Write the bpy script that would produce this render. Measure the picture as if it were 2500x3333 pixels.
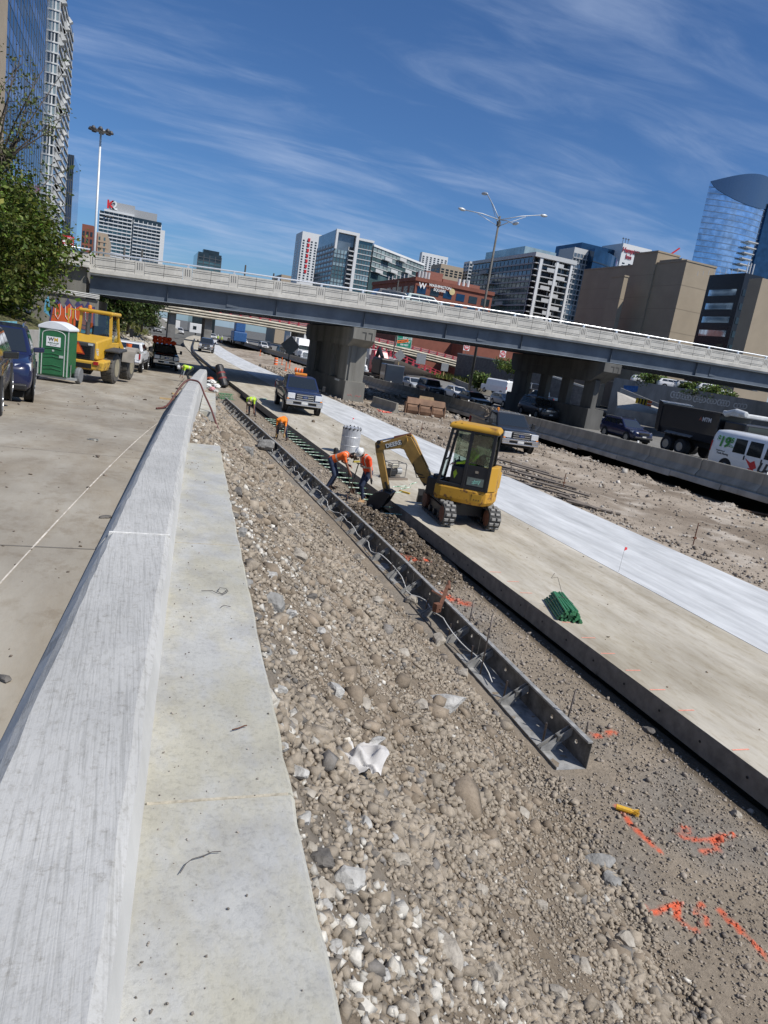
import bpy, bmesh, math, random
import numpy as np
from mathutils import Vector, Matrix, Euler
R_ = math.radians
random.seed(7); rng = np.random.default_rng(7)
for o in list(bpy.data.objects): bpy.data.objects.remove(o)
SC = bpy.context.scene
COL = SC.collection
# ------------------------------------------------------------------ camera
# x = across the expressway (right), y = along it, z = up, slab top = 0
CAMH = 4.0
PITCH, YAW, ROLL, FPX = R_(12.663), R_(20.937), R_(9.0), 2300.0
_fw = Vector((math.sin(YAW), math.cos(YAW), 0)); _rt = Vector((math.cos(YAW), -math.sin(YAW), 0)); _up = Vector((0, 0, 1))
C_F = _fw*math.cos(PITCH) - _up*math.sin(PITCH)
C_U = _up*math.cos(PITCH) + _fw*math.sin(PITCH)
C_X = _rt*math.cos(ROLL) + C_U*math.sin(ROLL)
C_Y = C_U*math.cos(ROLL) - _rt*math.sin(ROLL)
cam = bpy.data.objects.new('camera', bpy.data.cameras.new('camera')); COL.objects.link(cam)
cam.data.sensor_fit = 'VERTICAL'; cam.data.sensor_height = 36; cam.data.lens = 36*FPX/3333
cam.data.clip_start = 0.05; cam.data.clip_end = 6000
cam.matrix_world = Matrix(((C_X.x, C_Y.x, -C_F.x, 0), (C_X.y, C_Y.y, -C_F.y, 0), (C_X.z, C_Y.z, -C_F.z, CAMH), (0, 0, 0, 1)))
SC.camera = cam
SC.render.resolution_x = 768; SC.render.resolution_y = 1024
# ------------------------------------------------------------------ sky, sun, exposure
SUN = Vector((0.56, -0.56, 1.0)).normalized()
SUN_EL = math.asin(SUN.z); SUN_ROT = math.atan2(SUN.x, SUN.y)
W = bpy.data.worlds.new('World'); SC.world = W; W.use_nodes = True
nt = W.node_tree; nt.nodes.clear()
def N(t, kind, **kw):
    n = t.nodes.new(kind)
    for k, v in kw.items(): setattr(n, k, v)
    return n
wo = N(nt, 'ShaderNodeOutputWorld'); bg = N(nt, 'ShaderNodeBackground'); bg.inputs[1].default_value = 0.075
sky = N(nt, 'ShaderNodeTexSky', sky_type='NISHITA', sun_disc=False, sun_elevation=SUN_EL, sun_rotation=SUN_ROT, altitude=200, air_density=1.0, dust_density=0.6, ozone_density=3.5)
tc = N(nt, 'ShaderNodeTexCoord'); sep = N(nt, 'ShaderNodeSeparateXYZ'); nt.links.new(tc.outputs['Generated'], sep.inputs[0])
def mth(t, op, a, b=None, clamp=False):
    n = N(t, 'ShaderNodeMath', operation=op); n.use_clamp = clamp
    for i, v in enumerate((a, b)):
        if v is None: continue
        if isinstance(v, (int, float)): n.inputs[i].default_value = v
        else: t.links.new(v, n.inputs[i])
    return n.outputs[0]
zc = mth(nt, 'MAXIMUM', sep.outputs[2], 0.02); zc = mth(nt, 'ADD', zc, 0.10)
cx = mth(nt, 'DIVIDE', sep.outputs[0], zc); cy = mth(nt, 'DIVIDE', sep.outputs[1], zc)
comb = N(nt, 'ShaderNodeCombineXYZ'); nt.links.new(cx, comb.inputs[0]); nt.links.new(cy, comb.inputs[1])
mp = N(nt, 'ShaderNodeMapping'); mp.inputs['Rotation'].default_value = (0, 0, R_(8)); mp.inputs['Scale'].default_value = (0.34, 0.62, 1); mp.inputs['Location'].default_value = (-3.0, 2.2, 0)
nt.links.new(comb.outputs[0], mp.inputs[0])
n1 = N(nt, 'ShaderNodeTexNoise'); n1.inputs['Scale'].default_value = 1.0; n1.inputs['Detail'].default_value = 9; n1.inputs['Roughness'].default_value = 0.58; n1.inputs['Distortion'].default_value = 0.35
nt.links.new(mp.outputs[0], n1.inputs['Vector'])
mp2 = N(nt, 'ShaderNodeMapping'); mp2.inputs['Rotation'].default_value = (0, 0, R_(-12)); mp2.inputs['Scale'].default_value = (0.9, 2.6, 1)
nt.links.new(comb.outputs[0], mp2.inputs[0])
n2 = N(nt, 'ShaderNodeTexNoise'); n2.inputs['Scale'].default_value = 1.6; n2.inputs['Detail'].default_value = 10; n2.inputs['Roughness'].default_value = 0.6; n2.inputs['Distortion'].default_value = 1.2
nt.links.new(mp2.outputs[0], n2.inputs['Vector'])
cl = mth(nt, 'MULTIPLY', n1.outputs['Fac'], 0.72); cl = mth(nt, 'ADD', cl, mth(nt, 'MULTIPLY', n2.outputs['Fac'], 0.28))
mr = N(nt, 'ShaderNodeMapRange'); mr.interpolation_type = 'SMOOTHSTEP'
mr.inputs['From Min'].default_value = 0.43; mr.inputs['From Max'].default_value = 0.68; mr.inputs['To Max'].default_value = 0.62
nt.links.new(cl, mr.inputs['Value'])
tint = N(nt, 'ShaderNodeMix', data_type='RGBA', blend_type='MULTIPLY'); tint.inputs[0].default_value = 1.0
nt.links.new(sky.outputs[0], tint.inputs[6]); tint.inputs[7].default_value = (0.66, 0.96, 1.32, 1)
mix = N(nt, 'ShaderNodeMix', data_type='RGBA'); nt.links.new(mr.outputs[0], mix.inputs[0]); nt.links.new(tint.outputs[2], mix.inputs[6]); mix.inputs[7].default_value = (6.2, 7.6, 10.4, 1)
nt.links.new(mix.outputs[2], bg.inputs[0]); nt.links.new(bg.outputs[0], wo.inputs[0])
sl = bpy.data.objects.new('sun', bpy.data.lights.new('sun', 'SUN')); COL.objects.link(sl)
sl.data.energy = 5.0; sl.data.angle = R_(0.53); sl.data.color = (1.0, 0.955, 0.88)
sl.rotation_euler = SUN.to_track_quat('Z', 'Y').to_euler(); sl.location = (30, -30, 60)
vs = SC.view_settings; vs.view_transform = 'Standard'; vs.look = 'None'; vs.exposure = 0.0; vs.gamma = 1.0; vs.use_curve_mapping = False
# ------------------------------------------------------------------ helpers
def px_ray(x, y):          # photo pixel -> direction (a pixel gives only a direction)
    return C_F*FPX + C_X*(x - 1250) - C_Y*(y - 1666.5)
def onZ(x, y, z):          # point of that direction on a level plane
    v = px_ray(x, y); k = (z - CAMH)/v.z; return Vector((v.x*k, v.y*k, z))
def onY(x, y, Y):
    v = px_ray(x, y); k = Y/v.y; return Vector((v.x*k, Y, CAMH + v.z*k))
def onX(x, y, X):
    v = px_ray(x, y); k = X/v.x; return Vector((X, v.y*k, CAMH + v.z*k))
MATS = {}
def mat(name, col, rough=0.6, metal=0.0, var=0.12, scale=3.0, bump=0.0, bscale=30.0, col2=None, stretch=None, coat=0.0, spec=0.5, thr=None, emit=None):
    if name in MATS: return MATS[name]
    m = bpy.data.materials.new(name); m.use_nodes = True; t = m.node_tree
    p = t.nodes['Principled BSDF']; p.inputs['Roughness'].default_value = rough; p.inputs['Metallic'].default_value = metal
    p.inputs['Coat Weight'].default_value = coat; p.inputs['Coat Roughness'].default_value = 0.05; p.inputs['Specular IOR Level'].default_value = spec
    c = Vector(col)
    tcn = N(t, 'ShaderNodeTexCoord'); mpn = N(t, 'ShaderNodeMapping'); t.links.new(tcn.outputs['Object'], mpn.inputs[0])
    if stretch: mpn.inputs['Scale'].default_value = stretch
    if var > 0 or col2 is not None:
        nz = N(t, 'ShaderNodeTexNoise'); nz.inputs['Scale'].default_value = scale; nz.inputs['Detail'].default_value = 8; nz.inputs['Roughness'].default_value = 0.62
        t.links.new(mpn.outputs[0], nz.inputs['Vector'])
        rp = N(t, 'ShaderNodeValToRGB'); lo, hi = thr or (0.3, 0.7)
        rp.color_ramp.elements[0].position = lo; rp.color_ramp.elements[1].position = hi
        a = c*(1 - var); b = Vector(col2) if col2 is not None else c*(1 + var)
        rp.color_ramp.elements[0].color = (*a, 1); rp.color_ramp.elements[1].color = (*[min(1, q) for q in b], 1)
        t.links.new(nz.outputs['Fac'], rp.inputs[0]); t.links.new(rp.outputs[0], p.inputs['Base Color'])
    else: p.inputs['Base Color'].default_value = (*c, 1)
    if bump > 0:
        nb = N(t, 'ShaderNodeTexNoise'); nb.inputs['Scale'].default_value = bscale; nb.inputs['Detail'].default_value = 6
        t.links.new(mpn.outputs[0], nb.inputs['Vector'])
        bp = N(t, 'ShaderNodeBump'); bp.inputs['Strength'].default_value = 0.8; bp.inputs['Distance'].default_value = bump
        t.links.new(nb.outputs['Fac'], bp.inputs['Height']); t.links.new(bp.outputs[0], p.inputs['Normal'])
    if emit: p.inputs['Emission Color'].default_value = (*emit, 1); p.inputs['Emission Strength'].default_value = 1
    MATS[name] = m; return m
def paint(name, col, rough=0.3): return mat(name, col, rough, 0.0, 0.06, 2.0, coat=0.6)
class B:
    def __init__(s): s.v = []; s.f = []
    def add(s, vs, fs):
        o = len(s.v); s.v += [tuple(q) for q in vs]; s.f += [tuple(i + o for i in f) for f in fs]; return s
    def bx(s, x0, x1, y0, y1, z0, z1):
        return s.add([(x0,y0,z0),(x1,y0,z0),(x1,y1,z0),(x0,y1,z0),(x0,y0,z1),(x1,y0,z1),(x1,y1,z1),(x0,y1,z1)],
                     [(3,2,1,0),(4,5,6,7),(0,1,5,4),(1,2,6,5),(2,3,7,6),(3,0,4,7)])
    def hexa(s, p8): return s.add(p8, [(3,2,1,0),(4,5,6,7),(0,1,5,4),(1,2,6,5),(2,3,7,6),(3,0,4,7)])
    def bar(s, p, q, w, h=None, upv=(0,0,1)):          # rectangular bar p->q
        h = h or w; p = Vector(p); q = Vector(q); d = (q - p).normalized(); u = Vector(upv)
        if abs(d.dot(u)) > .98: u = Vector((1,0,0))
        sd = d.cross(u).normalized(); u = sd.cross(d); a = sd*w/2; b = u*h/2
        return s.hexa([p-a-b, p+a-b, p+a+b, p-a+b, q-a-b, q+a-b, q+a+b, q-a+b])
    def tube(s, p, q, r, r2=None, n=10, cap=True):
        r2 = r if r2 is None else r2; p = Vector(p); q = Vector(q); d = (q - p).normalized()
        u = Vector((0,0,1)) if abs(d.z) < .95 else Vector((1,0,0)); a = d.cross(u).normalized(); b = d.cross(a)
        vs = []
        for P, rr in ((p, r), (q, r2)):
            for i in range(n):
                t = 2*math.pi*i/n; vs.append(P + a*math.cos(t)*rr + b*math.sin(t)*rr)
        fs = [(i, (i+1) % n, n + (i+1) % n, n + i) for i in range(n)]
        if cap: fs += [tuple(range(n-1, -1, -1)), tuple(range(n, 2*n))]
        return s.add(vs, fs)
    def path(s, pts, r, n=7):
        pts = [Vector(p) for p in pts]; rs = r if isinstance(r, (list, tuple)) else [r]*len(pts); vs = []; fs = []
        pa = None
        for i, P in enumerate(pts):
            d = (pts[min(i+1, len(pts)-1)] - pts[max(i-1, 0)]).normalized()
            if pa is None:
                u = Vector((0,0,1)) if abs(d.z) < .9 else Vector((1,0,0)); a = d.cross(u).normalized()
            else:
                a = (pa - d*pa.dot(d)).normalized()
            pa = a; b = d.cross(a)
            for k in range(n):
                t = 2*math.pi*k/n; vs.append(P + (a*math.cos(t) + b*math.sin(t))*rs[i])
        for i in range(len(pts)-1):
            for k in range(n): fs.append((i*n+k, i*n+(k+1) % n, (i+1)*n+(k+1) % n, (i+1)*n+k))
        fs += [tuple(range(n-1, -1, -1)), tuple(range((len(pts)-1)*n, len(pts)*n))]
        return s.add(vs, fs)
    def prism(s, poly, a, b, axis='y'):                # polygon extruded from a to b along axis
        def P(u, v, w): return {'y': (u, w, v), 'x': (w, u, v), 'z': (u, v, w)}[axis]
        n = len(poly); vs = [P(u, v, a) for u, v in poly] + [P(u, v, b) for u, v in poly]
        fs = [(i, (i+1) % n, n+(i+1) % n, n+i) for i in range(n)] + [tuple(range(n-1, -1, -1)), tuple(range(n, 2*n))]
        return s.add(vs, fs)
    def lathe(s, prof, c=(0,0,0), axis='z', n=20):     # profile (radius, height)
        vs = []; fs = []
        for r, h in prof:
            for i in range(n):
                t = 2*math.pi*i/n; u, v = r*math.cos(t), r*math.sin(t)
                q = {'z': (u, v, h), 'y': (u, h, v), 'x': (h, u, v)}[axis]
                vs.append((q[0]+c[0], q[1]+c[1], q[2]+c[2]))
        for j in range(len(prof)-1):
            for i in range(n): fs.append((j*n+i, j*n+(i+1) % n, (j+1)*n+(i+1) % n, (j+1)*n+i))
        fs += [tuple(range(n-1, -1, -1)), tuple(range((len(prof)-1)*n, len(prof)*n))]
        return s.add(vs, fs)
    def loft(s, rings, cap=True):
        n = len(rings[0]); vs = [q for r in rings for q in r]; fs = []
        for j in range(len(rings)-1):
            for i in range(n): fs.append((j*n+i, j*n+(i+1) % n, (j+1)*n+(i+1) % n, (j+1)*n+i))
        if cap: fs += [tuple(range(n-1, -1, -1)), tuple(range((len(rings)-1)*n, len(rings)*n))]
        return s.add(vs, fs)
    def quad(s, a, b, c, d): return s.add([a, b, c, d], [(0, 1, 2, 3)])
    def mesh(s, name='m'):
        me = bpy.data.meshes.new(name); me.from_pydata([tuple(q) for q in s.v], [], s.f)
        bm = bmesh.new(); bm.from_mesh(me); bmesh.ops.recalc_face_normals(bm, faces=bm.faces); bm.to_mesh(me); bm.free()
        return me
    def build(s, name, m, parent=None, smooth=False, bevel=0, loc=None, rot=None, sub=0):
        return obj(name, s.mesh(name), m, parent, smooth, bevel, loc, rot, sub)
def obj(name, me, m, parent=None, smooth=False, bevel=0, loc=None, rot=None, sub=0):
    o = bpy.data.objects.new(name, me); COL.objects.link(o)
    if m is not None and len(me.materials) == 0: me.materials.append(m)
    if smooth or sub: me.polygons.foreach_set('use_smooth', [True]*len(me.polygons))
    if bevel:
        md = o.modifiers.new('bevel', 'BEVEL'); md.width = bevel; md.segments = 2; md.limit_method = 'ANGLE'; md.angle_limit = R_(35)
    if sub:
        md = o.modifiers.new('sub', 'SUBSURF'); md.levels = sub; md.render_levels = sub
    if parent: o.parent = parent
    if loc is not None: o.location = loc
    if rot is not None: o.rotation_euler = rot
    return o
def tag(o, label=None, cat=None, group=None, kind=None):
    if label: o['label'] = label
    if cat: o['category'] = cat
    if group: o['group'] = group
    if kind: o['kind'] = kind
    return o
def thing(name, label, cat, loc=(0,0,0), rz=0, group=None):
    o = bpy.data.objects.new(name, None); COL.objects.link(o); o.empty_display_size = .2
    o.location = loc; o.rotation_euler = (0, 0, rz); return tag(o, label, cat, group)
def struct(name, b, m, **kw): return tag(b.build(name, m, **kw), kind='structure')
def inst(src, name, parent, loc=None, rot=None, scale=None):   # same mesh data, another object
    o = bpy.data.objects.new(name, src.data); COL.objects.link(o); o.parent = parent
    if loc is not None: o.location = loc
    if rot is not None: o.rotation_euler = rot
    if scale is not None: o.scale = scale
    for md in src.modifiers:
        k = o.modifiers.new(md.name, md.type)
        for a in ('width', 'segments', 'limit_method', 'angle_limit', 'levels', 'render_levels'):
            if hasattr(md, a): setattr(k, a, getattr(md, a))
    return o
def copy_tree(o, parent=None):
    c = o.copy(); COL.objects.link(c); c.parent = parent
    for ch in [q for q in bpy.data.objects if q.parent == o]: copy_tree(ch, c)
    return c
def text(name, s, size, m, parent, loc, rot, bold=0.0, extr=0.004, align='CENTER', sx=1.0, shear=0.0):
    cu = bpy.data.curves.new('t', 'FONT'); cu.body = s; cu.size = size; cu.align_x = align; cu.align_y = 'CENTER'; cu.extrude = extr; cu.offset = bold; cu.shear = shear; cu.resolution_u = 3
    to = bpy.data.objects.new('t', cu); COL.objects.link(to)
    me = bpy.data.meshes.new_from_object(to.evaluated_get(bpy.context.evaluated_depsgraph_get()))
    bpy.data.objects.remove(to); bpy.data.curves.remove(cu)
    o = obj(name, me, m, parent, loc=loc, rot=rot); o.scale = (sx, 1, 1); return o
FACE_S = (R_(90), 0, 0)            # text standing upright, read looking along +y
def fbm(x, y, oct=5, s=1.0, seed=0):   # cheap value noise for heights (numpy)
    out = np.zeros_like(x); a = 1.0; tot = 0
    for k in range(oct):
        f = s*2**k; xi = x*f + 17.3*k + seed*5.1; yi = y*f + 9.7*k + seed*3.3
        i = np.floor(xi).astype(np.int64); j = np.floor(yi).astype(np.int64); u = xi - i; v = yi - j; u = u*u*(3-2*u); v = v*v*(3-2*v)
        def h(a_, b_):
            n_ = (a_*374761393 + b_*668265263 + seed*144665) & 0x7fffffff; n_ = ((n_ ^ (n_ >> 13))*1274126177) & 0x7fffffff
            return ((n_ ^ (n_ >> 16)) & 0xffff)/65535.0
        out += a*((h(i,j)*(1-u)+h(i+1,j)*u)*(1-v) + (h(i,j+1)*(1-u)+h(i+1,j+1)*u)*v); tot += a; a *= .5
    return out/tot - .5
# ================================================================== materials of the setting
m_white = mat('curing_concrete', (0.44,0.45,0.455), 0.75, 0, 0, 1.3, 0.002, 60, stretch=(1.6,0.22,1), col2=(0.62,0.632,0.636), thr=(0.36,0.66))
m_tan = mat('new_concrete', (0.39,0.352,0.285), 0.8, 0, 0.12, 0.9, 0.002, 50, stretch=(1.5,0.35,1), col2=(0.55,0.515,0.44), thr=(0.33,0.7))
m_ramp = mat('ramp_concrete', (0.262,0.230,0.182), 0.85, 0, 0.10, 0.8, 0.002, 45, stretch=(1.0,0.45,1), col2=(0.385,0.352,0.29), thr=(0.34,0.68))
def lane_detail(m, lo, sc, f=.85, pos=(.34,.52)):
    t = m.node_tree; p = t.nodes['Principled BSDF']; tcn = N(t,'ShaderNodeTexCoord'); mpn = N(t,'ShaderNodeMapping'); mpn.inputs['Scale'].default_value = sc; t.links.new(tcn.outputs['Object'], mpn.inputs[0])
    nz = N(t,'ShaderNodeTexNoise'); nz.inputs['Scale'].default_value = 1; nz.inputs['Detail'].default_value = 9; nz.inputs['Roughness'].default_value = .7; t.links.new(mpn.outputs[0], nz.inputs['Vector'])
    rp = N(t,'ShaderNodeValToRGB'); rp.color_ramp.elements[0].position, rp.color_ramp.elements[1].position = pos; rp.color_ramp.elements[0].color = (*lo,1); rp.color_ramp.elements[1].color = (1,1,1,1); t.links.new(nz.outputs['Fac'], rp.inputs[0])
    old = p.inputs['Base Color'].links[0].from_socket; mx = N(t,'ShaderNodeMix',data_type='RGBA',blend_type='MULTIPLY'); mx.inputs[0].default_value = f; t.links.new(old, mx.inputs[6]); t.links.new(rp.outputs[0], mx.inputs[7]); t.links.new(mx.outputs[2], p.inputs['Base Color'])
lane_detail(m_tan, (.80,.77,.70), (1.5,.30,1), .85, (.36,.6)); lane_detail(m_tan, (.88,.86,.82), (5,.12,1), .7); lane_detail(m_tan, (.80,.76,.70), (9,3,1), .8, (.36,.5)); lane_detail(m_white, (.87,.87,.86), (4.5,.10,1), .9); lane_detail(m_white, (.86,.86,.86), (1.2,.5,1), .9, (.38,.56))
lane_detail(m_ramp, (.80,.74,.66), (.9,.18,1), .9, (.36,.56)); lane_detail(m_ramp, (.78,.74,.69), (6,4,1), .8, (.34,.48))
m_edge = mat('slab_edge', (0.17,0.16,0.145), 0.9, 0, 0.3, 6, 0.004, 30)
m_asph = mat('asphalt', (0.075,0.074,0.074), 0.85, 0, 0.2, 4, 0.003, 60)
m_old = mat('old_concrete', (0.30,0.285,0.255), 0.9, 0, 0.35, 0.9, 0.004, 20, stretch=(1,1,0.45))
m_barr = mat('barrier_concrete', (0.27,0.25,0.21), 0.9, 0, 0.3, 1.4, 0.004, 25, stretch=(1,1,0.4))
m_bridge = mat('bridge_concrete', (0.53,0.51,0.465), 0.85, 0, 0.22, 1.1, 0.003, 25, stretch=(1,1,0.35))
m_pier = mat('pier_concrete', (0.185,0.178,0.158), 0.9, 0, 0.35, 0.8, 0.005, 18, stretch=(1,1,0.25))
m_girder = mat('girder_paint', (0.085,0.105,0.135), 0.55, 0, 0.18, 0.7, 0, col2=(0.13,0.155,0.19))
m_rail = mat('rail_aluminium', (0.72,0.74,0.76), 0.35, 0.6, 0.05)
def streak_mat(name, lo, hi, sx, bump):
    m = mat(name, lo, 0.85, 0, 0.0, 2.0, 0, col2=hi, stretch=(0.9,0.5,0.9), thr=(0.3,0.7)); t = m.node_tree; p = t.nodes['Principled BSDF']
    tcn = N(t, 'ShaderNodeTexCoord'); mpn = N(t, 'ShaderNodeMapping'); mpn.inputs['Scale'].default_value = (sx, sx*0.022, 0.2); t.links.new(tcn.outputs['Object'], mpn.inputs[0])
    nz = N(t, 'ShaderNodeTexNoise'); nz.inputs['Scale'].default_value = 1; nz.inputs['Detail'].default_value = 5; nz.inputs['Distortion'].default_value = 0.6; t.links.new(mpn.outputs[0], nz.inputs['Vector'])
    nf = N(t, 'ShaderNodeTexNoise'); nf.inputs['Scale'].default_value = 120; nf.inputs['Detail'].default_value = 4; t.links.new(tcn.outputs['Object'], nf.inputs['Vector'])
    rp = N(t, 'ShaderNodeValToRGB'); rp.color_ramp.elements[0].position = .34; rp.color_ramp.elements[1].position = .50; rp.color_ramp.elements[0].color = (.74,.74,.735,1); rp.color_ramp.elements[1].color = (1,1,1,1)
    t.links.new(nz.outputs['Fac'], rp.inputs[0])
    old = p.inputs['Base Color'].links[0].from_socket; mx = N(t, 'ShaderNodeMix', data_type='RGBA', blend_type='MULTIPLY'); mx.inputs[0].default_value = 0.8
    t.links.new(old, mx.inputs[6]); t.links.new(rp.outputs[0], mx.inputs[7]); t.links.new(mx.outputs[2], p.inputs['Base Color'])
    pv = N(t, 'ShaderNodeTexNoise'); pv.inputs['Scale'].default_value = 26; pv.inputs['Detail'].default_value = 10; pv.inputs['Roughness'].default_value = .8; t.links.new(tcn.outputs['Object'], pv.inputs['Vector'])
    r2 = N(t, 'ShaderNodeValToRGB'); r2.color_ramp.elements[0].position = .36; r2.color_ramp.elements[1].position = .46; r2.color_ramp.elements[0].color = (.72,.70,.67,1); r2.color_ramp.elements[1].color = (1,1,1,1); t.links.new(pv.outputs['Fac'], r2.inputs[0])
    m2 = N(t, 'ShaderNodeMix', data_type='RGBA', blend_type='MULTIPLY'); m2.inputs[0].default_value = .9; t.links.new(mx.outputs[2], m2.inputs[6]); t.links.new(r2.outputs[0], m2.inputs[7]); t.links.new(m2.outputs[2], p.inputs['Base Color'])
    bp = N(t, 'ShaderNodeBump'); bp.inputs['Strength'].default_value = 1; bp.inputs['Distance'].default_value = bump
    t.links.new(mth(t, 'ADD', nz.outputs['Fac'], mth(t, 'MULTIPLY', nf.outputs['Fac'], 0.8)), bp.inputs['Height']); t.links.new(bp.outputs[0], p.inputs['Normal']); return m
m_par = streak_mat('broomed_concrete', (0.37,0.368,0.355), (0.475,0.472,0.455), 120, 0.0016)
m_side = mat('formed_concrete', (0.47,0.465,0.445), 0.8, 0, 0.14, 2.2, 0.0015, 60)
def ledge_mat():
    m = mat('ledge_concrete', (0.37,0.37,0.352), 0.85, 0, 0.0, 1.4, 0, col2=(0.48,0.478,0.452), thr=(.34,.68)); t = m.node_tree; p = t.nodes['Principled BSDF']
    tcn = N(t, 'ShaderNodeTexCoord')
    nf = N(t, 'ShaderNodeTexNoise'); nf.inputs['Scale'].default_value = 45; nf.inputs['Detail'].default_value = 8; nf.inputs['Roughness'].default_value = .75; t.links.new(tcn.outputs['Object'], nf.inputs['Vector'])
    rp = N(t, 'ShaderNodeValToRGB'); rp.color_ramp.elements[0].position = .36; rp.color_ramp.elements[1].position = .5; rp.color_ramp.elements[0].color = (.80,.80,.80,1); rp.color_ramp.elements[1].color = (1,1,1,1); t.links.new(nf.outputs['Fac'], rp.inputs[0])
    old = p.inputs['Base Color'].links[0].from_socket; mx = N(t, 'ShaderNodeMix', data_type='RGBA', blend_type='MULTIPLY'); mx.inputs[0].default_value = 1
    t.links.new(old, mx.inputs[6]); t.links.new(rp.outputs[0], mx.inputs[7]); t.links.new(mx.outputs[2], p.inputs['Base Color'])
    bp = N(t, 'ShaderNodeBump'); bp.inputs['Distance'].default_value = .003; t.links.new(nf.outputs['Fac'], bp.inputs['Height']); t.links.new(bp.outputs[0], p.inputs['Normal']); return m
m_ledge = ledge_mat(); lane_detail(m_ledge, (1.0,.955,.82), (3.2,1.4,1), 1.0, (.42,.60)); lane_detail(m_ledge, (.84,.84,.86), (5,3.5,1), .9, (.38,.55)); lane_detail(m_par, (.80,.79,.77), (60,22,1), .75, (.36,.50))
def soil_mat(name, rough_scale=22, bump=0.02):
    m = bpy.data.materials.new(name); m.use_nodes = True; t = m.node_tree; p = t.nodes['Principled BSDF']; p.inputs['Roughness'].default_value = 0.95; p.inputs['Specular IOR Level'].default_value = .2
    at = N(t, 'ShaderNodeAttribute', attribute_name='tone'); tcn = N(t, 'ShaderNodeTexCoord')
    nz = N(t, 'ShaderNodeTexNoise'); nz.inputs['Scale'].default_value = rough_scale; nz.inputs['Detail'].default_value = 9; nz.inputs['Roughness'].default_value = .7; t.links.new(tcn.outputs['Object'], nz.inputs['Vector'])
    n3 = N(t, 'ShaderNodeTexNoise'); n3.inputs['Scale'].default_value = 2.2; n3.inputs['Detail'].default_value = 6; t.links.new(tcn.outputs['Object'], n3.inputs['Vector'])
    rp = N(t, 'ShaderNodeValToRGB'); rp.color_ramp.elements[0].position = .25; rp.color_ramp.elements[1].position = .72; rp.color_ramp.elements[0].color = (.55,.53,.50,1); rp.color_ramp.elements[1].color = (1.35,1.33,1.30,1)
    t.links.new(mth(t, 'ADD', mth(t, 'MULTIPLY', nz.outputs['Fac'], .65), mth(t, 'MULTIPLY', n3.outputs['Fac'], .35)), rp.inputs[0])
    mx = N(t, 'ShaderNodeMix', data_type='RGBA', blend_type='MULTIPLY'); mx.inputs[0].default_value = 1; t.links.new(at.outputs['Color'], mx.inputs[6]); t.links.new(rp.outputs[0], mx.inputs[7]); t.links.new(mx.outputs[2], p.inputs['Base Color'])
    bp = N(t, 'ShaderNodeBump'); bp.inputs['Strength'].default_value = 1; bp.inputs['Distance'].default_value = bump; t.links.new(nz.outputs['Fac'], bp.inputs['Height']); t.links.new(bp.outputs[0], p.inputs['Normal'])
    MATS[name] = m; return m
m_soil = soil_mat('soil'); m_stone = soil_mat('stone', 30, 0.006)
def field(name, X, Y, Z, C, m):       # height field from 2-D arrays, tone colour per vertex
    r, c = X.shape; me = bpy.data.meshes.new(name)
    v = np.stack([X, Y, Z], -1).reshape(-1, 3); i = np.arange(r*c).reshape(r, c)
    f = np.stack([i[:-1,:-1], i[:-1,1:], i[1:,1:], i[1:,:-1]], -1).reshape(-1, 4)
    me.from_pydata(v.tolist(), [], f.tolist()); a = me.color_attributes.new('tone', 'FLOAT_COLOR', 'POINT')
    a.data.foreach_set('color', np.concatenate([C.reshape(-1, 3), np.ones((r*c, 1))], 1).astype(np.float32).ravel())
    o = obj(name, me, m, smooth=True); return o
# ================================================================== ground, ramp, slabs
struct('ground', B().quad((-3000,-600,-1.4),(3000,-600,-1.4),(3000,4000,-1.4),(-3000,4000,-1.4)), mat('ground_grey', (0.10,0.098,0.09), .95, 0, .2, .05))
GX, GZ, HP, HR = 0.0785, 0.0325, 1.25, 2.2
def rx(e, Y): return e + GX*Y + 0.00042*max(Y, 0)**2
def zpar(Y): return CAMH - HP - GZ*Y
def zramp(Y): return max(zpar(Y) - min(.10+.0015*max(Y,0)**2, .95), -0.10)
ys = [-6 + 2*i for i in range(62)]
b = B()
for a, c in zip(ys[:-1], ys[1:]):
    b.quad((rx(-15,a), a, zramp(a)), (rx(-.40,a), a, zramp(a)), (rx(-.40,c), c, zramp(c)), (rx(-15,c), c, zramp(c)))
struct('ramp_road', b, m_ramp)
m_joint = mat('joint_seal', (0.56,0.51,0.44), .9, 0, .4, 9); m_jd = mat('joint_gap', (0.10,0.09,0.08), .9, 0, .2)
def ramp_line(name, e0, e1, y0, y1, w, m, zo=.004):
    b = B(); n = 40
    for i in range(n):
        p, q = y0+(y1-y0)*i/n, y0+(y1-y0)*(i+1)/n; ea, eb = e0+(e1-e0)*i/n, e0+(e1-e0)*(i+1)/n; wa = w*(0.7+.6*random.random())
        b.quad((rx(ea-wa/2,p),p,zramp(p)+zo),(rx(ea+wa/2,p),p,zramp(p)+zo),(rx(eb+wa/2,q),q,zramp(q)+zo),(rx(eb-wa/2,q),q,zramp(q)+zo))
    return tag(b.build(name, m), kind='structure')
ramp_line('road_joint', -.965, -.60, -2, 28, .013, m_joint); ramp_line('road_joint', -5.1, -4.9, 4, 50, .015, m_joint)
for Yc in (4.75, 9.3, 13.9, 18.5, 23.1, 27.7, 32.3, 36.9):
    b = B().quad((rx(-12,Yc),Yc,zramp(Yc)+.003),(rx(-.42,Yc),Yc,zramp(Yc)+.003),(rx(-.42,Yc+.008),Yc+.008,zramp(Yc)+.003),(rx(-12,Yc+.008),Yc+.008,zramp(Yc)+.003)); struct('road_joint', b, m_jd)
def sx(Y): return 0 if Y < 80 else (Y-80)**2*0.00049
ys2 = [-4 + 3*i for i in range(75)]
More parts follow.
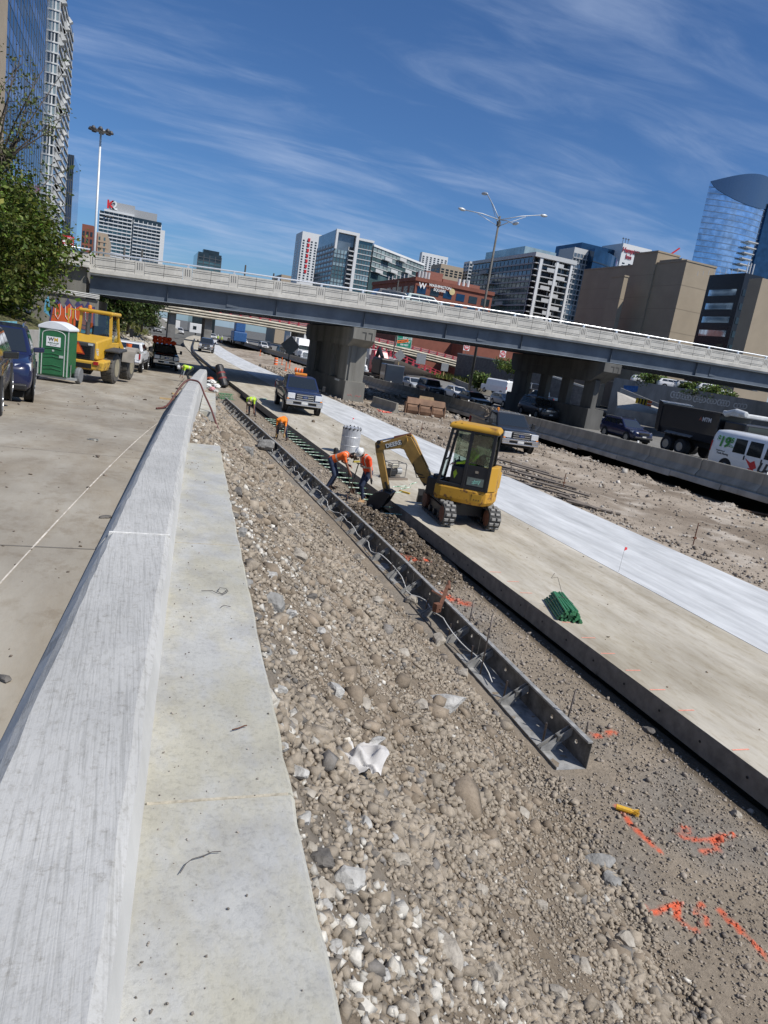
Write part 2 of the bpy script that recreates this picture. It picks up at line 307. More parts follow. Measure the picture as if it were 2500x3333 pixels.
def lane(name, x0, x1, m, z=0.0, th=.30):
    b = B()
    b.loft([[(x0+sx(y),y,z-th),(x1+sx(y),y,z-th),(x1+sx(y),y,z),(x0+sx(y),y,z)] for y in ys2]); return tag(b.build(name, m), kind='structure')
lane1 = lane('slab_lane', 7.07, 10.545, m_tan); lane2 = lane('slab_lane', 10.552, 14.1, m_white, z=0.006)
# exposed left edge of the new slab, roughened, with dowel holes
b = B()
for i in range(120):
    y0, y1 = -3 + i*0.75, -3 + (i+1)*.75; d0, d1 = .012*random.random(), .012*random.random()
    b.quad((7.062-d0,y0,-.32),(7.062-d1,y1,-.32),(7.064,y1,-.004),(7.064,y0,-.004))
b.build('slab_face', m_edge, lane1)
hole = B().lathe([(.018,0),(.018,-.004)], axis='x', n=8).build('dowel_hole', mat('hole_black', (.02,.02,.02), .9, 0, 0), lane1, loc=(7.056,4.6,-.15))
for k in range(1, 15): inst(hole, 'dowel_hole', lane1, (7.056, 4.6+k*.76, -.15))
tb_m = mat('epoxy_bar', (0.05,0.22,0.10), .5, 0, .2, 8, col2=(.62,.72,.62), thr=(.42,.56))
tb = B().tube((0,0,0),(-.62,0,0),.016,n=7).build('tie_bar', tb_m, lane1, loc=(7.06,17.1,-.15))
for k in range(1, 25): inst(tb, 'tie_bar', lane1, (7.06, 17.1+k*.76, -.15 + random.uniform(-.012,.012)), (0, random.uniform(-.04,.03), random.uniform(-.05,.05)))
# ================================================================== parapet wall and ledge beside the ramp
par = thing('parapet_wall', 'long low pale concrete parapet wall with broomed top between ramp and gravel bank', 'wall')
cuts = [-2.5, 4.72, 13.2, 21.5, 30, 44]
for a, c in zip(cuts[:-1], cuts[1:]):
    rings = []; n = max(10, int((c-a)*5))
    for i in range(n+1):
        y = a + (c-a)*i/n if i else a; y = y + (.006 if i == 0 else (-.006 if i == n else 0))
        f = min(1, max(0, (y-7)/12)); z = zpar(y); w1, w2 = [random.uniform(-.006,.006) for _ in range(2)]; dz = random.uniform(-.003,.003)
        rings.append([(rx(-.93,y),y,z-1.05), (rx(-.50,y),y,z-.10), (rx(-.450+w1,y),y,z-.03), (rx(-.415+w1,y),y,z+dz), (rx(-.085+w2,y),y,z-dz), (rx(-.055+w2,y),y,z-.018), (rx(-.025+.02*f,y),y,z-.14), (rx(0.0+.10*f,y),y,z-1.6)])
    b = B().loft(rings); o = b.build('segment', m_par, par, smooth=False)
    o.data.materials.append(m_side)
    for p in o.data.polygons: p.material_index = 0 if p.normal.z > .6 else 1
# joint filler between the wall segments, slightly proud crumbly mortar
for c in cuts[1:-1]:
    b = B().hexa([(rx(-.45,c),c-.006,zpar(c)-.06),(rx(-.05,c),c-.006,zpar(c)-.06),(rx(-.05,c),c+.006,zpar(c)-.06),(rx(-.45,c),c+.006,zpar(c)-.06),(rx(-.44,c),c-.012,zpar(c)+.004),(rx(-.06,c),c-.012,zpar(c)+.004),(rx(-.06,c),c+.012,zpar(c)+.004),(rx(-.44,c),c+.012,zpar(c)+.004)])
    b.build('joint', mat('mortar', (.60,.59,.56), .9, 0, .3, 20, .006, 60), par)
led = thing('concrete_ledge', 'flat pale concrete ledge of wide slabs along foot of parapet wall', 'ledge')
lc = [-1.2, 1.97, 5.02, 9.9, 10.6]
for a, c in zip(lc[:-1], lc[1:]):
    rings = []; n = max(3, int((c-a)*8))
    for i in range(n+1):
        y = a + .005 + (c-a-.010)*i/n; z = zpar(y)-.13; w = random.uniform(-.005,.005)
        rings.append([(rx(-.03,y),y,z-.35),(rx(.44+w,y),y,z-.35),(rx(.44+w,y),y,z-.02),(rx(.425+w,y),y,z),(rx(-.03,y),y,z)])
    B().loft(rings).build('slab', m_ledge, led)
for c in lc[1:-1]:
    B().hexa([(rx(-.02,c),c-.006,zpar(c)-.2),(rx(.42,c),c-.006,zpar(c)-.2),(rx(.42,c),c+.006,zpar(c)-.2),(rx(-.02,c),c+.006,zpar(c)-.2),(rx(-.02,c),c-.006,zpar(c)-.1285),(rx(.42,c),c-.006,zpar(c)-.1285),(rx(.42,c),c+.006,zpar(c)-.1285),(rx(-.02,c),c+.006,zpar(c)-.1285)]).build('joint', mat('sand_joint', (.40,.36,.28), .95, 0, .4, 40), led)
far_led = thing('concrete_ledge', 'short run of dusty concrete slabs below far end of parapet wall', 'ledge')
for a, c in ((24.2,27.6),(27.66,31.2),(31.26,35.0)):
    B().hexa([(rx(.08,a),a,zpar(a)-1.1),(rx(.62,a),a,zpar(a)-1.1),(rx(.62,c),c,zpar(c)-1.1),(rx(.08,c),c,zpar(c)-1.1),(rx(.08,a),a,zpar(a)-.80),(rx(.62,a),a,zpar(a)-.80),(rx(.62,c),c,zpar(c)-.80),(rx(.08,c),c,zpar(c)-.80)]).build('slab', m_ledge, far_led)
# ================================================================== gravel bank and trench floor (one height field)
def bank_xl(Y):
    near = np.clip((Y-9.8)/1.2, 0, 1); off = .43*(1-near) + (-.02)*near; return off + GX*Y + .00042*np.maximum(Y,0)**2
def bank_zl(Y):
    near = np.clip((Y-9.8)/1.2, 0, 1); d = (.20 + .0*Y)*(1-near) + np.clip(.22+.045*(Y-11), .2, .95)*near; f_ = np.clip((Y-39)/7, 0, 1); return (CAMH - HP - GZ*Y - d)*(1-f_) + (-.2)*f_
def bank_xt(Y): return np.clip(3.62 + .165*Y, 4.05, 4.70)
MOUND = [(6.45,14.6,.55,1.2,.16),(6.15,16.4,.6,.9,.26),(5.95,17.6,.45,.6,.18),(6.6,15.6,.35,.7,.14),(6.2,12.9,.5,.5,.07)]
def ground_z(X, Y):
    X = np.asarray(X, float); Y = np.asarray(Y, float)
    xl, zl, xt = bank_xl(Y), bank_zl(Y), bank_xt(Y); t = np.clip((X-xl)/(xt-xl), -.2, 1)
    prof = t + .06*np.sin(t*math.pi) ; z = zl + (-.35 - zl)*np.clip(prof, -.3, 1)
    on = np.clip((1.05-t)/.15, 0, 1)*(t < 1) + 0.0
    k = np.clip((xt - X)/.25, 0, 1)
    z = z + k*(fbm(X, Y, 4, .9, 3)*.26 + fbm(X, Y, 4, 4.0, 4)*.11) + fbm(X, Y, 4, 9.0, 5)*.02
    m = np.zeros_like(X)
    for (mx_, my_, sx_, sy_, h_) in MOUND: m += h_*np.exp(-((X-mx_)/sx_)**2-((Y-my_)/sy_)**2)
    z = z + m*(1 + 1.2*fbm(X, Y, 3, 6, 8)) - .07*np.clip((X-6.55)/.4, 0, 1)*(m < .02) - .15*np.exp(-((X-6.9)/.25)**2-((Y-16.2)/2.2)**2)
    return z
Yg = .5*np.exp(np.linspace(0, math.log(62/.5), 620)); Sg = np.linspace(0, 1, 250)
XL = bank_xl(Yg)[:,None]; XX = XL + (7.10-XL)*Sg[None,:]; YY = np.repeat(Yg[:,None], 250, 1)
ZZ = ground_z(XX, YY)
XT = bank_xt(YY); tt = (XX-bank_xl(YY))/(XT-bank_xl(YY))
bankc = np.array((.185,.152,.116)); floorc = np.array((.245,.208,.165)); dark = np.array((.085,.068,.050)); pale = np.array((.40,.37,.33)); grey=np.array((.19,.18,.165))
w = np.clip((XX-XT+.1)/.3, 0, 1)[...,None]; CC = bankc*(1-w) + floorc*w
pn = np.clip(fbm(XX, YY, 4, 1.1, 11)*4+.1, 0, 1)*np.clip(1-tt*1.6, 0, 1); CC = CC*(1-pn[...,None]) + pale*pn[...,None]
gn = np.clip(fbm(XX, YY, 4, .8, 14)*5-.2, 0, 1)[...,None]*.7; CC = CC*(1-gn) + grey*gn
mm = np.zeros_like(XX)
for (mx_, my_, sx_, sy_, h_) in MOUND: mm += np.exp(-((XX-mx_)/sx_/1.25)**2-((YY-my_)/sy_/1.25)**2)
dk = np.clip(mm*1.6, 0, 1); dk = np.maximum(dk, np.clip((XX-6.62+.25*fbm(XX,YY,3,2,21))/.2, 0, 1)*.85)[...,None]; CC = CC*(1-dk) + dark*dk
def onG(x, y):                      # photo pixel -> point on the excavated ground
    v = px_ray(x, y); v = v/v.length
    d = np.linspace(.5, 60, 3000); P = np.outer(d, np.array(v)) + np.array((0,0,CAMH))
    h = P[:,2] - ground_z(P[:,0], P[:,1]); i = int(np.argmax(h < 0)); i = max(i, 1)
    t = h[i-1]/(h[i-1]-h[i]); return Vector(P[i-1] + (P[i]-P[i-1])*t)
STROKES = [([(2010,2625),(2060,2690),(2120,2750),(2150,2770)],.030,1.0), ([(2345,2965),(2400,3020),(2440,3065),(2520,3135)],.034,1.0),
  ([(2105,2955),(2130,2970),(2170,2955),(2210,2940),(2200,2985),(2230,3010),(2260,3030),(2300,3010),(2295,2985),(2260,2970),(2285,2945)],.024,1.0),
  ([(2205,2715),(2225,2695),(2250,2700),(2220,2725),(2270,2735),(2310,2735),(2350,2720),(2385,2715),(2320,2745),(2340,2765),(2285,2770)],.030,.62),
  ([(1930,2392),(1960,2395),(2000,2382)],.045,.9), ([(1305,1810),(1340,1822),(1385,1825)],.12,.75), ([(1445,1935),(1475,1955),(1520,1965)],.12,.6)]
STROKES = [([onG(*q) for q in P_], w_, f_) for P_, w_, f_ in STROKES]
def painted(X, Y):                 # 0..1 amount of orange survey paint at a spot on the ground
    out = np.zeros_like(X)
    for P_, w_, f_ in STROKES:
        for a, c in zip(P_[:-1], P_[1:]):
            ax, ay = c.x-a.x, c.y-a.y; t = np.clip(((X-a.x)*ax+(Y-a.y)*ay)/max(ax*ax+ay*ay,1e-6),0,1); dd = np.hypot(X-a.x-t*ax, Y-a.y-t*ay)
            out = np.maximum(out, f_*np.clip(1.5-dd/w_, 0, 1))
    return np.clip(out*(.80+3.4*fbm(X, Y, 4, 16, 77)), 0, .92)
pt_ = painted(XX, YY)[...,None]; CC = CC*(1-pt_) + np.array((.68,.13,.06))*pt_
exc = tag(field('excavated_ground', XX, YY, ZZ, CC, m_soil), kind='structure')
# right-hand dirt strip between the new slab and the median barrier
Yd = 6*np.exp(np.linspace(0, math.log(150/6), 330)); Xd = np.linspace(14.02, 26.3, 150)
XD, YD = np.meshgrid(Xd, Yd); ZD = -.06 + fbm(XD, YD, 5, .5, 31)*.16 + fbm(XD, YD, 3, 4, 32)*.05
ZD -= .30*np.clip((XD-24.0+.8*fbm(XD,YD,3,.4,35))/.5, 0, 1); ZD = np.where(XD < 14.4, np.minimum(ZD, -.03), ZD)
ZD += .22*np.exp(-((XD-24.0)/.35)**2)*np.clip(fbm(XD,YD,4,1.2,36)*4, 0, 1)
c1 = np.array((.33,.285,.235)); c2 = np.array((.20,.165,.13)); c3 = np.array((.43,.39,.34)); n_ = np.clip(fbm(XD*1.0,YD*.35,5,.7,33)*3.2+.45,0,1)[...,None]; CD = c1*(1-n_)+c2*n_
n_ = np.clip(fbm(XD,YD,4,1.0,34)*5-.4,0,1)[...,None]; CD = CD*(1-n_)+c3*n_
SX = np.where(YD > 80, (YD-80)**2*.00049*np.clip(1-(XD-14.02)/6,0,1), 0)
tag(field('dirt_strip', XD+SX, YD, ZD, CD, m_soil), kind='structure')
# traffic lanes beyond the barrier
b = B(); zt = lambda y: .72-.0095*y if y < 75 else .0075
for i in range(60):
    y0, y1 = -10+5*i, -5+5*i; b.quad((26.0,y0,zt(y0)),(60,y0,zt(y0)),(60,y1,zt(y1)),(26.0,y1,zt(y1)))
struct('traffic_road', b, mat('worn_pavement', (.17,.165,.155), .85, 0, .25, .8, .002, 50, stretch=(1.5,.3,1)))
for xl_ in (30.6, 34.3):
    for i in range(18):
        y0 = 18+i*7.5; struct('lane_marking', B().quad((xl_-.07,y0,zt(y0)+.005),(xl_+.07,y0,zt(y0)+.005),(xl_+.07,y0+3,zt(y0+3)+.005),(xl_-.07,y0+3,zt(y0+3)+.005)), mat('road_paint', (.62,.62,.58), .7, 0, .25, 6))
# ================================================================== median barrier of precast sections
zb = lambda y: (1.62-.0095*y) if y < 75 else .9075
prof = [(-.30,-.86),(-.30,-.78),(-.10,-.50),(-.075,-.03),(-.05,0),(.05,0),(.075,-.03),(.10,-.50),(.30,-.78),(.30,-.86)]
b0 = B().prism([(x,z) for x, z in prof], .012, 3.648, 'y')
j0 = tag(b0.build('jersey_barrier', m_barr, loc=(26.0,12.0,zb(12)), rot=(math.atan(-.0095),0,0)), 'weathered tan concrete barrier section in the long median row beside traffic', 'barrier', 'median barrier sections')
for k in range(1, 56):
    y = 12+3.66*k; o = inst(j0, 'jersey_barrier', None, (26.0+random.uniform(-.02,.02), y, zb(y)), (math.atan(-.0095) if y < 75 else 0, 0, random.uniform(-.004,.004)))
    tag(o, j0['label'], 'barrier', j0['group'])
led2 = thing('old_pavement_edge', 'broken old concrete pavement edge exposed under median barrier', 'pavement edge')
y = 10.0
while y < 80:
    L = random.uniform(3.0,4.6); h = random.uniform(.26,.34); zt0 = zb(y)-.87
    B().hexa([(25.45+random.uniform(-.05,.05),y+.02,zt0-h),(26.2,y+.02,zt0-h),(26.2,y+L-.02,zt0-h),(25.45,y+L-.02,zt0-h),(25.5+random.uniform(-.04,.06),y+.02,zt0),(26.2,y+.02,zt0),(26.2,y+L-.02,zt0-.03),(25.5,y+L-.02,zt0-.03)]).build('block', m_old, led2, bevel=.02); y += L
refl = B().bx(-.05,.05,-.02,.02,0,.11).build('barrier_marker', mat('white_plastic', (.8,.8,.78), .5, 0, 0), loc=(26.0,22.9,zb(22.9))); tag(refl, 'small white reflector marker clipped on top of median barrier', 'marker', 'barrier reflectors')
for y in (31.5, 43.0, 52.8, 62.5, 72): tag(inst(refl, 'barrier_marker', None, (26.0,y,zb(y))), refl['label'], 'marker', refl['group'])
# ================================================================== first bridge
def by(X): return 53.0 - .06*X
def bz(X): return 4.89 + .042*X - .00036*X*X
br = thing('road_bridge', 'concrete road bridge with blue grey steel girders and white rail crossing over the expressway', 'bridge', (16,by(16),0))
LB = Vector((-16,-by(16),0))
def bl(X, d, z): return (X-16 + .06*d, by(X)+d-by(16), z)       # local: along bridge X, d metres behind the near face
Xs = [-3.0+3.1*k for k in range(23)]; XE = Xs[-1]+.0
BW = 16.0
st = [(-3.0+i*2.0) for i in range(36)]
B().loft([[bl(x,.0,bz(x)+1.18),bl(x,0,bz(x)+1.50),bl(x,BW,bz(x)+1.50),bl(x,BW,bz(x)+1.18)] for x in st]).build('deck', m_bridge, br)
B().loft([[bl(x,-.10,bz(x)+1.32),bl(x,-.10,bz(x)+1.56),bl(x,.42,bz(x)+1.56),bl(x,.42,bz(x)+1.32)] for x in st]).build('curb_band', m_bridge, br)
for gi, d in enumerate((.45, 3.2, 6.2, 9.2, 12.2, 15.3)):
    g = B().loft([[bl(x,d,bz(x)+.03),bl(x,d+.02,bz(x)+.03),bl(x,d+.02,bz(x)+1.16),bl(x,d,bz(x)+1.16)] for x in st])
    g.loft([[bl(x,d-.2,bz(x)),bl(x,d+.22,bz(x)),bl(x,d+.22,bz(x)+.03),bl(x,d-.2,bz(x)+.03)] for x in st])
    g.loft([[bl(x,d-.14,bz(x)+1.13),bl(x,d+.16,bz(x)+1.13),bl(x,d+.16,bz(x)+1.16),bl(x,d-.14,bz(x)+1.16)] for x in st])
    go = g.build('girder', m_girder, br)
    if gi == 0:
        for x in (2.0, 9.5, 16.05, 22.6, 29.1, 37.4, 46):
            B().bx(-.012,.012,-.18,0,.03,1.13).build('stiffener', m_girder, go, loc=bl(x,d,bz(x)))
        for x in (6.5, 25.8, 48): B().bx(-.5,.5,-.02,0,.2,1.0).build('splice_plate', m_girder, go, loc=bl(x,d-.004,bz(x)))
        B().loft([[bl(x,d-.215,bz(x)-.004),bl(x,d-.2,bz(x)-.004),bl(x,d-.2,bz(x)+.026),bl(x,d-.215,bz(x)+.026)] for x in st]).build('flange_edge', mat('flange_edge', (.35,.39,.42), .5, .2, .1), go)
# parapet panels: two recessed line pairs each, pilasters with three slots
ph = .88
prof = [(0,0),(0,.12),(.035,.125),(.035,.165),(0,.17),(0,.235),(.035,.24),(.035,.28),(0,.285),(0,.60),(.035,.605),(.035,.645),(0,.65),(0,.715),(.035,.72),(.035,.76),(0,.765),(0,ph),(.28,ph),(.28,0)]
pa = B().prism(prof, -1.235, 1.235, 'x')
pl0 = pa.build('panel', m_bridge, br, loc=bl(Xs[0]+1.55, .02, bz(Xs[0]+1.55)+1.56)); pb = B().bx(-.30,.30,.05,.30,0,ph)
for a, c in ((-.30,-.17),(-.11,-.03),(.03,.11),(.17,.30)): pb.bx(a, c, 0, .05, .30, ph-.12)
pb.bx(-.30,.30,0,.05,0,.30).bx(-.30,.30,0,.05,ph-.12,ph)
po0 = pb.build('pilaster', m_bridge, br, loc=bl(Xs[0], .018, bz(Xs[0])+1.562))
ps0 = B().prism([(-.09,0),(.09,0),(.05,.17),(-.05,.17)], .08, .2, 'y').build('rail_post', m_rail, br, loc=bl(Xs[0], 0, bz(Xs[0])+1.56+ph))
def tilt(x): return (0, -math.atan(.042-.00072*x), -math.atan(.06))
pl0.rotation_euler = tilt(Xs[0]); po0.rotation_euler = tilt(Xs[0]); ps0.rotation_euler = (0,0,-.06)
for k, x in enumerate(Xs[1:], 1):
    inst(po0, 'pilaster', br, bl(x,.018,bz(x)+1.562), tilt(x)); inst(ps0, 'rail_post', br, bl(x,0,bz(x)+1.56+ph), (0,0,-.06))
    if k < len(Xs)-1: inst(pl0, 'panel', br, bl(x+1.55,.02,bz(x+1.55)+1.56), tilt(x+1.55))
jl = B().bx(-.012,.012,-.004,.01,0,ph).build('panel_joint', m_jd, br, loc=bl(Xs[0]+1.55,.02,bz(Xs[0]+1.55)+1.563))
for x in Xs[1:-1]: inst(jl, 'panel_joint', br, bl(x+1.55,.02,bz(x+1.55)+1.563))
B().path([bl(x,.14,bz(x)+1.56+ph+.20) for x in st[:33]], .055, 8).build('rail', m_rail, br, smooth=True)
B().path([bl(x,BW-.14,bz(x)+1.56+ph+.20) for x in st[:33]], .055, 8).build('rail', m_rail, br, smooth=True)
B().loft([[bl(x,BW-.28,bz(x)+1.5),bl(x,BW-.28,bz(x)+1.5+ph),bl(x,BW,bz(x)+1.5+ph),bl(x,BW,bz(x)+1.5)] for x in st]).build('far_parapet', m_bridge, br)
# pier under the left span
def emblem(par_, X0, Y0, Z0):      # two hook grooves in the cap end, flat strips with the shade painted in
    mk = mat('groove_shade', (.05,.05,.048), .9, 0, .1)
    for dx in (-.36, .12): B().bx(X0+dx,X0+dx+.34,Y0-.004,Y0+.01,Z0+.34,Z0+.43).bx(X0+dx+.25,X0+dx+.34,Y0-.004,Y0+.01,Z0-.12,Z0+.34).build('hook', mk, par_)
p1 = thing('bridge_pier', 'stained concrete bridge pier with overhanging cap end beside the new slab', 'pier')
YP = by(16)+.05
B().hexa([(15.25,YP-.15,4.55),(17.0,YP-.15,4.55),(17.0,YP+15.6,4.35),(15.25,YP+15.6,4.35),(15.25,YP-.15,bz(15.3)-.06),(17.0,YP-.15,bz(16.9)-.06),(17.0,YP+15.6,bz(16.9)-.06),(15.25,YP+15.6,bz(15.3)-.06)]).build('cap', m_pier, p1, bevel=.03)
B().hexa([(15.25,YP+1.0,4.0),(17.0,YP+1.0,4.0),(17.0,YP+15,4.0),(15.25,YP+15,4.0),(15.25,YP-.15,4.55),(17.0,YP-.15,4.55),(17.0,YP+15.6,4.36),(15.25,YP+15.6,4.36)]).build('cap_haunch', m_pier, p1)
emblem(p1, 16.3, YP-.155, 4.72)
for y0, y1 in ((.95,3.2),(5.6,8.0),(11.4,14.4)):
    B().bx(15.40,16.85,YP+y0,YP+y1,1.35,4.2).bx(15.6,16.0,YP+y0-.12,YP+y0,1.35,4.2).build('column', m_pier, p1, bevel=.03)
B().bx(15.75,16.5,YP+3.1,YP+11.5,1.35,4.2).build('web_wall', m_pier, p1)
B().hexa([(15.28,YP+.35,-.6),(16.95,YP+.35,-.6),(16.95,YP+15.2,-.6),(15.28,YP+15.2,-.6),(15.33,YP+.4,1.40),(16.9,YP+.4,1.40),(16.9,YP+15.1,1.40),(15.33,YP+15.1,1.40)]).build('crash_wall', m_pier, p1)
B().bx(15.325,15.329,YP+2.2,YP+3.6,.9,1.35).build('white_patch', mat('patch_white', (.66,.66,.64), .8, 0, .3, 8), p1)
# pier under the right span: columns with openings, concrete colour darkened for the shade under the deck
m_pier0 = m_pier; m_pier = mat('pier_shade', (0.10,0.097,0.09), 0.9, 0, 0.4, 0.8, 0.005, 18, stretch=(1,1,0.25))
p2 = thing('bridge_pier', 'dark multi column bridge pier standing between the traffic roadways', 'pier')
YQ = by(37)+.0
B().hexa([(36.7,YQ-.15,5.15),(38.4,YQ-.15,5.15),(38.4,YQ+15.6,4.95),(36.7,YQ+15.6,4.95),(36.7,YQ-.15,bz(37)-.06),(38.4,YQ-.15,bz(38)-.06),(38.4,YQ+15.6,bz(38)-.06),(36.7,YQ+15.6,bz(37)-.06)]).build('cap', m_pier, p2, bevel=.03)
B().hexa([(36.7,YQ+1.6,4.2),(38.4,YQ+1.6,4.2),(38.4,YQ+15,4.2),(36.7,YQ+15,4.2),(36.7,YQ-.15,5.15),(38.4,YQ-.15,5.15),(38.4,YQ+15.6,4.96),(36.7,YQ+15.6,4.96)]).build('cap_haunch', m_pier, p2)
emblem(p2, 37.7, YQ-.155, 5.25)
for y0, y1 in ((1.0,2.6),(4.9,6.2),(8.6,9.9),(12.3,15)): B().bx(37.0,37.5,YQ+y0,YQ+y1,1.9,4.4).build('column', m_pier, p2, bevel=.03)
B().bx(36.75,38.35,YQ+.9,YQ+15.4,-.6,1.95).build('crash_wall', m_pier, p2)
m_pier = m_pier0
# left abutment with wing wall
ab = thing('bridge_abutment', 'grey concrete bridge abutment with pipe ledge and orange graffiti on its face', 'abutment')
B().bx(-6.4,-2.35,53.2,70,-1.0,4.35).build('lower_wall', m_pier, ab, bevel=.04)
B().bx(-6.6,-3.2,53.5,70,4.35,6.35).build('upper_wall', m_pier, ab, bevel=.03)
B().bx(-4.75,-4.35,53.42,53.5,4.4,6.3).build('dark_strip', mat('strip_dark', (.12,.11,.10), .9, 0, .3), ab)  # narrow strip darker than the upper wall around it
B().bx(-6.6,-3.03,53.12,53.4,6.36,7.3).bx(-6.6,-3.03,52.98,53.12,6.36,6.5).bx(-6.6,-3.03,53.09,53.12,6.75,6.80).build('wing_parapet', m_bridge, ab)
for z in (4.45, 4.55, 4.66): B().tube((-7.0,53.1,z),(-2.3,53.1-.03,z+.02),.045,n=8).build('pipe', mat('conduit', (.42,.42,.41), .6, .1, .2), ab, smooth=True)
B().path([(-6.6,53.0,7.38),(-5,53.0,7.44),(-3.05,53.0,7.5)], .05, 8).build('rail', m_rail, ab, smooth=True)
# ================================================================== stones on the bank
ICO = bmesh.new(); bmesh.ops.create_icosphere(ICO, subdivisions=1, radius=1); _iv = np.array([v.co[:] for v in ICO.verts]); _if = np.array([[v.index for v in f.verts] for f in ICO.faces]); ICO.free()
ICO2 = bmesh.new(); bmesh.ops.create_icosphere(ICO2, subdivisions=3, radius=1); _iv2 = np.array([v.co[:] for v in ICO2.verts]); _if2 = [[v.index for v in f.verts] for f in ICO2.faces]; ICO2.free()
_cv = np.array([(x,y,z) for z in (-1,1) for y in (-1,1) for x in (-1,1)],float)*.66; _cf = np.array([(0,2,3),(0,3,1),(4,5,7),(4,7,6),(0,1,5),(0,5,4),(2,6,7),(2,7,3),(0,4,6),(0,6,2),(1,3,7),(1,7,5)])
def scatter(name, P, Rr, C, flat=.78, sink=.42, m=None, ang=False):
    _V, _F = (_cv,_cf) if ang else (_iv,_if)
    n = len(P); k = len(_V); q = rng.integers(0, 24, n)
    base = []
    for i in range(24):
        s = (_V + rng.uniform(-.34,.34,_V.shape)) if ang else _V*rng.uniform(.52,1.38,(k,1)); s = s*rng.uniform(.72,1.25,(1,3)); base.append(s)
    base = np.array(base)[q]                                       # n,k,3
    th = rng.uniform(0, 2*np.pi, n); ph = rng.uniform(-.9,.9,n); c, s = np.cos(th), np.sin(th)
    x, y, z = base[...,0], base[...,1], base[...,2]*flat
    x, z = x*np.cos(ph)[:,None]-z*np.sin(ph)[:,None], x*np.sin(ph)[:,None]+z*np.cos(ph)[:,None]
    X = x*c[:,None]-y*s[:,None]; Y = x*s[:,None]+y*c[:,None]
    V = np.stack([X,Y,z],-1)*Rr[:,None,None] + P[:,None,:] + np.array((0,0,1))*(Rr*(flat-sink))[:,None,None]*.8
    F = (_F[None]+np.arange(n)[:,None,None]*k).reshape(-1,3)
    me = bpy.data.meshes.new(name); me.vertices.add(n*k); me.vertices.foreach_set('co', V.astype(np.float32).ravel())
    me.loops.add(F.size); me.loops.foreach_set('vertex_index', F.astype(np.int32).ravel()); me.polygons.add(len(F)); me.polygons.foreach_set('loop_start', np.arange(0,F.size,3,dtype=np.int32)); me.update(calc_edges=True); me.validate()
    a = me.color_attributes.new('tone','FLOAT_COLOR','POINT'); cc = np.concatenate([np.repeat(C,k,0), np.ones((n*k,1))],1); a.data.foreach_set('color', cc.astype(np.float32).ravel())
    o = obj(name, me, m or m_stone); return o
n = 62000
Yr = 1.3*np.exp(rng.uniform(0,1,n)**1.0*math.log(40/1.3)); tr = rng.uniform(0,1,n)
xl = bank_xl(Yr)+.02; xt = bank_xt(Yr); isb = rng.uniform(0,1,n) < .86
Xr = np.where(isb, xl + (xt-xl+.25)*tr, xt + (6.6-xt)*tr)
Rs = (.0085 + .0022*Yr**.75)*np.exp(rng.normal(0,.40,n)); Rs = np.where(isb, Rs*.92, Rs*.55)
clump = fbm(Xr, Yr, 3, 1.3, 41); keep = (clump > -.42) | ~isb
keep &= ~((Xr > 4.80) & (Xr < 5.55) & (Yr > 5.9))
Rs = Rs*np.where(isb, np.clip(1+clump*1.6, .55, 1.6), 1)
Pz = ground_z(Xr, Yr); P = np.stack([Xr,Yr,Pz],-1)
tb_ = (Xr-xl)/(xt-xl); u = rng.uniform(0,1,n)[:,None]; Cs = np.array((.300,.262,.215))*(.82+.36*rng.uniform(0,1,(n,1)))
wh = (rng.uniform(0,1,n) < np.where(isb, np.clip(.26-.75*tb_+1.1*fbm(Xr,Yr,3,.8,42), .01, .42), .02))[:,None]; Cs = np.where(wh, np.array((.50,.485,.45))*(.75+.5*u), Cs)
gy = (rng.uniform(0,1,n) < .05)[:,None]; Cs = np.where(gy, np.array((.19,.18,.17))*(.8+.5*u), Cs)
pq = painted(Xr,Yr)[:,None]; Cs = Cs*(1-pq)+np.array((.68,.13,.06))*pq
tag(scatter('gravel', P[keep], Rs[keep]*1.08, Cs[keep], ang=True, flat=.85), 'loose crushed stone and clods covering the sloping bank', 'gravel', kind='stuff')
# lumps of dried soil among the stones
n = 2600; Yr = 1.5*np.exp(rng.uniform(0,1,n)*math.log(38/1.5)); xl = bank_xl(Yr); xt = bank_xt(Yr); Xr = xl+(xt-xl)*rng.uniform(.05,1,n); sel = fbm(Xr,Yr,3,1.0,43) > .0; Xr, Yr = Xr[sel], Yr[sel]; n = len(Xr)
Cs = np.array((.235,.195,.152))*(.75+.5*rng.uniform(0,1,(n,1))); tag(scatter('bank_clods', np.stack([Xr,Yr,ground_z(Xr,Yr)],-1), (.026+.0022*Yr)*np.exp(rng.normal(0,.42,n)), Cs, flat=.7, sink=.45), 'dried brown soil clods lying among the bank gravel', 'soil', kind='stuff')
# fine grit on the floor of the trench and clods on the mound
n = 9000; Yr = 3*np.exp(rng.uniform(0,1,n)*math.log(24/3)); Xr = rng.uniform(4.6,6.95,n); keep = ~((Xr > 4.80) & (Xr < 5.55) & (Yr > 5.9)); P = np.stack([Xr,Yr,ground_z(Xr,Yr)],-1)
Rs = (.006+.0007*Yr)*np.exp(rng.normal(0,.5,n)); Cs = np.array((.26,.23,.20))*(.7+.7*rng.uniform(0,1,(n,1)))
pq = painted(Xr,Yr)[:,None]; Cs = Cs*(1-pq)+np.array((.68,.13,.06))*pq
tag(scatter('grit', P[keep], Rs[keep], Cs[keep], ang=True), 'fine grit lying on the graded trench floor', 'grit', kind='stuff')
n = 4200; i = rng.integers(0,len(MOUND),n); MM = np.array(MOUND)[i]; Xr = MM[:,0]+rng.normal(0,.62,n)*MM[:,2]; Yr = MM[:,1]+rng.normal(0,.62,n)*MM[:,3]; keep = (Xr > 5.5) & (Xr < 7.0)
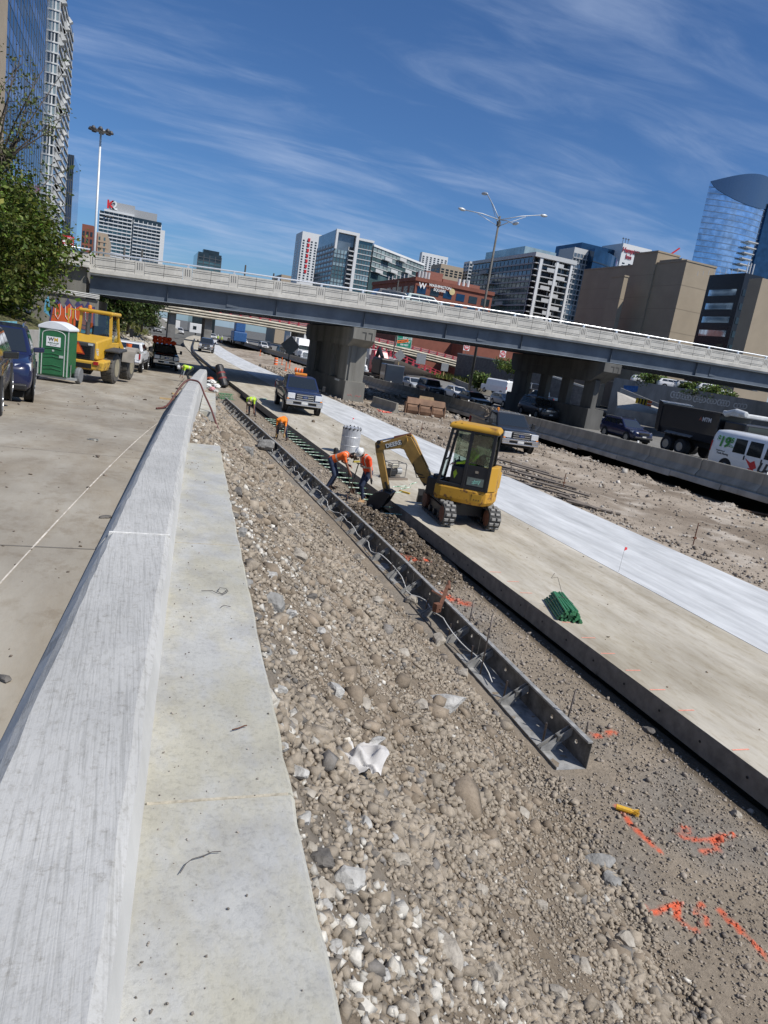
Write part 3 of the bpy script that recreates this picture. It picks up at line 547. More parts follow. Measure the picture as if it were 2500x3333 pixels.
P = np.stack([Xr,Yr,ground_z(Xr,Yr)],-1); Rs = .021*np.exp(rng.normal(0,.45,n)); Cs = np.array((.13,.105,.080))*(.6+.9*rng.uniform(0,1,(n,1)))
tag(scatter('soil_clods', P[keep], Rs[keep], Cs[keep]), 'dark damp soil clods heaped by the excavator bucket', 'soil', kind='stuff')
# rubble along the dirt strip and in front of the old pavement edge
n = 9000; Xr = rng.uniform(14.15,25.4,n); Yr = 8*np.exp(rng.uniform(0,1,n)*math.log(90/8)); edge = rng.uniform(0,1,n) < .45; Xr = np.where(edge, np.where(rng.uniform(0,1,n)<.5, 24.0+rng.normal(0,.35,n), 14.5+np.abs(rng.normal(0,.5,n))), Xr)
ix = np.clip(((Xr-14.02)/(26.3-14.02)*149).round().astype(int),0,149); iy = np.clip((np.log(Yr/6)/math.log(25)*329).round().astype(int),0,329)
P = np.stack([Xr,Yr,ZD[iy,ix]],-1); Rs = (.012+.0007*Yr)*np.exp(rng.normal(0,.5,n)); Cs = np.where((rng.uniform(0,1,n)<.2)[:,None], np.array((.42,.40,.37)), np.array((.25,.215,.18)))*(.75+.5*rng.uniform(0,1,(n,1)))
tag(scatter('rubble', P, Rs, Cs, ang=True), 'scattered rubble on the dirt strip beside the median', 'rubble', kind='stuff')
def dirt_z(x, y):
    ix = int(np.clip(round((x-14.02)/(26.3-14.02)*149),0,149)); iy = int(np.clip(round(math.log(max(y,6)/6)/math.log(25)*329),0,329)); return float(ZD[iy,ix])
# single rocks
m_rock = {k: mat('rock_'+k, c, .9, 0, .25, 9, .02, 26, col2=c2) for k, c, c2 in (('white',(.32,.31,.29),(.50,.49,.465)),('tan',(.28,.245,.20),(.42,.385,.33)),('grey',(.19,.185,.175),(.30,.295,.28)),('dark',(.09,.082,.074),(.16,.148,.135)))}
def rock(px, py, size, kind, st=(1,1,.75), lab=None, pt=None):
    p = pt or onG(px, py); d = (p - Vector((0,0,CAMH))).dot(C_F); r = 1.25*size/2*d/FPX
    nv = _iv2.copy(); cuts = rng.normal(0,1,(18,3)); cuts /= np.linalg.norm(cuts,axis=1)[:,None]
    for c in cuts:
        lim = rng.uniform(.48,.84); dd = nv@c; nv -= np.outer(np.maximum(dd-lim,0),c)
    nv *= 1 + (fbm(nv[:,0]*2+px, nv[:,1]*2+nv[:,2]*3, 3, 2, px % 50)*.22)[:,None]
    nv = nv*np.array(st)*r*1.12; a = rng.uniform(0,6.28); c, s = math.cos(a), math.sin(a); nv = nv@np.array(((c,s,0),(-s,c,0),(0,0,1)))
    me = bpy.data.meshes.new('rock'); me.from_pydata(nv.tolist(), [], _if2); o = obj('rock', me, m_rock[kind], loc=(p.x,p.y,p.z+r*.22))
    labs = {'white':'pale limestone rock lying among gravel on the bank','tan':'dusty tan rock half buried in the gravel bank','grey':'grey stone lying in gravel of the bank','dark':'dark damp lump of soil on the gravel bank'}
    return tag(o, lab or labs[kind], 'rock', None if lab else kind+' rocks on the bank')
for a in [(1086,2251,62,'white',(1.3,.8,.6)),(947,2365,50,'tan'),(965,2522,64,'white'),(989,2673,56,'white'),(1212,2428,62,'white',(1.5,.6,.3)),(1224,2576,44,'white'),(1188,3004,50,'white'),(1104,3016,44,'tan'),(1285,2805,88,'tan',(1.5,.6,.5)),(1514,3167,46,'white'),(1086,3089,50,'white'),(1128,2703,44,'white'),(1188,2685,48,'white'),(1279,2733,44,'white'),(1598,3185,76,'tan'),(1369,2305,50,'tan'),(1182,2299,46,'tan'),(941,2004,42,'white'),(1037,2062,36,'white'),(946,2127,34,'white'),(864,2125,42,'grey'),(782,1739,40,'grey'),(970,1816,50,'tan'),(806,1478,44,'grey'),(772,1609,40,'dark'),(1958,2812,80,'grey',(1.4,.7,.5)),(1988,2879,60,'grey'),(2036,3072,66,'tan'),(1807,3240,62,'tan'),(1602,3192,66,'tan'),(1994,3295,52,'tan'),(2398,2656,36,'tan'),(980,2440,40,'tan'),(1003,2585,44,'tan'),(905,2250,46,'white'),(1240,2890,44,'white'),(1330,2560,34,'tan'),(1120,2100,36,'tan'),(1010,1950,40,'dark'),(840,1690,34,'dark'),(1170,1820,34,'tan'),(1225,1960,38,'tan'),(1340,1960,40,'tan'),(1310,2130,46,'tan'),(1500,2200,50,'tan'),(1430,2500,36,'tan'),(1700,2650,40,'tan'),(1560,2900,44,'tan'),(1760,2950,40,'tan'),(1900,3150,44,'tan'),(1150,3230,52,'white'),(1250,3180,50,'white'),(1330,3290,60,'tan'),(1040,3180,46,'white'),(1060,2960,46,'white'),(920,2440,36,'white'),(1010,2760,40,'tan'),(1390,2700,36,'tan'),(880,1880,36,'white'),(800,1900,34,'grey'),(830,2010,38,'dark'),(760,1680,32,'dark')]:
    rock(*a)
rock(1137,2884,118,'white',(1.0,.75,.8),'largest white limestone block, leaning on a tan rock by the ledge'); rock(1050,2902,84,'tan',(1,.9,.8),'blocky tan rock wedged between the ledge and big white block')
rock(1447,3095,118,'tan',(1.6,.8,.45),'long half buried tan boulder with a pale broken flank'); rock(893,1985,88,'grey',(.8,.7,1.15),'tall broken grey concrete chunk standing upright on the bank')
rock(1447,2299,100,'white',(1.5,.8,.5),'crumbling whitish lump of concrete below the steel forms'); rock(1037,2805,92,'dark',(1.3,.8,.5),'dark slab of clay sticking out beside the ledge')
rock(873,1464,58,'grey',(1.3,.9,.6),'grey boulder on the crest of the far spoil heap'); rock(2109,2384,42,'dark',(1.2,.8,.6),'dark flat stone alone on the trench floor by the slab')
rock(1428,2090,64,'tan',(1.2,.8,.6),'dusty clod resting against the rusty bracket')
# white rag
p = onG(1150,2500); k = 26; u = np.linspace(-1,1,k); U, V_ = np.meshgrid(u,u); rr = np.sqrt(U*U+V_*V_); ang = np.arctan2(V_,U)
Xq = U*.15*(1+.35*np.sin(3*ang+1)); Yq = V_*.15*(1+.3*np.cos(2*ang)); Zq = .04+.07*np.exp(-rr*1.3)+fbm(U+3,V_+5,3,1.6,50)*.13+.016*np.sin(11*U+7*V_+4*fbm(U+1,V_,2,1.5,52))
field('r', Xq, Yq, Zq, np.ones((k,k,3))*.6, mat('rag_cloth', (.50,.485,.47), .9, 0, .18, 9)); rag = bpy.data.objects['r']; rag.name = 'rag'; rag.location = p; tag(rag, 'crumpled dirty white rag on the gravel bank', 'rag')
# bits on the ledge and ramp
m_wire = mat('tie_wire', (.09,.08,.075), .6, .3, .2); m_rust = mat('rust', (.14,.06,.035), .8, .1, .4, 12, .004, 40)
def on_led(x, y):
    v = px_ray(x,y); k = -(HP+.13)/(v.z+GZ*v.y); return Vector((v.x*k, v.y*k, CAMH+v.z*k+.004))
def wire(name, pts, r, lab, m=m_wire, f=on_led, lift=.004):
    P = [f(*q)+Vector((0,0,lift+r)) for q in pts]; c = sum(P, Vector())/len(P); b = B().path([q-c for q in P], r, 5); return tag(b.build(name, m, loc=c, smooth=True), lab, name.replace('_',' '))
wire('bent_nail', [(755,2383),(775,2378),(795,2370),(803,2369)], .0025, 'dark bent nail lying on the pale ledge', m_rust)
wire('tie_wire', [(585,2852),(605,2820),(625,2805),(660,2795),(690,2782),(718,2780)], .0013, 'long bent twig of wire lying across near ledge slab')
wire('tie_wire', [(655,1928),(690,1927),(705,1935),(725,1940),(742,1930),(735,1920),(715,1918),(708,1930),(722,1938),(740,1925)], .0018, 'looped tie wire lying on the middle ledge slab')
wire('tie_wire', [(718,1982),(728,1975),(750,1980)], .0018, 'short curl of wire next to the looped tie wire')
n = 240; Yr = 1.15*np.exp(rng.uniform(0,1,n)*math.log(10/1.15)); er = -.0+.42*np.where(rng.uniform(0,1,n)<.4, np.abs(rng.normal(0,.12,n)), rng.uniform(0,1,n)); er = np.clip(er,0,.42); Xr = er+GX*Yr+.00042*Yr**2
P = np.stack([Xr,Yr,CAMH-HP-GZ*Yr-.13],-1); Cs = np.array((.22,.20,.18))*(.5+1.3*rng.uniform(0,1,(n,1))); tag(scatter('ledge_pebbles', P, .0018*np.exp(rng.normal(0,.5,n))*(1+.12*Yr), Cs, sink=0), 'tiny pebbles scattered over the concrete ledge', 'pebbles', kind='stuff')
n = 300; Yr = 2.6*np.exp(rng.uniform(0,1,n)*math.log(30/2.6)); er = -.6-5*rng.uniform(0,1,n)**1.3; Xr = er+GX*Yr+.00042*Yr**2; P = np.stack([Xr,Yr,[zramp(q) for q in Yr]],-1); Cs = np.array((.14,.115,.095))*(.5+1.2*rng.uniform(0,1,(n,1)))
tag(scatter('road_crumbs', P, .004*np.exp(rng.normal(0,.6,n))*(1+.12*Yr), Cs, sink=0, flat=.4), 'dark mud crumbs scattered over the ramp pavement', 'mud', kind='stuff')
n = 200; Xr = rng.uniform(7.2,10.4,n); Yr = rng.uniform(6,40,n); tag(scatter('slab_crumbs', np.stack([Xr,Yr,np.zeros(n)],-1), .007*np.exp(rng.normal(0,.6,n))*(1+.03*Yr), np.array((.2,.16,.12))*(.6+.8*rng.uniform(0,1,(n,1))), sink=0, flat=.5), 'mud crumbs dropped on the new slab', 'mud', kind='stuff')
def on_ramp(x, y):
    v = px_ray(x,y); v = v/v.length
    lo, hi = 1.0, 120.0
    for _ in range(60):
        mid = (lo+hi)/2; q = v*mid
        if CAMH+q.z > zramp(q.y): lo = mid
        else: hi = mid
    q = v*lo; return Vector((q.x,q.y,zramp(q.y)))
for (x, y, s, lb) in ((345,1686,26,'dark stone lying on the ramp against the parapet wall'),(20,2212,40,'flaky dark mud scrap on ramp near the parapet')):
    p = on_ramp(x,y); rock(x,y,s,'dark',(1.3,.8,.45),lb,pt=p)
wire('wire_scrap', [(283,1431),(300,1434),(320,1436),(318,1432),(290,1430)], .006, 'bright bent metal strip on the ramp pavement', mat('tin', (.4,.42,.4), .4, .7, .2), on_ramp)
# ================================================================== sprayed survey marks on soil and slab
for i, q in enumerate([(1612,1862),(1670,1893),(1712,1930),(1850,2026),(1915,2076),(1978,2127),(2060,2182),(2140,2245),(2233,2312),(2410,2440)]):
    p = onZ(*q, 0); w_ = .13; B().quad((p.x-w_,p.y-.012,.004),(p.x+w_,p.y-.02,.004),(p.x+w_,p.y+.005,.004),(p.x-w_,p.y+.012,.004)).build('dowel_mark', mat('faded_mark', (.72,.30,.22), .9, 0, .25, 30), lane1)
# ================================================================== steel paving forms
m_form = mat('form_steel', (.085,.085,.085), .55, .35, .5, 5, .002, 40, col2=(.23,.225,.215)); m_formd = mat('form_dusty', (.22,.22,.215), .7, .2, .3, 6, .002, 50, col2=(.42,.415,.40)); m_pin = mat('stake_steel', (.12,.10,.09), .5, .6, .3, 10)
FL = 3.04
def plate_holes(y0, y1, z0, z1, holes, r):
    b = B(); ys_ = sorted(holes); edges = [y0]+[(a+c)/2 for a, c in zip(ys_[:-1], ys_[1:])]+[y1]
    for i, hy in enumerate(ys_):
        a, c = edges[i], edges[i+1]; zc_ = (z0+z1)/2+.02; n = 12; o = len(b.v); inn = []; out = []
        for k in range(n):
            t = 2*math.pi*k/n; cy_, sy_ = math.cos(t), math.sin(t); inn.append((0,hy+r*cy_,zc_+r*sy_))
            f = min(((c-hy) if cy_ > 0 else (hy-a))/max(abs(cy_),1e-6), ((z1-zc_) if sy_ > 0 else (zc_-z0))/max(abs(sy_),1e-6)); out.append((0,hy+f*cy_,zc_+f*sy_))
        b.add(inn+out, [(k,(k+1) % n, n+(k+1) % n, n+k) for k in range(n)])
        for (yy,zz) in ((a,z0),(a,z1),(c,z0),(c,z1)):       # fill the corners left by the ray fan
            best = sorted(range(n), key=lambda k: (out[k][1]-yy)**2+(out[k][2]-zz)**2)[:2]; b.add([(0,yy,zz),out[best[0]],out[best[1]]], [(0,1,2)])
    return b
def make_form():
    root = thing('steel_paving_form', '', 'paving form')
    hs = [.28,.85,1.5,2.15,2.75]
    o = plate_holes(0,FL,0,.33,hs,.028).build('face_plate', m_form, root); md = o.modifiers.new('s','SOLIDIFY'); md.thickness = .008; md.offset = 0
    B().bx(-.055,.012,.004,FL-.004,.325,.352).build('top_rail', m_formd, root, bevel=.004); B().bx(-.41,.01,.004,FL-.004,-.012,0).build('base_flange', m_formd, root)
    B().bx(-.41,-.40,.004,FL-.004,0,.03).build('flange_lip', m_form, root)
    for y in (.42,1.5,2.6):
        br_ = B().prism([(-.395,.0),(-.395,.05),(-.03,.30),(-.006,.30),(-.006,.20),(-.18,.07),(-.20,0)], y-.035, y-.027,'y').prism([(-.395,.0),(-.395,.05),(-.03,.30),(-.006,.30),(-.006,.20),(-.18,.07),(-.20,0)], y+.027, y+.035,'y').build('brace', m_formd, root)
        B().bx(-.20,-.11,y-.045,y+.026,.13,.20).build('wedge', m_form, br_)
        pn_ = B().tube((0,0,-.1),(0,0,.27),.013,n=8).build('stake', m_pin, root, loc=(-.25,y+.16,0), rot=(random.uniform(-.12,.12),random.uniform(-.15,.05),0))
    return root
f0 = make_form(); forms = [f0]+[copy_tree(f0) for _ in range(11)]
for i, f in enumerate(forms):
    y = 6.0+i*(FL+.012); xo = 5.30+.20*math.sin(min(1,(y-6)/11)*math.pi/2)-.16*max(0,(y-18)/22); xn = 5.30+.20*math.sin(min(1,(y+FL-6)/11)*math.pi/2)-.16*max(0,(y+FL-18)/22)
    f.location = (xo, y, -.352+random.uniform(-.006,.006)); f.rotation_euler = (0,0,-math.atan2(xn-xo,FL))
    tag(f, 'end piece of the steel paving form line, lying beside the trench floor' if i == 0 else 'dusty grey steel paving form section braced in the line along the trench', 'paving form', None if i == 0 else 'steel forms in a line')
def rod(x0, y0, x1, y1, lab, r=.011, z0=None):       # tall stake: foot pixel on the ground, top pixel at same distance
    p = onG(x0,y0); v = px_ray(x1,y1); k = (p.y)/v.y; q = Vector((v.x*k,p.y,CAMH+v.z*k)); q = Vector((p.x+(q.x-p.x)*.8, p.y, q.z))
    return tag(B().tube((0,0,-.15),(q-p),r,n=8).build('stake', m_pin, loc=p, smooth=True), lab, 'stake')
rod(1828,2405,1877,2245,'tall steel stake through end brace of the nearest form'); rod(1562,2195,1605,2003,'tall steel stake at second brace of the form line'); rod(1517,2075,1543,1955,'tall steel stake next to the rusty bracket'); rod(1908,2388,1915,2350,'short stub stake at the very end of the forms')
p = onG(1440,2045); b = B().bar((-.16,-.1,-.02),(.20,.13,.30),.05,.10).bar((.06,.0,.14),(-.26,.05,.30),.025,.03).bx(-.24,-.12,-.12,-.02,-.05,.10).tube((.20,.08,.26),(.28,.2,.36),.03)
br_o = tag(B().build('x', None) if False else b.build('form_bracket', m_rust, loc=(5.28,10.35,-.08), rot=(0,0,.35), bevel=.004), 'rusty brown steel bracket hooked over the form line', 'bracket')
# white rope trailing along the form braces
pts = []; 
for i in range(90):
    y = 8.0+i*.24; s_ = 5.30+.20*math.sin(min(1,(y-6)/11)*math.pi/2)-.16*max(0,(y-18)/22); pts.append((s_-.25+.045*math.sin(y*3.1)+.02*math.sin(y*7), y, -.20+.05*math.sin(y*2.07)+.04*math.sin(y*5.3)))
tag(B().path(pts, .009, 5).build('rope', mat('white_rope', (.62,.62,.60), .9, 0, .15), smooth=True), 'white rope trailing over the braces of the steel forms', 'rope')
# yellow brush head on the trench floor
p = onG(2035,2645); bh = thing('brush_head', 'yellow bristle brush head lying on the trench floor', 'brush', p, R_(-38)); my_ = mat('yellow_plastic', (.62,.36,.02), .6, 0, .2, 30)
B().tube((-.10,0,.035),(.06,0,.035),.03,n=10).build('handle', my_, bh); b = B()
for i in range(50): b.tube((.05,random.uniform(-.02,.02),.035+random.uniform(-.02,.02)),(.12+random.uniform(0,.02),random.uniform(-.05,.05),.035+random.uniform(-.03,.04)),.003,n=4)
b.build('bristles', my_, bh)
# bundle of green epoxy bars on the slab
m_gbar = mat('green_epoxy', (.045,.19,.085), .45, 0, .25, 12)
rb = thing('rod_bundle', 'tied bundle of green epoxy coated steel bars lying on slab', 'bar bundle', onZ(1830,2000,0)+Vector((.08,.12,0)), R_(72)); r0 = None; k = 0; rb.scale = (1.3,1.45,1.4)
for row in range(5):
    for c in range(9-row):
        loc = (random.uniform(-.03,.03), (c-(8-row)/2)*.034, .018+row*.030); 
        if r0 is None: r0 = B().tube((-.38,0,0),(.38,0,0),.0165,n=8).build('bar', m_gbar, rb, loc=loc, smooth=False)
        else: inst(r0, 'bar', rb, loc, (0,random.uniform(-.02,.02),random.uniform(-.04,.04)))
B().path([(.1,-.17,.0),(.1,-.14,.10),(.1,-.05,.165),(.1,.05,.165),(.1,.14,.10),(.1,.17,.0)], .004, 5).build('tie', m_wire, rb); B().path([(.1,.0,.16),(.12,.06,.3),(.10,.12,.42),(.16,.18,.38),(.2,.14,.44)], .003, 5).build('tie', m_wire, rb)
for i, (x, y) in enumerate(((1285,1605),(1300,1585),(1320,1590),(1345,1575))):
    p = onZ(x,y,0); tag(B().tube((-.33,0,.017),(.33,0,.017),.015,n=7).build('loose_bar', tb_m, loc=p, rot=(0,0,random.uniform(.5,.9))), 'loose green coated bar lying on the slab by the excavator bucket', 'steel bar', 'loose bars on the slab')
# wire flags
def flag(x, y, x2, y2, lab, z=0, f=None):
    p = f(x,y) if f else onZ(x,y,z); h = (onY(x2,y2,p.y).z-p.z); t = thing('wire_flag', lab, 'marker flag', p); B().tube((0,0,-.05),(.02,0,h),.003,n=4).build('wire', m_wire, t); B().add([(.02,0,h),(.02,0,h-.09),(.11,.02,h-.06),(.10,.02,h-.01)],[(0,1,2,3)]).build('pennant', mat('flag_red', (.62,.05,.06), .7, 0, .1), t)
flag(2013,1862,2028,1780,'small red marking flag on a wire standing at slab lane joint'); flag(1145,1378,1150,1360,'tiny red marking flag on the slab in front of the dark blue pickup')
for (x,y,x2,y2,lb) in ((2254,1780,2262,1702,'rusty survey stake in dirt beside the white lane'),(1370,1410,1374,1375,'thin rusty stake in dirt near the loader bucket'),(1832,1590,1838,1542,'rusty stake beside the pile of boards')):
    p = onZ(x,y,-.1); h = onY(x2,y2,p.y).z-p.z; st_ = thing('survey_stake', lb, 'stake', p); B().tube((0,0,-.2),(0,0,h),.016,n=6).build('rod', m_rust, st_); B().bx(-.05,.05,-.03,.03,h*.35,h*.35+.05).build('clip', m_rust, st_)
# weathered boards on the dirt
m_wood = mat('weathered_wood', (.10,.075,.055), .85, 0, .35, 2.5, .003, 30, stretch=(.5,6,6), col2=(.26,.22,.18))
for i, (x, y, L, rz, ry, lb) in enumerate([(1650,1505,2.6,-1.15,0,0),(1690,1520,3.0,-1.0,.03,0),(1745,1545,2.8,-1.2,0,.0),(1700,1545,3.2,-1.05,-.02,0),(1780,1570,2.6,-1.0,.02,0),(1830,1600,2.4,-1.15,0,0),(1660,1530,2.2,-1.05,0,0),(1880,1640,2.0,-1.4,.0,0),(1730,1575,2.4,-.95,.02,0),(1790,1600,2.2,-1.05,0,0)]):
    p = onZ(x,y,-.06); o = B().bx(-L/2,L/2,-.11,.11,0,.05).build('wood_board', m_wood, loc=(p.x,p.y,dirt_z(p.x,p.y)+.02+.045*(i % 3)), rot=(random.uniform(-.04,.04),ry,rz), bevel=.004); tag(o, 'weathered dark board in the loose pile on the dirt strip', 'board', 'boards in the loose pile')
p = onZ(2440,1680,-.4); m_bw = mat('brown_wood',(.14,.085,.05),.8,0,.3,3,.003,30,stretch=(.5,6,6))
for dx, dy, lb in ((0,0,'brown board lying beside the old pavement edge'),(.7,-.35,'second brown board half under the one by pavement edge')): tag(B().bx(-1.3,1.3,-.13,.13,0,.05).build('wood_board', m_bw, loc=(p.x+dx,p.y+dy,dirt_z(p.x+dx,p.y+dy)+(.14 if dx == 0 else .07)), rot=(0,0,-.55)), lb, 'board')
p = onZ(1930,1660,-.1); tag(B().bx(-.9,.9,-.14,.14,0,.06).build('wood_board', m_wood, loc=(p.x,p.y,dirt_z(p.x,p.y)+.05), rot=(0,.04,-.72)), 'thick single plank lying close to the white lane edge', 'board')
# ================================================================== second bridge, far ramp, walls
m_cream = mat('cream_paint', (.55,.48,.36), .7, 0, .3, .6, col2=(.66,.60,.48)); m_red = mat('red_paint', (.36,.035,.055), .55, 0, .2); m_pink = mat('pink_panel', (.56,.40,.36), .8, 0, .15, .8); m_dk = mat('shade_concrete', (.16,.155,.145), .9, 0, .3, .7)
b2 = thing('road_bridge', 'far cream beamed bridge with red railing crossing beyond the first bridge', 'bridge', (30,150,0))
def b2p(x): return 0.0 if x < 22 else -.0009*(x-22)**2
XS = [-2+3*i for i in range(26)]
for i, z in enumerate((5.0,5.5,6.0)):
    B().path([(x-30,-.1-.12*i,z+b2p(x)+.012*(x-2)*(x<22)+.24*(x>=22)) for x in XS], .20, 8).build('beam', m_cream, b2, smooth=True)
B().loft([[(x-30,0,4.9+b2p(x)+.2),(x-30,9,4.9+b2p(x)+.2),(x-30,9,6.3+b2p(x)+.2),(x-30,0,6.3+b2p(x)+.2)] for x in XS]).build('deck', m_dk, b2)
B().loft([[(x-30,-.05,6.3+b2p(x)+.2),(x-30,.05,6.3+b2p(x)+.2),(x-30,.05,6.95+b2p(x)+.2),(x-30,-.05,6.95+b2p(x)+.2)] for x in XS]).build('infill_panel', m_pink, b2)
for dz in (.45,.85): B().path([(x-30,-.2,6.35+dz+b2p(x)) for x in XS], .07, 6).build('red_rail', m_red, b2)
po = B().prism([(-.22,0),(.22,0),(.08,.95),(-.08,.95)], -.28, -.12,'y').build('red_post', m_red, b2, loc=(XS[0]-30,0,6.35))
for i in range(1, 38):
    x = -2+2*i; inst(po, 'red_post', b2, (x-30,0,6.35+b2p(x)))
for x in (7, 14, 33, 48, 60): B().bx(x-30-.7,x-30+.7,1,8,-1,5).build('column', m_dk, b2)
rp = thing('exit_ramp', 'far concrete ramp with two red railings dropping from the second bridge', 'ramp')
A0, A1, A2 = onY(1190,1128,140), onY(1300,1172,120), onZ(1445,1232,.1)
def rl(p, q, off): 
    return p, q
Lf = [onY(1176,1142,139), onY(1240,1172,122), onZ(1322,1220,.1)]; Rt = [A0, A1, A2]
B().add([*Lf, *Rt], [(0,3,4,1),(1,4,5,2)]).build('deck', mat('ramp_far', (.52,.46,.43), .85, 0, .15), rp)
B().add([*Lf, *[p-Vector((0,0,p.z+1)) for p in Lf]], [(0,1,4,3),(1,2,5,4)]).build('side_wall', m_old, rp)
for side in (Lf, Rt):
    for dz in (.55,1.05): B().path([p+Vector((0,0,dz)) for p in side], .07, 6).build('red_rail', m_red, rp)
    pp = None
    for k in range(17):
        t = k/16*2; i = min(int(t),1); p = side[i].lerp(side[i+1], t-i)
        if pp is None: pp = B().prism([(-.3,0),(.3,0),(.1,1.1),(-.1,1.1)], -.08, .08,'y').build('red_post', m_red, rp, loc=p)
        else: inst(pp, 'red_post', rp, p)
m_block = mat('dark_block', (.115,.113,.11), .9, 0, .35, 1.2, .01, 4, stretch=(1,1,2))
def wallq(name, lab, top, zbase, m, th=.5, cap=None):
    t = thing(name, lab, 'wall'); r = []
    for p in top: r.append([(p.x,p.y,zbase),(p.x+th,p.y+th,zbase),(p.x+th,p.y+th,p.z),(p.x,p.y,p.z)])
    B().loft(r).build('wall', m, t)
    if cap: B().loft([[(p.x-.1,p.y-.1,p.z),(p.x+th,p.y+th,p.z),(p.x+th,p.y+th,p.z+.25),(p.x-.1,p.y-.1,p.z+.25)] for p in top]).build('coping', cap, t)
    return t
wallq('retaining_wall', 'dark block retaining wall with pale coping sloping down beyond the bridge', [onY(1490,1152,146), onY(1600,1170,128), onY(1690,1192,112), onY(1760,1216,101), onY(1900,1262,86)], -1.2, m_block, cap=mat('coping_pale', (.50,.48,.43), .8, 0, .1))
rw = wallq('retaining_wall', 'long grey concrete retaining wall tagged with white graffiti below parked cars', [onX(2000,1228,70), onX(2120,1248,70), onX(2250,1268,70), onX(2395,1292,70), onX(2600,1326,70)], -1.2, mat('grey_wall', (.24,.235,.225), .9, 0, .3, .6, stretch=(1,1,.4)))
wallq('retaining_wall', 'low concrete flood wall in shade behind the dump truck', [onX(2020,1262,62), onX(2140,1312,62), onX(2300,1350,62)], -1.2, mat('grey_wall2', (.33,.32,.30), .9, 0, .25, .8))
tag(B().add([onX(2010,1275,60), onX(2150,1330,60), onX(2150,1352,52), onX(2010,1328,52)], [(0,1,2,3)]).build('sunlit_slope', mat('slope_conc', (.42,.39,.34), .9, 0, .2)), kind='structure')
# graffiti on the right wall: rounded white letters, and blue block
def blobs(par_, X, pts, col, lw=.05):
    mw = mat('graf_'+str(col[0]), col, .8, 0, .1)
    for (x, y, w, h) in pts:
        p = onX(x, y, X-.02); s = (onX(x+w, y, X).y-onX(x-w, y, X).y); hh = (p.z-onX(x, y+h, X).z)
        b = B(); n = 14
        for k in range(n):
            t0, t1 = 2*math.pi*k/n, 2*math.pi*(k+1)/n
            def q(t, r): return (X-.03, p.y+abs(s)*.5*math.cos(t)*r, p.z+hh*math.sin(t)*r)
            b.quad(q(t0,1), q(t1,1), q(t1,.62), q(t0,.62))
        b.build('graffiti_loop', mw, par_)
blobs(rw, 70, [(2190+i*9,1284+i*1.5,8,12-(i % 2)*3) for i in range(4)]+[(2226+i*9,1292+i*1.5,8,9) for i in range(3)]+[(2264+i*9,1298+i*1.4,8,12-(i % 2)*3) for i in range(4)]+[(2308+i*9,1305+i,8,9) for i in range(3)]+[(2342+i*9,1310+i*1.3,8,11) for i in range(4)]+[(2395+i*10,1320+i,8,9) for i in range(4)], (.55,.55,.54))
b = B().add([onX(2030,1254,69.97), onX(2078,1257,69.97), onX(2074,1275,69.97), onX(2050,1277,69.97), onX(2031,1271,69.97)], [(0,1,2,3,4)]); b.build('graffiti_block', mat('graf_blue', (.03,.12,.34), .8, 0, .4, 3), rw)
# curved inner barrier and weedy gore beyond the first bridge
cb = thing('curved_barrier', 'curved concrete barrier around the weedy gore beyond the black sedan', 'barrier'); pts = [onZ(1440,1212,.9),onZ(1500,1240,.9),onZ(1560,1262,.9),onZ(1640,1275,.9),onZ(1720,1285,.9)]
B().loft([[(p.x-.3,p.y-.1,-.2),(p.x+.3,p.y+.1,-.2),(p.x+.1,p.y,p.z),(p.x-.1,p.y,p.z)] for p in pts]).build('wall', m_barr, cb)
# big light pole with four arms
base = onZ(1529,1248,.9); 
dirv = px_ray(1531,1244); kk = 78/(dirv.dot(C_F)/1.0)
base = Vector((0,0,CAMH)) + dirv*kk; top = px_ray(1623,703); top = Vector((0,0,CAMH)) + top*(base.y/top.y)
lp = thing('light_pole', 'tall weathered four armed highway light pole rising behind the bridge', 'light pole', (base.x,base.y,0)); hz = top.z
m_pole = mat('pole_weathered', (.115,.11,.10), .8, .2, .3, 2); m_arm = mat('arm_grey', (.42,.44,.46), .5, .4, .1)
B().tube((0,0,-.2),(0,0,hz),.17,.10,n=12).build('pole', m_pole, lp, smooth=True); B().bx(-.16,.16,-.16,.16,hz-1.0,hz-.5).build('collar', m_pole, lp)
for (x, y) in ((1512,683),(1763,700),(1585,630),(1672,728)):
    e = onY(x, y, base.y+(-2.2 if (x,y) == (1672,728) else (2.0 if x == 1585 else 0))); e = e-Vector((base.x,base.y,0)); h = Vector((0,0,hz-.35)); mid = h.lerp(e,.5)+Vector((0,0,.12)); a = B().path([h, mid, e], .05, 6).path([Vector((0,0,hz-1.0)), h.lerp(e,.62)], .03, 5).build('arm', m_arm, lp, smooth=True)
    d = Vector((e.x,e.y,0)).normalized(); B().lathe([(.03,-.45),(.13,-.3),(.17,0),(.12,.3),(.03,.42)], axis='x', n=10).build('lamp_head', m_arm, a, loc=e+d*.3, rot=(0,-.08,math.atan2(d.y,d.x)), smooth=True)
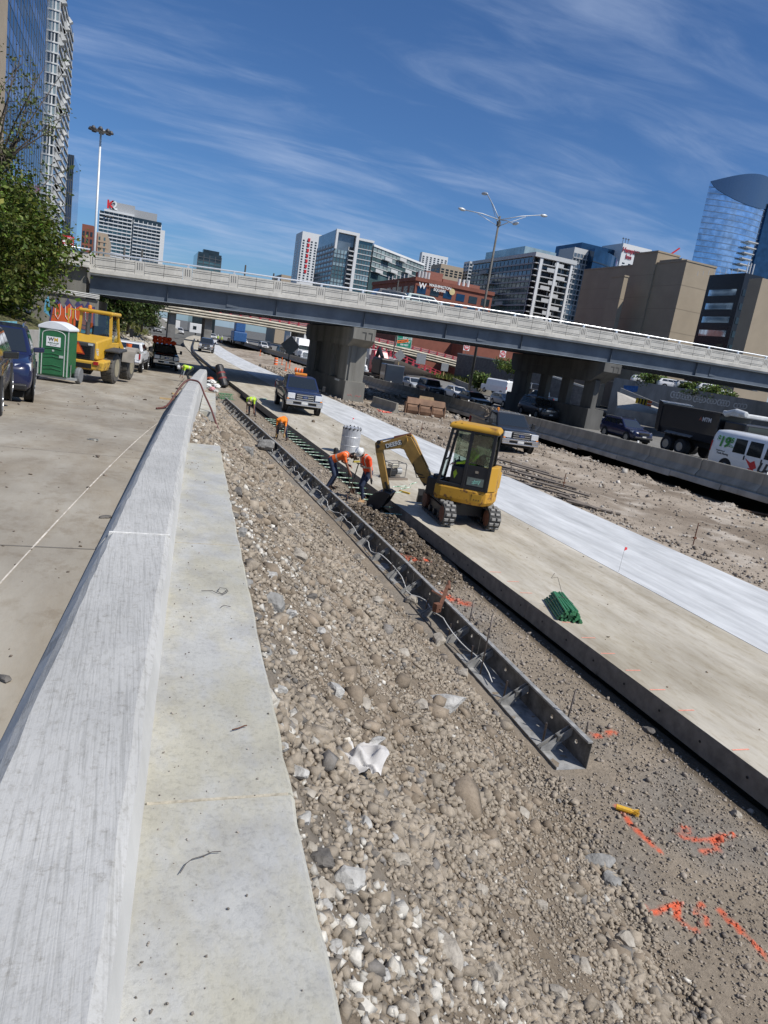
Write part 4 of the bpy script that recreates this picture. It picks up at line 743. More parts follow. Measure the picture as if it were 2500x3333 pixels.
# high mast beyond the bridge on the left
def mast(px, py, qx, qy, Y, lab, r=.28, n=8):
    t = onY(px,py,Y); q = onY(qx,qy,Y); g = thing('high_mast_light', lab, 'light mast', (q.x,Y,0)); mm = mat('mast_paint', (.62,.64,.65), .5, .2, .1)
    B().tube((0,0,0),(t.x-q.x,0,t.z),r,r*.6,n=12).build('mast', mm, g, smooth=True); c = Vector((t.x-q.x,0,t.z)); B().lathe([(.3,-.3),(1.3,-.15),(1.3,.0),(.3,.25)], c=c, n=14).build('ring', m_arm, g)
    for i in range(n):
        a = 2*math.pi*i/n; B().lathe([(.2,.25),(.45,-.1),(.42,-.3),(.1,-.34)], c=c+Vector((math.cos(a)*1.7,math.sin(a)*1.7,.05)), n=8).build('lamp', mat('lamp_dark', (.06,.06,.065), .5, .2, 0), g)
    return g
mast(329,425,306,860,150,'tall pale high mast light with ring of lamps left of the white slab tower'); mast(354,705,347,850,330,'small distant high mast light in front of the white slab tower',.3)
for (x,y,x2,y2,Y,lb) in ((403,805,402,860,62,'short dark post on the bridge sidewalk left of the mast'),(461,815,460,860,62,'lone dark post on bridge in front of white slab tower'),(796,862,796,900,75,'small street lamp pole on the bridge'),(893,890,890,905,75,'little street lamp on bridge beside the far tower'),(1293,912,1290,960,75,'short wooden pole rising from the bridge before the brick building')):
    t = onY(x,y,Y); q = onY(x2,y2,Y); g = thing('street_pole', lb, 'pole', (q.x,Y,q.z)); B().tube((0,0,-2),(0,0,t.z-q.z),.08,n=8).build('post', m_pole, g)
# exit sign
sg = thing('exit_sign', 'green highway exit sign with orange closed strip hung before the second bridge', 'sign', onY(1316,1113,138)); mgr = mat('sign_green', (.0,.20,.115), .45, 0, .05); mwt = mat('sign_white', (.75,.75,.75), .5, 0, 0)
sc = 138/ (2300/1.0)*1.02; wS, hS = 3.25, 2.25
B().bx(-wS/2,wS/2,0,.06,-hS/2,hS/2).build('panel', mgr, sg)
for z in (hS/2-.07,-hS/2+.03,.55): B().bx(-wS/2+.03,wS/2-.03,-.012,-.002,z,z+.045).build('border', mwt, sg)
for x in (-wS/2+.03,wS/2-.075): B().bx(x,x+.045,-.012,-.002,-hS/2+.03,hS/2-.03).build('border', mwt, sg)
text('lettering','EXIT 51B',.5,mwt,sg,(.55,-.02,.80),FACE_S,.012); text('lettering','LAKE ST',.52,mwt,sg,(.35,-.02,.05),FACE_S,.012); text('lettering','500 FEET',.46,mwt,sg,(.1,-.02,-.6),FACE_S,.012)
mo = mat('sign_orange', (.80,.16,.02), .5, 0, .05); s_ = B().bx(-1.2,1.2,-.03,-.022,-.28,.28).build('closed_strip', mo, sg, loc=(-.35,-.02,.1), rot=(0,R_(-14),0)); text('lettering','RAMP CLOSED',.3,mat('sign_black',(.03,.03,.03),.6,0,0),s_,(0,-.045,0),FACE_S,.01)
B().tube((-1.9,.2,-6),(-1.9,.2,2.2),.14,n=8).build('post', m_pole, sg)
# backs of temporary diamond and other signs
m_alu = mat('sign_back', (.30,.305,.31), .45, .5, .12)
def sign_back(px, py, s, Y, lab, diamond=True, post_py=1210, mpost=None, m=None):
    p = onY(px,py,Y); g = thing('road_sign', lab, 'sign', (p.x,p.y,0)); o = B().bx(-s/2,s/2,-.02,.02,-s/2,s/2).build('panel', m or m_alu, g, loc=(0,0,p.z), rot=(0,R_(45) if diamond else 0,0)); zb_ = onY(px,post_py,Y).z
    B().bx(-.04,.04,.02,.08,zb_,p.z+s*.5).build('post', mpost or mat('post_tan', (.42,.33,.16), .7, 0, .1), g); return g
sign_back(1302,1157,1.05,83,'grey back of diamond road sign on tan post before the red ramp',True,1205); sign_back(1448,1195,1.0,86,'grey rectangular sign back on tan post left of the dark wall',False,1225); sign_back(1371,1168,1.5,100,'grey back of wide sign beside the second bridge column',False,1195,m_pole)
sign_back(945,1125,1.35,70,'grey back of diamond sign on two dark posts at the median barrier',True,1185,m_pole)
def dne(px, py, Y, lab, post_py):
    p = onY(px,py,Y); g = thing('road_sign', lab, 'sign', (p.x,p.y,0)); B().bx(-.75,.75,0,.05,-.75,.75).build('panel', mwt, g, loc=(0,0,p.z)); mr_ = mat('sign_red', (.55,.02,.03), .5, 0, .05)
    B().lathe([(.66,-.03),(.66,-.01)], axis='y', n=22).build('red_disc', mr_, g, loc=(0,0,p.z)); B().bx(-.48,.48,-.045,-.032,-.10,.10).build('white_bar', mwt, g, loc=(0,0,p.z)); text('lettering','DO NOT',.24,mwt,g,(0,-.045,p.z+.3),FACE_S,.006); text('lettering','ENTER',.24,mwt,g,(0,-.045,p.z-.3),FACE_S,.006); B().bx(-.05,.05,.06,.12,onY(px,post_py,Y).z,p.z+.7).build('post', m_pole, g)
dne(1519,1130,150,'do not enter sign on wall top beside the second bridge end',1165); dne(1637,1152,150,'do not enter sign in front of the low brick building',1190)
p = onY(221,786,62); g = thing('road_sign','red and white do not enter sign showing through leaves of the tree','sign',(p.x,p.y,0)); B().bx(-.42,.42,0,.04,-.42,.42).build('panel', mat('sign_red', (.55,.02,.03), .5, 0, .05), g, loc=(0,0,p.z)); B().bx(-.36,.36,-.012,-.002,-.09,.09).build('white_bar', mwt, g, loc=(0,0,p.z)); text('lettering','DO NOT',.17,mwt,g,(0,-.02,p.z+.25),FACE_S,.004); text('lettering','ENTER',.17,mwt,g,(0,-.02,p.z-.25),FACE_S,.004); B().bx(-.04,.04,.05,.1,5,p.z).build('post', m_pole, g)
# ================================================================== graffiti walls on the left
gw = thing('graffiti_wall', 'low concrete wall painted with pink and blue graffiti behind the parked cars', 'wall')
m_gw = mat('wall_grey', (.33,.32,.30), .9, 0, .2, 1)
GY = [(26.0,2.35),(37.6,2.20),(37.6,1.95),(45.0,1.8),(53.2,1.7)]
def gx_(Y): return rx(-9.3,Y)
W1 = B().hexa([(gx_(24)-.3,24,-1),(gx_(24),24,-1),(gx_(40.4),40.4,-1),(gx_(40.4)-.3,40.4,-1),(gx_(24)-.3,24,2.95),(gx_(24),24,2.95),(gx_(40.4),40.4,2.55),(gx_(40.4)-.3,40.4,2.55)]).build('panel', m_gw, gw)
W2 = B().hexa([(gx_(40.5)-.3,40.5,-1),(gx_(40.5),40.5,-1),(gx_(53.3),53.3,-1),(gx_(53.3)-.3,53.3,-1),(gx_(40.5)-.3,40.5,2.25),(gx_(40.5),40.5,2.25),(gx_(53.3),53.3,2.05),(gx_(53.3)-.3,53.3,2.05)]).build('panel', m_gw, gw)
def wallpt(Y, z): return (gx_(Y)+.012, Y, z)
def letter(poly, y0, z0, sy, sz, m, off, par_):
    b = B(); pts_ = [(gx_(y0+u*sy)+off, y0+u*sy, z0+v*sz) for u, v in poly]; b.add(pts_, [tuple(range(len(pts_)))]); return b.build('graffiti', m, par_)
M_L = [(0,0),(.12,1),(.3,.98),(.45,.5),(.62,1.02),(.85,1),(1,0),(.78,.02),(.72,.55),(.55,.1),(.38,.12),(.27,.6),(.22,0)]
T_L = [(0,.75),(.1,1.03),(.9,1),(1,.72),(.66,.7),(.72,0),(.36,.02),(.4,.7)]
mpk = mat('graf_pink', (.52,.13,.36), .8, 0, .2, 2); mbl = mat('graf_black', (.03,.02,.035), .8, 0, 0); mcy = mat('graf_cyan', (.16,.42,.52), .8, 0, .3, 2); mlv = mat('graf_lavender', (.42,.38,.50), .8, 0, .25, 2); mdb = mat('graf_teal', (.03,.14,.26), .8, 0, .3, 2)
letter([(0,0),(0,1),(1,1),(1,0)], 33.5, .5, 6.8, 2.15, mcy, .006, gw)
for (L_, y0, w_) in ((M_L,33.9,2.9),(M_L,36.9,3.1)):
    letter(L_, y0-.12, .62, w_+.24, 1.85, mbl, .012, gw); letter(L_, y0, .75, w_, 1.62, mpk, .018, gw)
letter([(0,0),(0,1),(1,1),(1,0)], 40.7, .3, 3.0, 1.75, mlv, .006, gw); letter(M_L, 41.0, .5, 2.4, 1.3, mat('graf_violet',(.16,.12,.26),.8,0,.3,3), .012, gw)
letter([(0,0),(0,1),(1,1),(1,0)], 44.3, .2, 7.6, 1.8, mdb, .006, gw); letter(M_L, 44.6, .3, 3.4, 1.6, mcy, .014, gw); letter(T_L, 48.4, .3, 2.6, 1.5, mcy, .014, gw)
# orange and blue graffiti on the abutment face
mor = mat('graf_orange', (.52,.085,.02), .8, 0, .2, 2); mgb = mat('graf_blue2', (.10,.33,.50), .8, 0, .2, 2); mnv = mat('graf_navy', (.05,.045,.14), .8, 0, .1)
def gface(poly, x0, z0, sx_, sz, m, off): b = B(); b.add([(x0+u*sx_, 53.2-off, z0+v*sz) for u, v in poly], [tuple(range(len(poly)))]); return b.build('graffiti', m, ab)
gface([(0,.5),(.02,.85),(.08,1),(.12,.75),(.1,.5),(.2,.1),(.35,0),(.6,.05),(.8,0),(1,.08),(1,.2),(.5,.2),(.15,.35)], -5.65, 2.05, 3.0, 2.1, mgb, .006)
cols = [(0,.2),(.05,.8),(.2,.95),(.28,.75),(.42,1),(.52,.8),(.7,1),(.78,.8),(.98,.95),(1,.2),(.8,.05),(.5,.15),(.25,.02)]
gface([(u*1.04-.02,v*1.06-.02) for u,v in cols], -5.25, 2.2, 2.7, 1.75, mnv, .010); gface(cols, -5.2, 2.25, 2.6, 1.62, mor, .014)
for k in range(4):
    x0 = -5.0+k*.62; b = B().path([(x0,53.17,3.7),(x0+.05,53.17,3.0),(x0+.22,53.17,2.75),(x0+.36,53.17,3.1),(x0+.34,53.17,3.75)], .02, 5); b.build('graffiti_line', mwt, ab)
    gface([(0,0),(.5,1),(1,0)], x0-.05, 3.8, .4, .42, mnv, .011)
# steep planted bank beside the abutment and beyond the first bridge
def slope_field(name, corners, ru, rv, amp, col, col2, seed):
    u = np.linspace(0,1,ru)[:,None]; v = np.linspace(0,1,rv)[None,:]; c = np.array([np.array(q) for q in corners])
    P = c[0]*((1-u)*(1-v))[...,None]+c[1]*(u*(1-v))[...,None]+c[2]*(u*v)[...,None]+c[3]*((1-u)*v)[...,None]
    nz = fbm(P[...,0],P[...,1],4,.5,seed); P[...,2] += nz*amp; n2_ = np.clip(fbm(P[...,0],P[...,1],4,.6,seed+3)*3+.5,0,1)[...,None]
    return tag(field(name, P[...,0], P[...,1], P[...,2], np.array(col)*(1-n2_)+np.array(col2)*n2_, m_soil), kind='structure')
HB = [(-2.2,69.5,0.2),(4.8,112,0.0),(-8,116,5.0),(-13,69.5,5.4)]
slope_field('grassy_bank', HB, 60, 40, .9, (.20,.19,.13), (.34,.31,.25), 61)
slope_field('upper_bank', [(-13,69.5,5.4),(-8,116,5.0),(-60,140,7),(-60,60,6.4)], 20, 20, .5, (.10,.12,.05), (.16,.16,.09), 62)
slope_field('left_bank', [(gx_(24)-.25,24,2.5),(gx_(53)-.25,53.5,2.0),(-18,60,6.3),(-24,24,6.5)], 20, 20, .3, (.08,.10,.04), (.15,.14,.08), 63)
tag(B().add([(-100,70,6.4),(-6.5,53.6,6.35),(-6.5,70,6.35),(-100,140,6.4)],[(0,1,2,3)]).build('street_level', m_asph), kind='structure')
def bank_z(u, v):
    c = [np.array(q) for q in HB]; return c[0]*(1-u)*(1-v)+c[1]*u*(1-v)+c[2]*u*v+c[3]*(1-u)*v
for k in range(26):
    q = bank_z(random.random(), random.random()*.35); rock(0,0,1,'white',(1.2,.9,.6),'pale rubble chunk on the foot of grassy bank beyond bridge',pt=Vector(q)) if False else None
n = 1500; uu = rng.uniform(0,1,n); vv = rng.uniform(0,1,n)**2*.6; c = [np.array(q) for q in HB]; P = c[0]*((1-uu)*(1-vv))[:,None]+c[1]*(uu*(1-vv))[:,None]+c[2]*(uu*vv)[:,None]+c[3]*((1-uu)*vv)[:,None]; P[:,2] += fbm(P[:,0],P[:,1],4,.5,61)*.9
tag(scatter('bank_rubble', P, .10*np.exp(rng.normal(0,.6,n)), np.where((rng.uniform(0,1,n)<.5)[:,None],np.array((.45,.43,.40)),np.array((.28,.25,.21)))), 'broken concrete rubble at the foot of the grassy bank', 'rubble', kind='stuff')
tag(B().add([(-9.5,55,-.14),(7.2,55,-.14),(7.2,120,-.14),(-9.5,120,-.14)],[(0,1,2,3)]).build('gore_pavement', m_ramp), kind='structure')
# ================================================================== city buildings
def glass(name, col, metal=.55, rough=.08): return mat(name, col, rough, metal, .35, .25)
g_dark = glass('glass_dark', (.035,.05,.06), .35); g_teal = glass('glass_teal', (.10,.17,.18), .45); g_blue = glass('glass_blue', (.13,.23,.42), .75, .06); g_navy = glass('glass_navy', (.02,.06,.12), .5); g_grey = glass('glass_grey', (.16,.19,.21), .5); g_pale = glass('glass_pale', (.34,.42,.42), .4, .15); g_sky = glass('glass_sky', (.42,.56,.70), .9, .05)
c_white = mat('facade_white', (.66,.67,.67), .7, 0, .06); c_grey = mat('facade_grey', (.33,.34,.35), .7, 0, .1); c_lgrey = mat('facade_lightgrey', (.50,.51,.51), .7, 0, .08); c_tan = mat('facade_tan', (.33,.27,.195), .85, 0, .1, .2); c_brick = mat('facade_brick', (.22,.075,.05), .85, 0, .18, .5); c_beige = mat('facade_beige', (.38,.31,.23), .85, 0, .12); c_black = mat('facade_black', (.012,.012,.016), .25, 0, .1); c_mull = mat('mullion', (.10,.11,.12), .5, .3, 0)
def facade(root, P0, P1, z0, z1, nf, nb, style, mg, mw, mg2=None, pier=.25, band=.28, proud=.25, bal=None):
    # P0,P1 plan points left->right as seen from outside; parts are children of the building
    P0 = Vector((P0[0],P0[1],0)); P1 = Vector((P1[0],P1[1],0)); d = P1-P0; L = d.length; a = math.atan2(d.y,d.x); fh = (z1-z0)/nf; bw = L/nb
    def at(u, off, z): q = P0 + d*(u/L) + Vector((d.y,-d.x,0))/L*off; return (q.x-root.location.x, q.y-root.location.y, z)
    R = (0,0,a)
    if style == 'plain': return
    if style in ('bands','curtain','balcony'):
        gs = B().bx(0,L-.1,-.08,0,0,fh*(1-band)).build('window_strip', mg, root, loc=at(.05,.0,z0+fh*band), rot=R)
        sp = B().bx(0,L,-proud,0,0,fh*band).build('floor_band', mw, root, loc=at(0,0,z0), rot=R)
        for i in range(1, nf):
            q = inst(gs, 'window_strip', root, at(.05,0,z0+i*fh+fh*band), R); inst(sp, 'floor_band', root, at(0,0,z0+i*fh), R)
            if mg2 is not None and random.random() < .4: q.material_slots[0].link = 'OBJECT'; q.material_slots[0].material = mg2
        mu = B().bx(-pier/2,pier/2,-.16,0,0,z1-z0).build('mullion', c_mull if style == 'curtain' else mw, root, loc=at(0,0,z0), rot=R)
        for j in range(1, nb+1): inst(mu, 'mullion', root, at(j*bw,0,z0), R)
        if bal:
            u0, u1, every = bal; bo = B().bx(0,u1-u0,-1.6,0,0,.22).bx(0,u1-u0,-1.6,-1.52,.22,1.1).build('balcony', mw, root, loc=at(u0,0,z0), rot=R)
            for i in range(1, nf):
                if i % every == 0: inst(bo, 'balcony', root, at(u0+((i*37) % 5)/5*(L-u1)*.8,0,z0+i*fh), R)
    if style == 'grid':
        w = None
        for i in range(nf):
            for j in range(nb):
                loc = at(j*bw+bw*pier/2,0,z0+i*fh+fh*band)
                if w is None:
                    w = B().bx(0,bw*(1-pier),-.05,0,0,fh*(1-band)).build('window', mg, root, loc=loc, rot=R)
                    sl_ = B().bx(-.1,bw*(1-pier)+.1,-.22,0,-.2,0).build('sill', mw, w)
                else:
                    q = inst(w, 'window', root, loc, R); 
                    if mg2 is not None and random.random() < .35: q.material_slots[0].link = 'OBJECT'; q.material_slots[0].material = mg2
def block(name, lab, corner, Y, wpx, spx, mcore, zadd=0.0):
    c = onY(*corner, Y); X1 = onY(spx, corner[1]+(spx-corner[0])*.16, Y).x; Yb = onX(wpx, corner[1], c.x).y if wpx else Y+30
    if Yb < Y+.5 or Yb > Y+400: Yb = Y+40
    z1 = c.z+zadd; t = thing(name, lab, 'building', (c.x, Y, 0)); B().bx(0, X1-c.x, .02, Yb-Y, -1, z1).build('core', mcore, t)
    return t, c.x, X1, Y, Yb, z1
def zat(px, py, Y): return onY(px,py,Y).z
# left: glass tower seen along its side
t = thing('glass_tower', 'tall blue mirrored glass tower at the left above the tree', 'building', (-26,150,0)); XG = -26.0
B().bx(-20,-.3,0,95,0,110).build('core', g_navy, t)
ya, yb_ = onX(12,300,XG).y, onX(140,300,XG).y; facade(t, (XG,ya), (XG,yb_), 14, 104, 30, 14, 'curtain', g_blue, g_navy, g_navy, pier=.12, band=.10, proud=.12)
B().bx(-8,.3,ya-150-9,ya-150-.4,0,110).build('stone_edge', c_tan, t)
t, X0, X1, Y0, Yb, z1 = block('apartment_tower', 'tall white apartment tower with zigzag balconies rising beside the glass tower', (143,0), 240, 0, 196, c_grey, 6)
facade(t, (X0,Y0), (X1,Y0), 30, z1, 22, 4, 'bands', g_dark, c_white, g_pale, pier=.35, band=.14, proud=.3)
ye = onX(244,250,X1).y; ye = ye if ye > Y0+5 else Y0+25; facade(t, (X1,Y0), (X1,min(ye,Y0+40)), 30, z1, 22, 3, 'bands', g_dark, c_lgrey, pier=.5, band=.16, proud=.4)
for i in range(22):
    z = 30+i*(z1-30)/22; B().prism([(0,0),(1.0+.3*(i % 3),.4),(.3,2.2),(0,2.2)], 0, 2.2,'y').build('balcony', c_lgrey, t, loc=(X1-X0+.05,1+(i % 4)*4,z)); B().prism([(0,0),(.9+.3*((i+1) % 3),.8),(0,2.0)], 0, 1.8,'y').build('balcony', c_white, t, loc=(X1-X0+.05,9+((i+2) % 4)*5,z))
t, X0, X1, Y0, Yb, z1 = block('glass_building', 'small blue glass building peeking out below the white apartment tower', (216,500), 300, 0, 241, g_blue); facade(t, (X0,Y0), (X1,Y0), 20, z1, 8, 4, 'curtain', g_blue, c_mull, g_navy, band=.12, proud=.1)
t, X0, X1, Y0, Yb, z1 = block('brick_building', 'small brick building with tall windows behind the bridge left end', (268,728), 190, 0, 306, c_brick); facade(t, (X0,Y0), (X1,Y0), zat(290,825,190), z1-1.5, 3, 3, 'grid', g_dark, c_beige, pier=.45, band=.4)
t, X0, X1, Y0, Yb, z1 = block('office_building', 'low brown and grey office block beside the tall mast', (300,752), 210, 0, 350, c_beige); facade(t, (X0,Y0), (X1,Y0), zat(320,840,210), z1-1, 4, 3, 'bands', g_teal, c_beige, pier=.8, band=.35)
# white slab tower with lettering on the roof
t, X0, X1, Y0, Yb, z1 = block('slab_tower', 'white banded slab tower with red and white roof sign', (325,684), 330, 0, 527, g_dark); zz = zat(420,870,330); wS = X1-X0
facade(t, (X0,Y0), (X0+wS*.52,Y0), zz, z1, 14, 7, 'bands', g_dark, c_white, g_teal, pier=.2, band=.30, proud=.9); facade(t, (X0+wS*.55,Y0), (X1,Y0), zz, z1-1.0, 14, 6, 'bands', g_dark, c_white, g_grey, pier=.2, band=.30, proud=.9)
B().bx(wS-.2,wS+1.6,-.8,14,0,z1-3).build('end_wall', c_white, t); B().bx(wS*.13,wS*.55,2,14,z1,z1+4.5).bx(wS*.55,wS*.92,2,14,z1,z1+3.2).build('penthouse', c_grey, t); B().bx(wS*.07,wS*.55,-1,3,z1+.02,z1+.8).build('roof_edge', c_white, t)
text('roof_letter','K',4.6,mat('sign_red',(.55,.02,.03),.5,0,.05),t,(wS*.16,1.7,z1+3.0),FACE_S,.12,.1); text('roof_letter','2',4.6,c_white,t,(wS*.225,1.7,z1+3.0),FACE_S,.12,.1)
t, X0, X1, Y0, Yb, z1 = block('dark_office', 'small dark glass office block alone above middle of the bridge', (646,818), 380, 0, 722, g_dark); facade(t, (X0,Y0), (X1,Y0), zat(690,885,380), z1-1, 5, 4, 'curtain', g_teal, c_mull, g_dark, pier=.4, band=.2); B().bx(2.5,X1-X0-1,3,10,z1,z1+1.8).build('penthouse', g_dark, t)
t, X0, X1, Y0, Yb, z1 = block('low_block', 'tiny pale roof block at the far end of skyline gap', (917,893), 420, 0, 960, c_beige)
# concrete tower with narrow vertical window strips
t, X0, X1, Y0, Yb, z1 = block('concrete_tower', 'narrow pale concrete tower with vertical window strips and red banner letters', (986,752), 380, 966, 1052, c_white); facade(t, (X0,Y0), (X1,Y0), zat(1010,925,380), z1-4, 16, 5, 'grid', g_dark, c_white, pier=.55, band=.45); facade(t, (X0,Yb), (X0,Y0), zat(1010,925,380), z1-4, 16, 2, 'grid', g_grey, c_lgrey, pier=.6, band=.45)
mr2 = mat('sign_red',(.55,.02,.03),.5,0,.05)
for i in range(7): B().bx(0,1.1,-.3,-.05,0,1.6).build('banner_letter', mr2, t, loc=((X1-X0)*.30,0,zat(1000,890,380)+i*2.6))
# white framed glass building and its wings
t, X0, X1, Y0, Yb, z1 = block('framed_building', 'glass apartment block in a white box frame beside the concrete tower', (1097,746), 235, 1042, 1166, g_grey); zz = zat(1130,940,235)
facade(t, (X0,Y0), (X0+(X1-X0)*.62,Y0), zz, z1-6, 9, 4, 'curtain', g_pale, c_mull, g_teal, pier=.2, band=.12, proud=.2); facade(t, (X0+(X1-X0)*.66,Y0), (X1-.6,Y0), zz, z1-4.5, 9, 1, 'bands', c_black, c_lgrey, pier=.2, band=.25, proud=1.2)
facade(t, (X0,Yb), (X0,Y0), zz, z1-4, 9, 6, 'bands', g_grey, c_grey, g_dark, pier=.15, band=.34, proud=.3); w_ = X1-X0
B().bx(-.3,w_+.3,-1.3,0,z1-.9,z1).bx(w_-.7,w_+.3,-1.3,0,0,z1-.9).bx(-.3,.4,-1.3,0,z1-6,z1-.9).build('white_frame', c_white, t)
t, X0, X1, Y0, Yb, z1 = block('glass_wing', 'green glass apartment wing directly right of the white box frame', (1168,782), 238, 0, 1214, g_teal); zz = zat(1190,950,238); facade(t, (X0,Y0), (X1,Y0), zz, z1-1, 9, 5, 'curtain', g_teal, c_lgrey, g_pale, pier=.18, band=.16, proud=.25); B().bx(-.2,X1-X0+.3,-.6,10,z1,z1+.7).build('roof_slab', c_white, t)
P0, P1 = onY(1216,802,240), onY(1384,840,262); t = thing('glass_wing', 'long low glass apartment wing with scattered balconies behind the brick building', 'building', (P0.x,P0.y,0)); zz = zat(1290,900,250)-1
B().add([(0,.1,0),(P1.x-P0.x,P1.y-P0.y+.1,0),(P1.x-P0.x,P1.y-P0.y+20,0),(0,20,0),(0,.1,P0.z),(P1.x-P0.x,P1.y-P0.y+.1,P0.z),(P1.x-P0.x,P1.y-P0.y+20,P0.z),(0,20,P0.z)],[(0,1,5,4),(1,2,6,5),(2,3,7,6),(3,0,4,7),(4,5,6,7)]).build('core', g_teal, t); facade(t, P0, P1, zz, P0.z, 5, 14, 'curtain', g_teal, c_lgrey, g_pale, pier=.18, band=.14, proud=.25, bal=(1,5.5,1)); facade(t, P0, P1, zz, P0.z, 5, 1, 'balcony', g_dark, c_grey, pier=.1, band=.05, proud=.1, bal=(7,11,1)) if False else None
B().loft([[(0,-.5,P0.z),(0,4,P0.z),(0,4,P0.z+.7),(0,-.5,P0.z+.7)],[(P1.x-P0.x,P1.y-P0.y-.5,P0.z),(P1.x-P0.x,P1.y-P0.y+4,P0.z),(P1.x-P0.x,P1.y-P0.y+4,P0.z+.7),(P1.x-P0.x,P1.y-P0.y-.5,P0.z+.7)]]).build('roof_slab', c_white, t)
t, X0, X1, Y0, Yb, z1 = block('white_tower', 'white ribbed tower top showing over the long glass wing', (1375,820), 430, 1368, 1460, c_white); facade(t, (X0,Y0), (X1,Y0), zat(1410,890,430), z1-2, 8, 7, 'grid', g_dark, c_white, pier=.5, band=.4)
t, X0, X1, Y0, Yb, z1 = block('beige_building', 'beige stepped office building above the brick warehouse roof', (1437,858), 330, 1405, 1510, c_beige); facade(t, (X0,Y0), (X1,Y0), zat(1470,905,330), z1-2, 3, 5, 'grid', g_dark, c_beige, pier=.35, band=.4); facade(t, (X0,Yb), (X0,Y0), zat(1430,900,330), z1-2, 3, 2, 'grid', g_dark, c_beige, pier=.4, band=.4)
# brick warehouse
t, X0, X1, Y0, Yb, z1 = block('brick_warehouse', 'dark red brick warehouse with big windows and white lettering behind the bridge', (1356,906), 165, 1216, 1607, c_brick); zz = zat(1450,1040,165); wS = X1-X0
facade(t, (X0,Y0), (X1,Y0), zz-1.2, z1-1.6, 3, 6, 'grid', g_navy, c_beige, g_dark, pier=.35, band=.36); facade(t, (X0,Yb), (X0,Y0), zz-1.2, z1-1.6, 3, 8, 'grid', g_dark, c_beige, g_grey, pier=.35, band=.36); B().bx(-.3,wS+.3,-.3,.0,z1-.5,z1+.35).bx(-.3,0,0,Yb-Y0,z1-.5,z1+.35).build('cornice', c_brick, t)
lm = mat('letter_white',(.8,.8,.78),.6,0,0); text('lettering','W',1.8,lm,t,(wS*.08,-.4,z1-1.5),FACE_S,.03,.05); text('lettering','WASHINGTON\nSQUARE',.85,lm,t,(wS*.30,-.4,z1-1.35),FACE_S,.02,.05); B().lathe([(.75,-.42),(.75,-.36)], axis='y', n=16).build('round_emblem', mat('emblem_tan',(.6,.5,.25),.6,0,.2), t, loc=(wS*.46,0,z1-1.5))
B().bx(wS*.45,wS*.95,6,16,z1,z1+1.8).bx(wS*.2,wS*.42,5,12,z1,z1+2.8).build('roof_house', mat('roof_brick',(.27,.11,.08),.85,0,.15), t)
for i, u in enumerate((.08,.12,.16,.2,.6,.66,.72)): B().tube((wS*u,3,z1),(wS*u,3,z1+2.2),.35,n=8).build('vent_stack', c_white if i > 3 else c_lgrey, t)
for i in range(6): B().bx(-.1,.1,-.1,.1,0,1.6).build('vent_post', c_lgrey, t, loc=(.8,8+i*3.0,z1))
tag(B().bx(0,26,0,20,-1,9).build('low_brick_block', c_brick, loc=onY(1500,1180,158)*1.0-Vector((0,0,onY(1500,1180,158).z))), 'long low brick building behind the dark retaining wall', 'building')
t, X0, X1, Y0, Yb, z1 = block('white_block', 'slim white apartment block at left of the grey balconied building', (1530,850), 330, 1512, 1566, c_lgrey); facade(t, (X0,Y0), (X1,Y0), zat(1540,930,330), z1-1, 6, 3, 'grid', g_dark, c_lgrey, pier=.3, band=.4); facade(t, (X0,Yb), (X0,Y0), zat(1540,930,330), z1-1, 6, 2, 'grid', g_dark, c_lgrey, pier=.3, band=.4)
# grey balconied building right of the light pole
t, X0, X1, Y0, Yb, z1 = block('balcony_building', 'broad grey glass building with white columns and corner balconies right of light pole', (1741,822), 190, 1548, 1866, g_grey); zz = zat(1790,1050,190); wS = X1-X0
facade(t, (X0,Yb), (X0,Y0), zz, z1-1.5, 10, 16, 'curtain', g_grey, c_grey, g_dark, pier=.3, band=.26, proud=.3, bal=(4,9,2)); facade(t, (X0,Y0), (X1,Y0), zz, z1-1.2, 10, 4, 'bands', c_black, c_lgrey, g_dark, pier=.2, band=.13, proud=1.5, bal=(3,6,1))
for u, w_ in ((.10,.9),(.52,.8),(.90,.7)): B().bx(wS*u,wS*u+w_,-1.7,-1.3,0,z1-1.2).build('column', c_white, t)
B().bx(-.6,wS+.4,-1.9,0,z1-1.2,z1).bx(-.6,0,0,Yb-Y0,z1-1.0,z1).build('roof_slab', c_lgrey, t); B().bx(2,wS,10,Yb-Y0-4,z1,z1+3).build('penthouse', g_pale, t)
# grey and dark glass pair
t, X0, X1, Y0, Yb, z1 = block('glass_office', 'grey walled office tower with dense window rows behind the balconied building', (1872,804), 250, 1823, 1945, c_lgrey); zz = zat(1900,1070,250); facade(t, (X0,Y0), (X1,Y0), zz, z1-2, 14, 7, 'bands', g_dark, c_grey, g_grey, pier=.3, band=.24, proud=.3)
P0, P1 = onY(1938,808,246), onY(2016,835,262); t = thing('glass_office', 'dark teal curved glass office tower with plain mirrored face', 'building', (P0.x,P0.y,0)); n = 8; ring0 = []; 
prof = [(P0.x+(P1.x-P0.x)*k/n-P0.x, (P1.y-P0.y)*k/n-3.5*math.sin(math.pi*k/n)) for k in range(n+1)]+[(P1.x-P0.x,30),(0,30)]
B().prism(prof, -1, P0.z, 'z').build('core', g_navy, t)
fb = B().prism([(x,y-.15) for x, y in prof[:n+1]]+[(x,y+.1) for x, y in prof[:n+1][::-1]], 0, .45, 'z').build('floor_band', mat('band_navy',(.02,.035,.055),.4,.2,0), t, loc=(0,0,zat(1980,1060,250)))
for i in range(1, int((P0.z-zat(1980,1060,250))/4.3)): inst(fb, 'floor_band', t, (0,0,zat(1980,1060,250)+i*4.3))
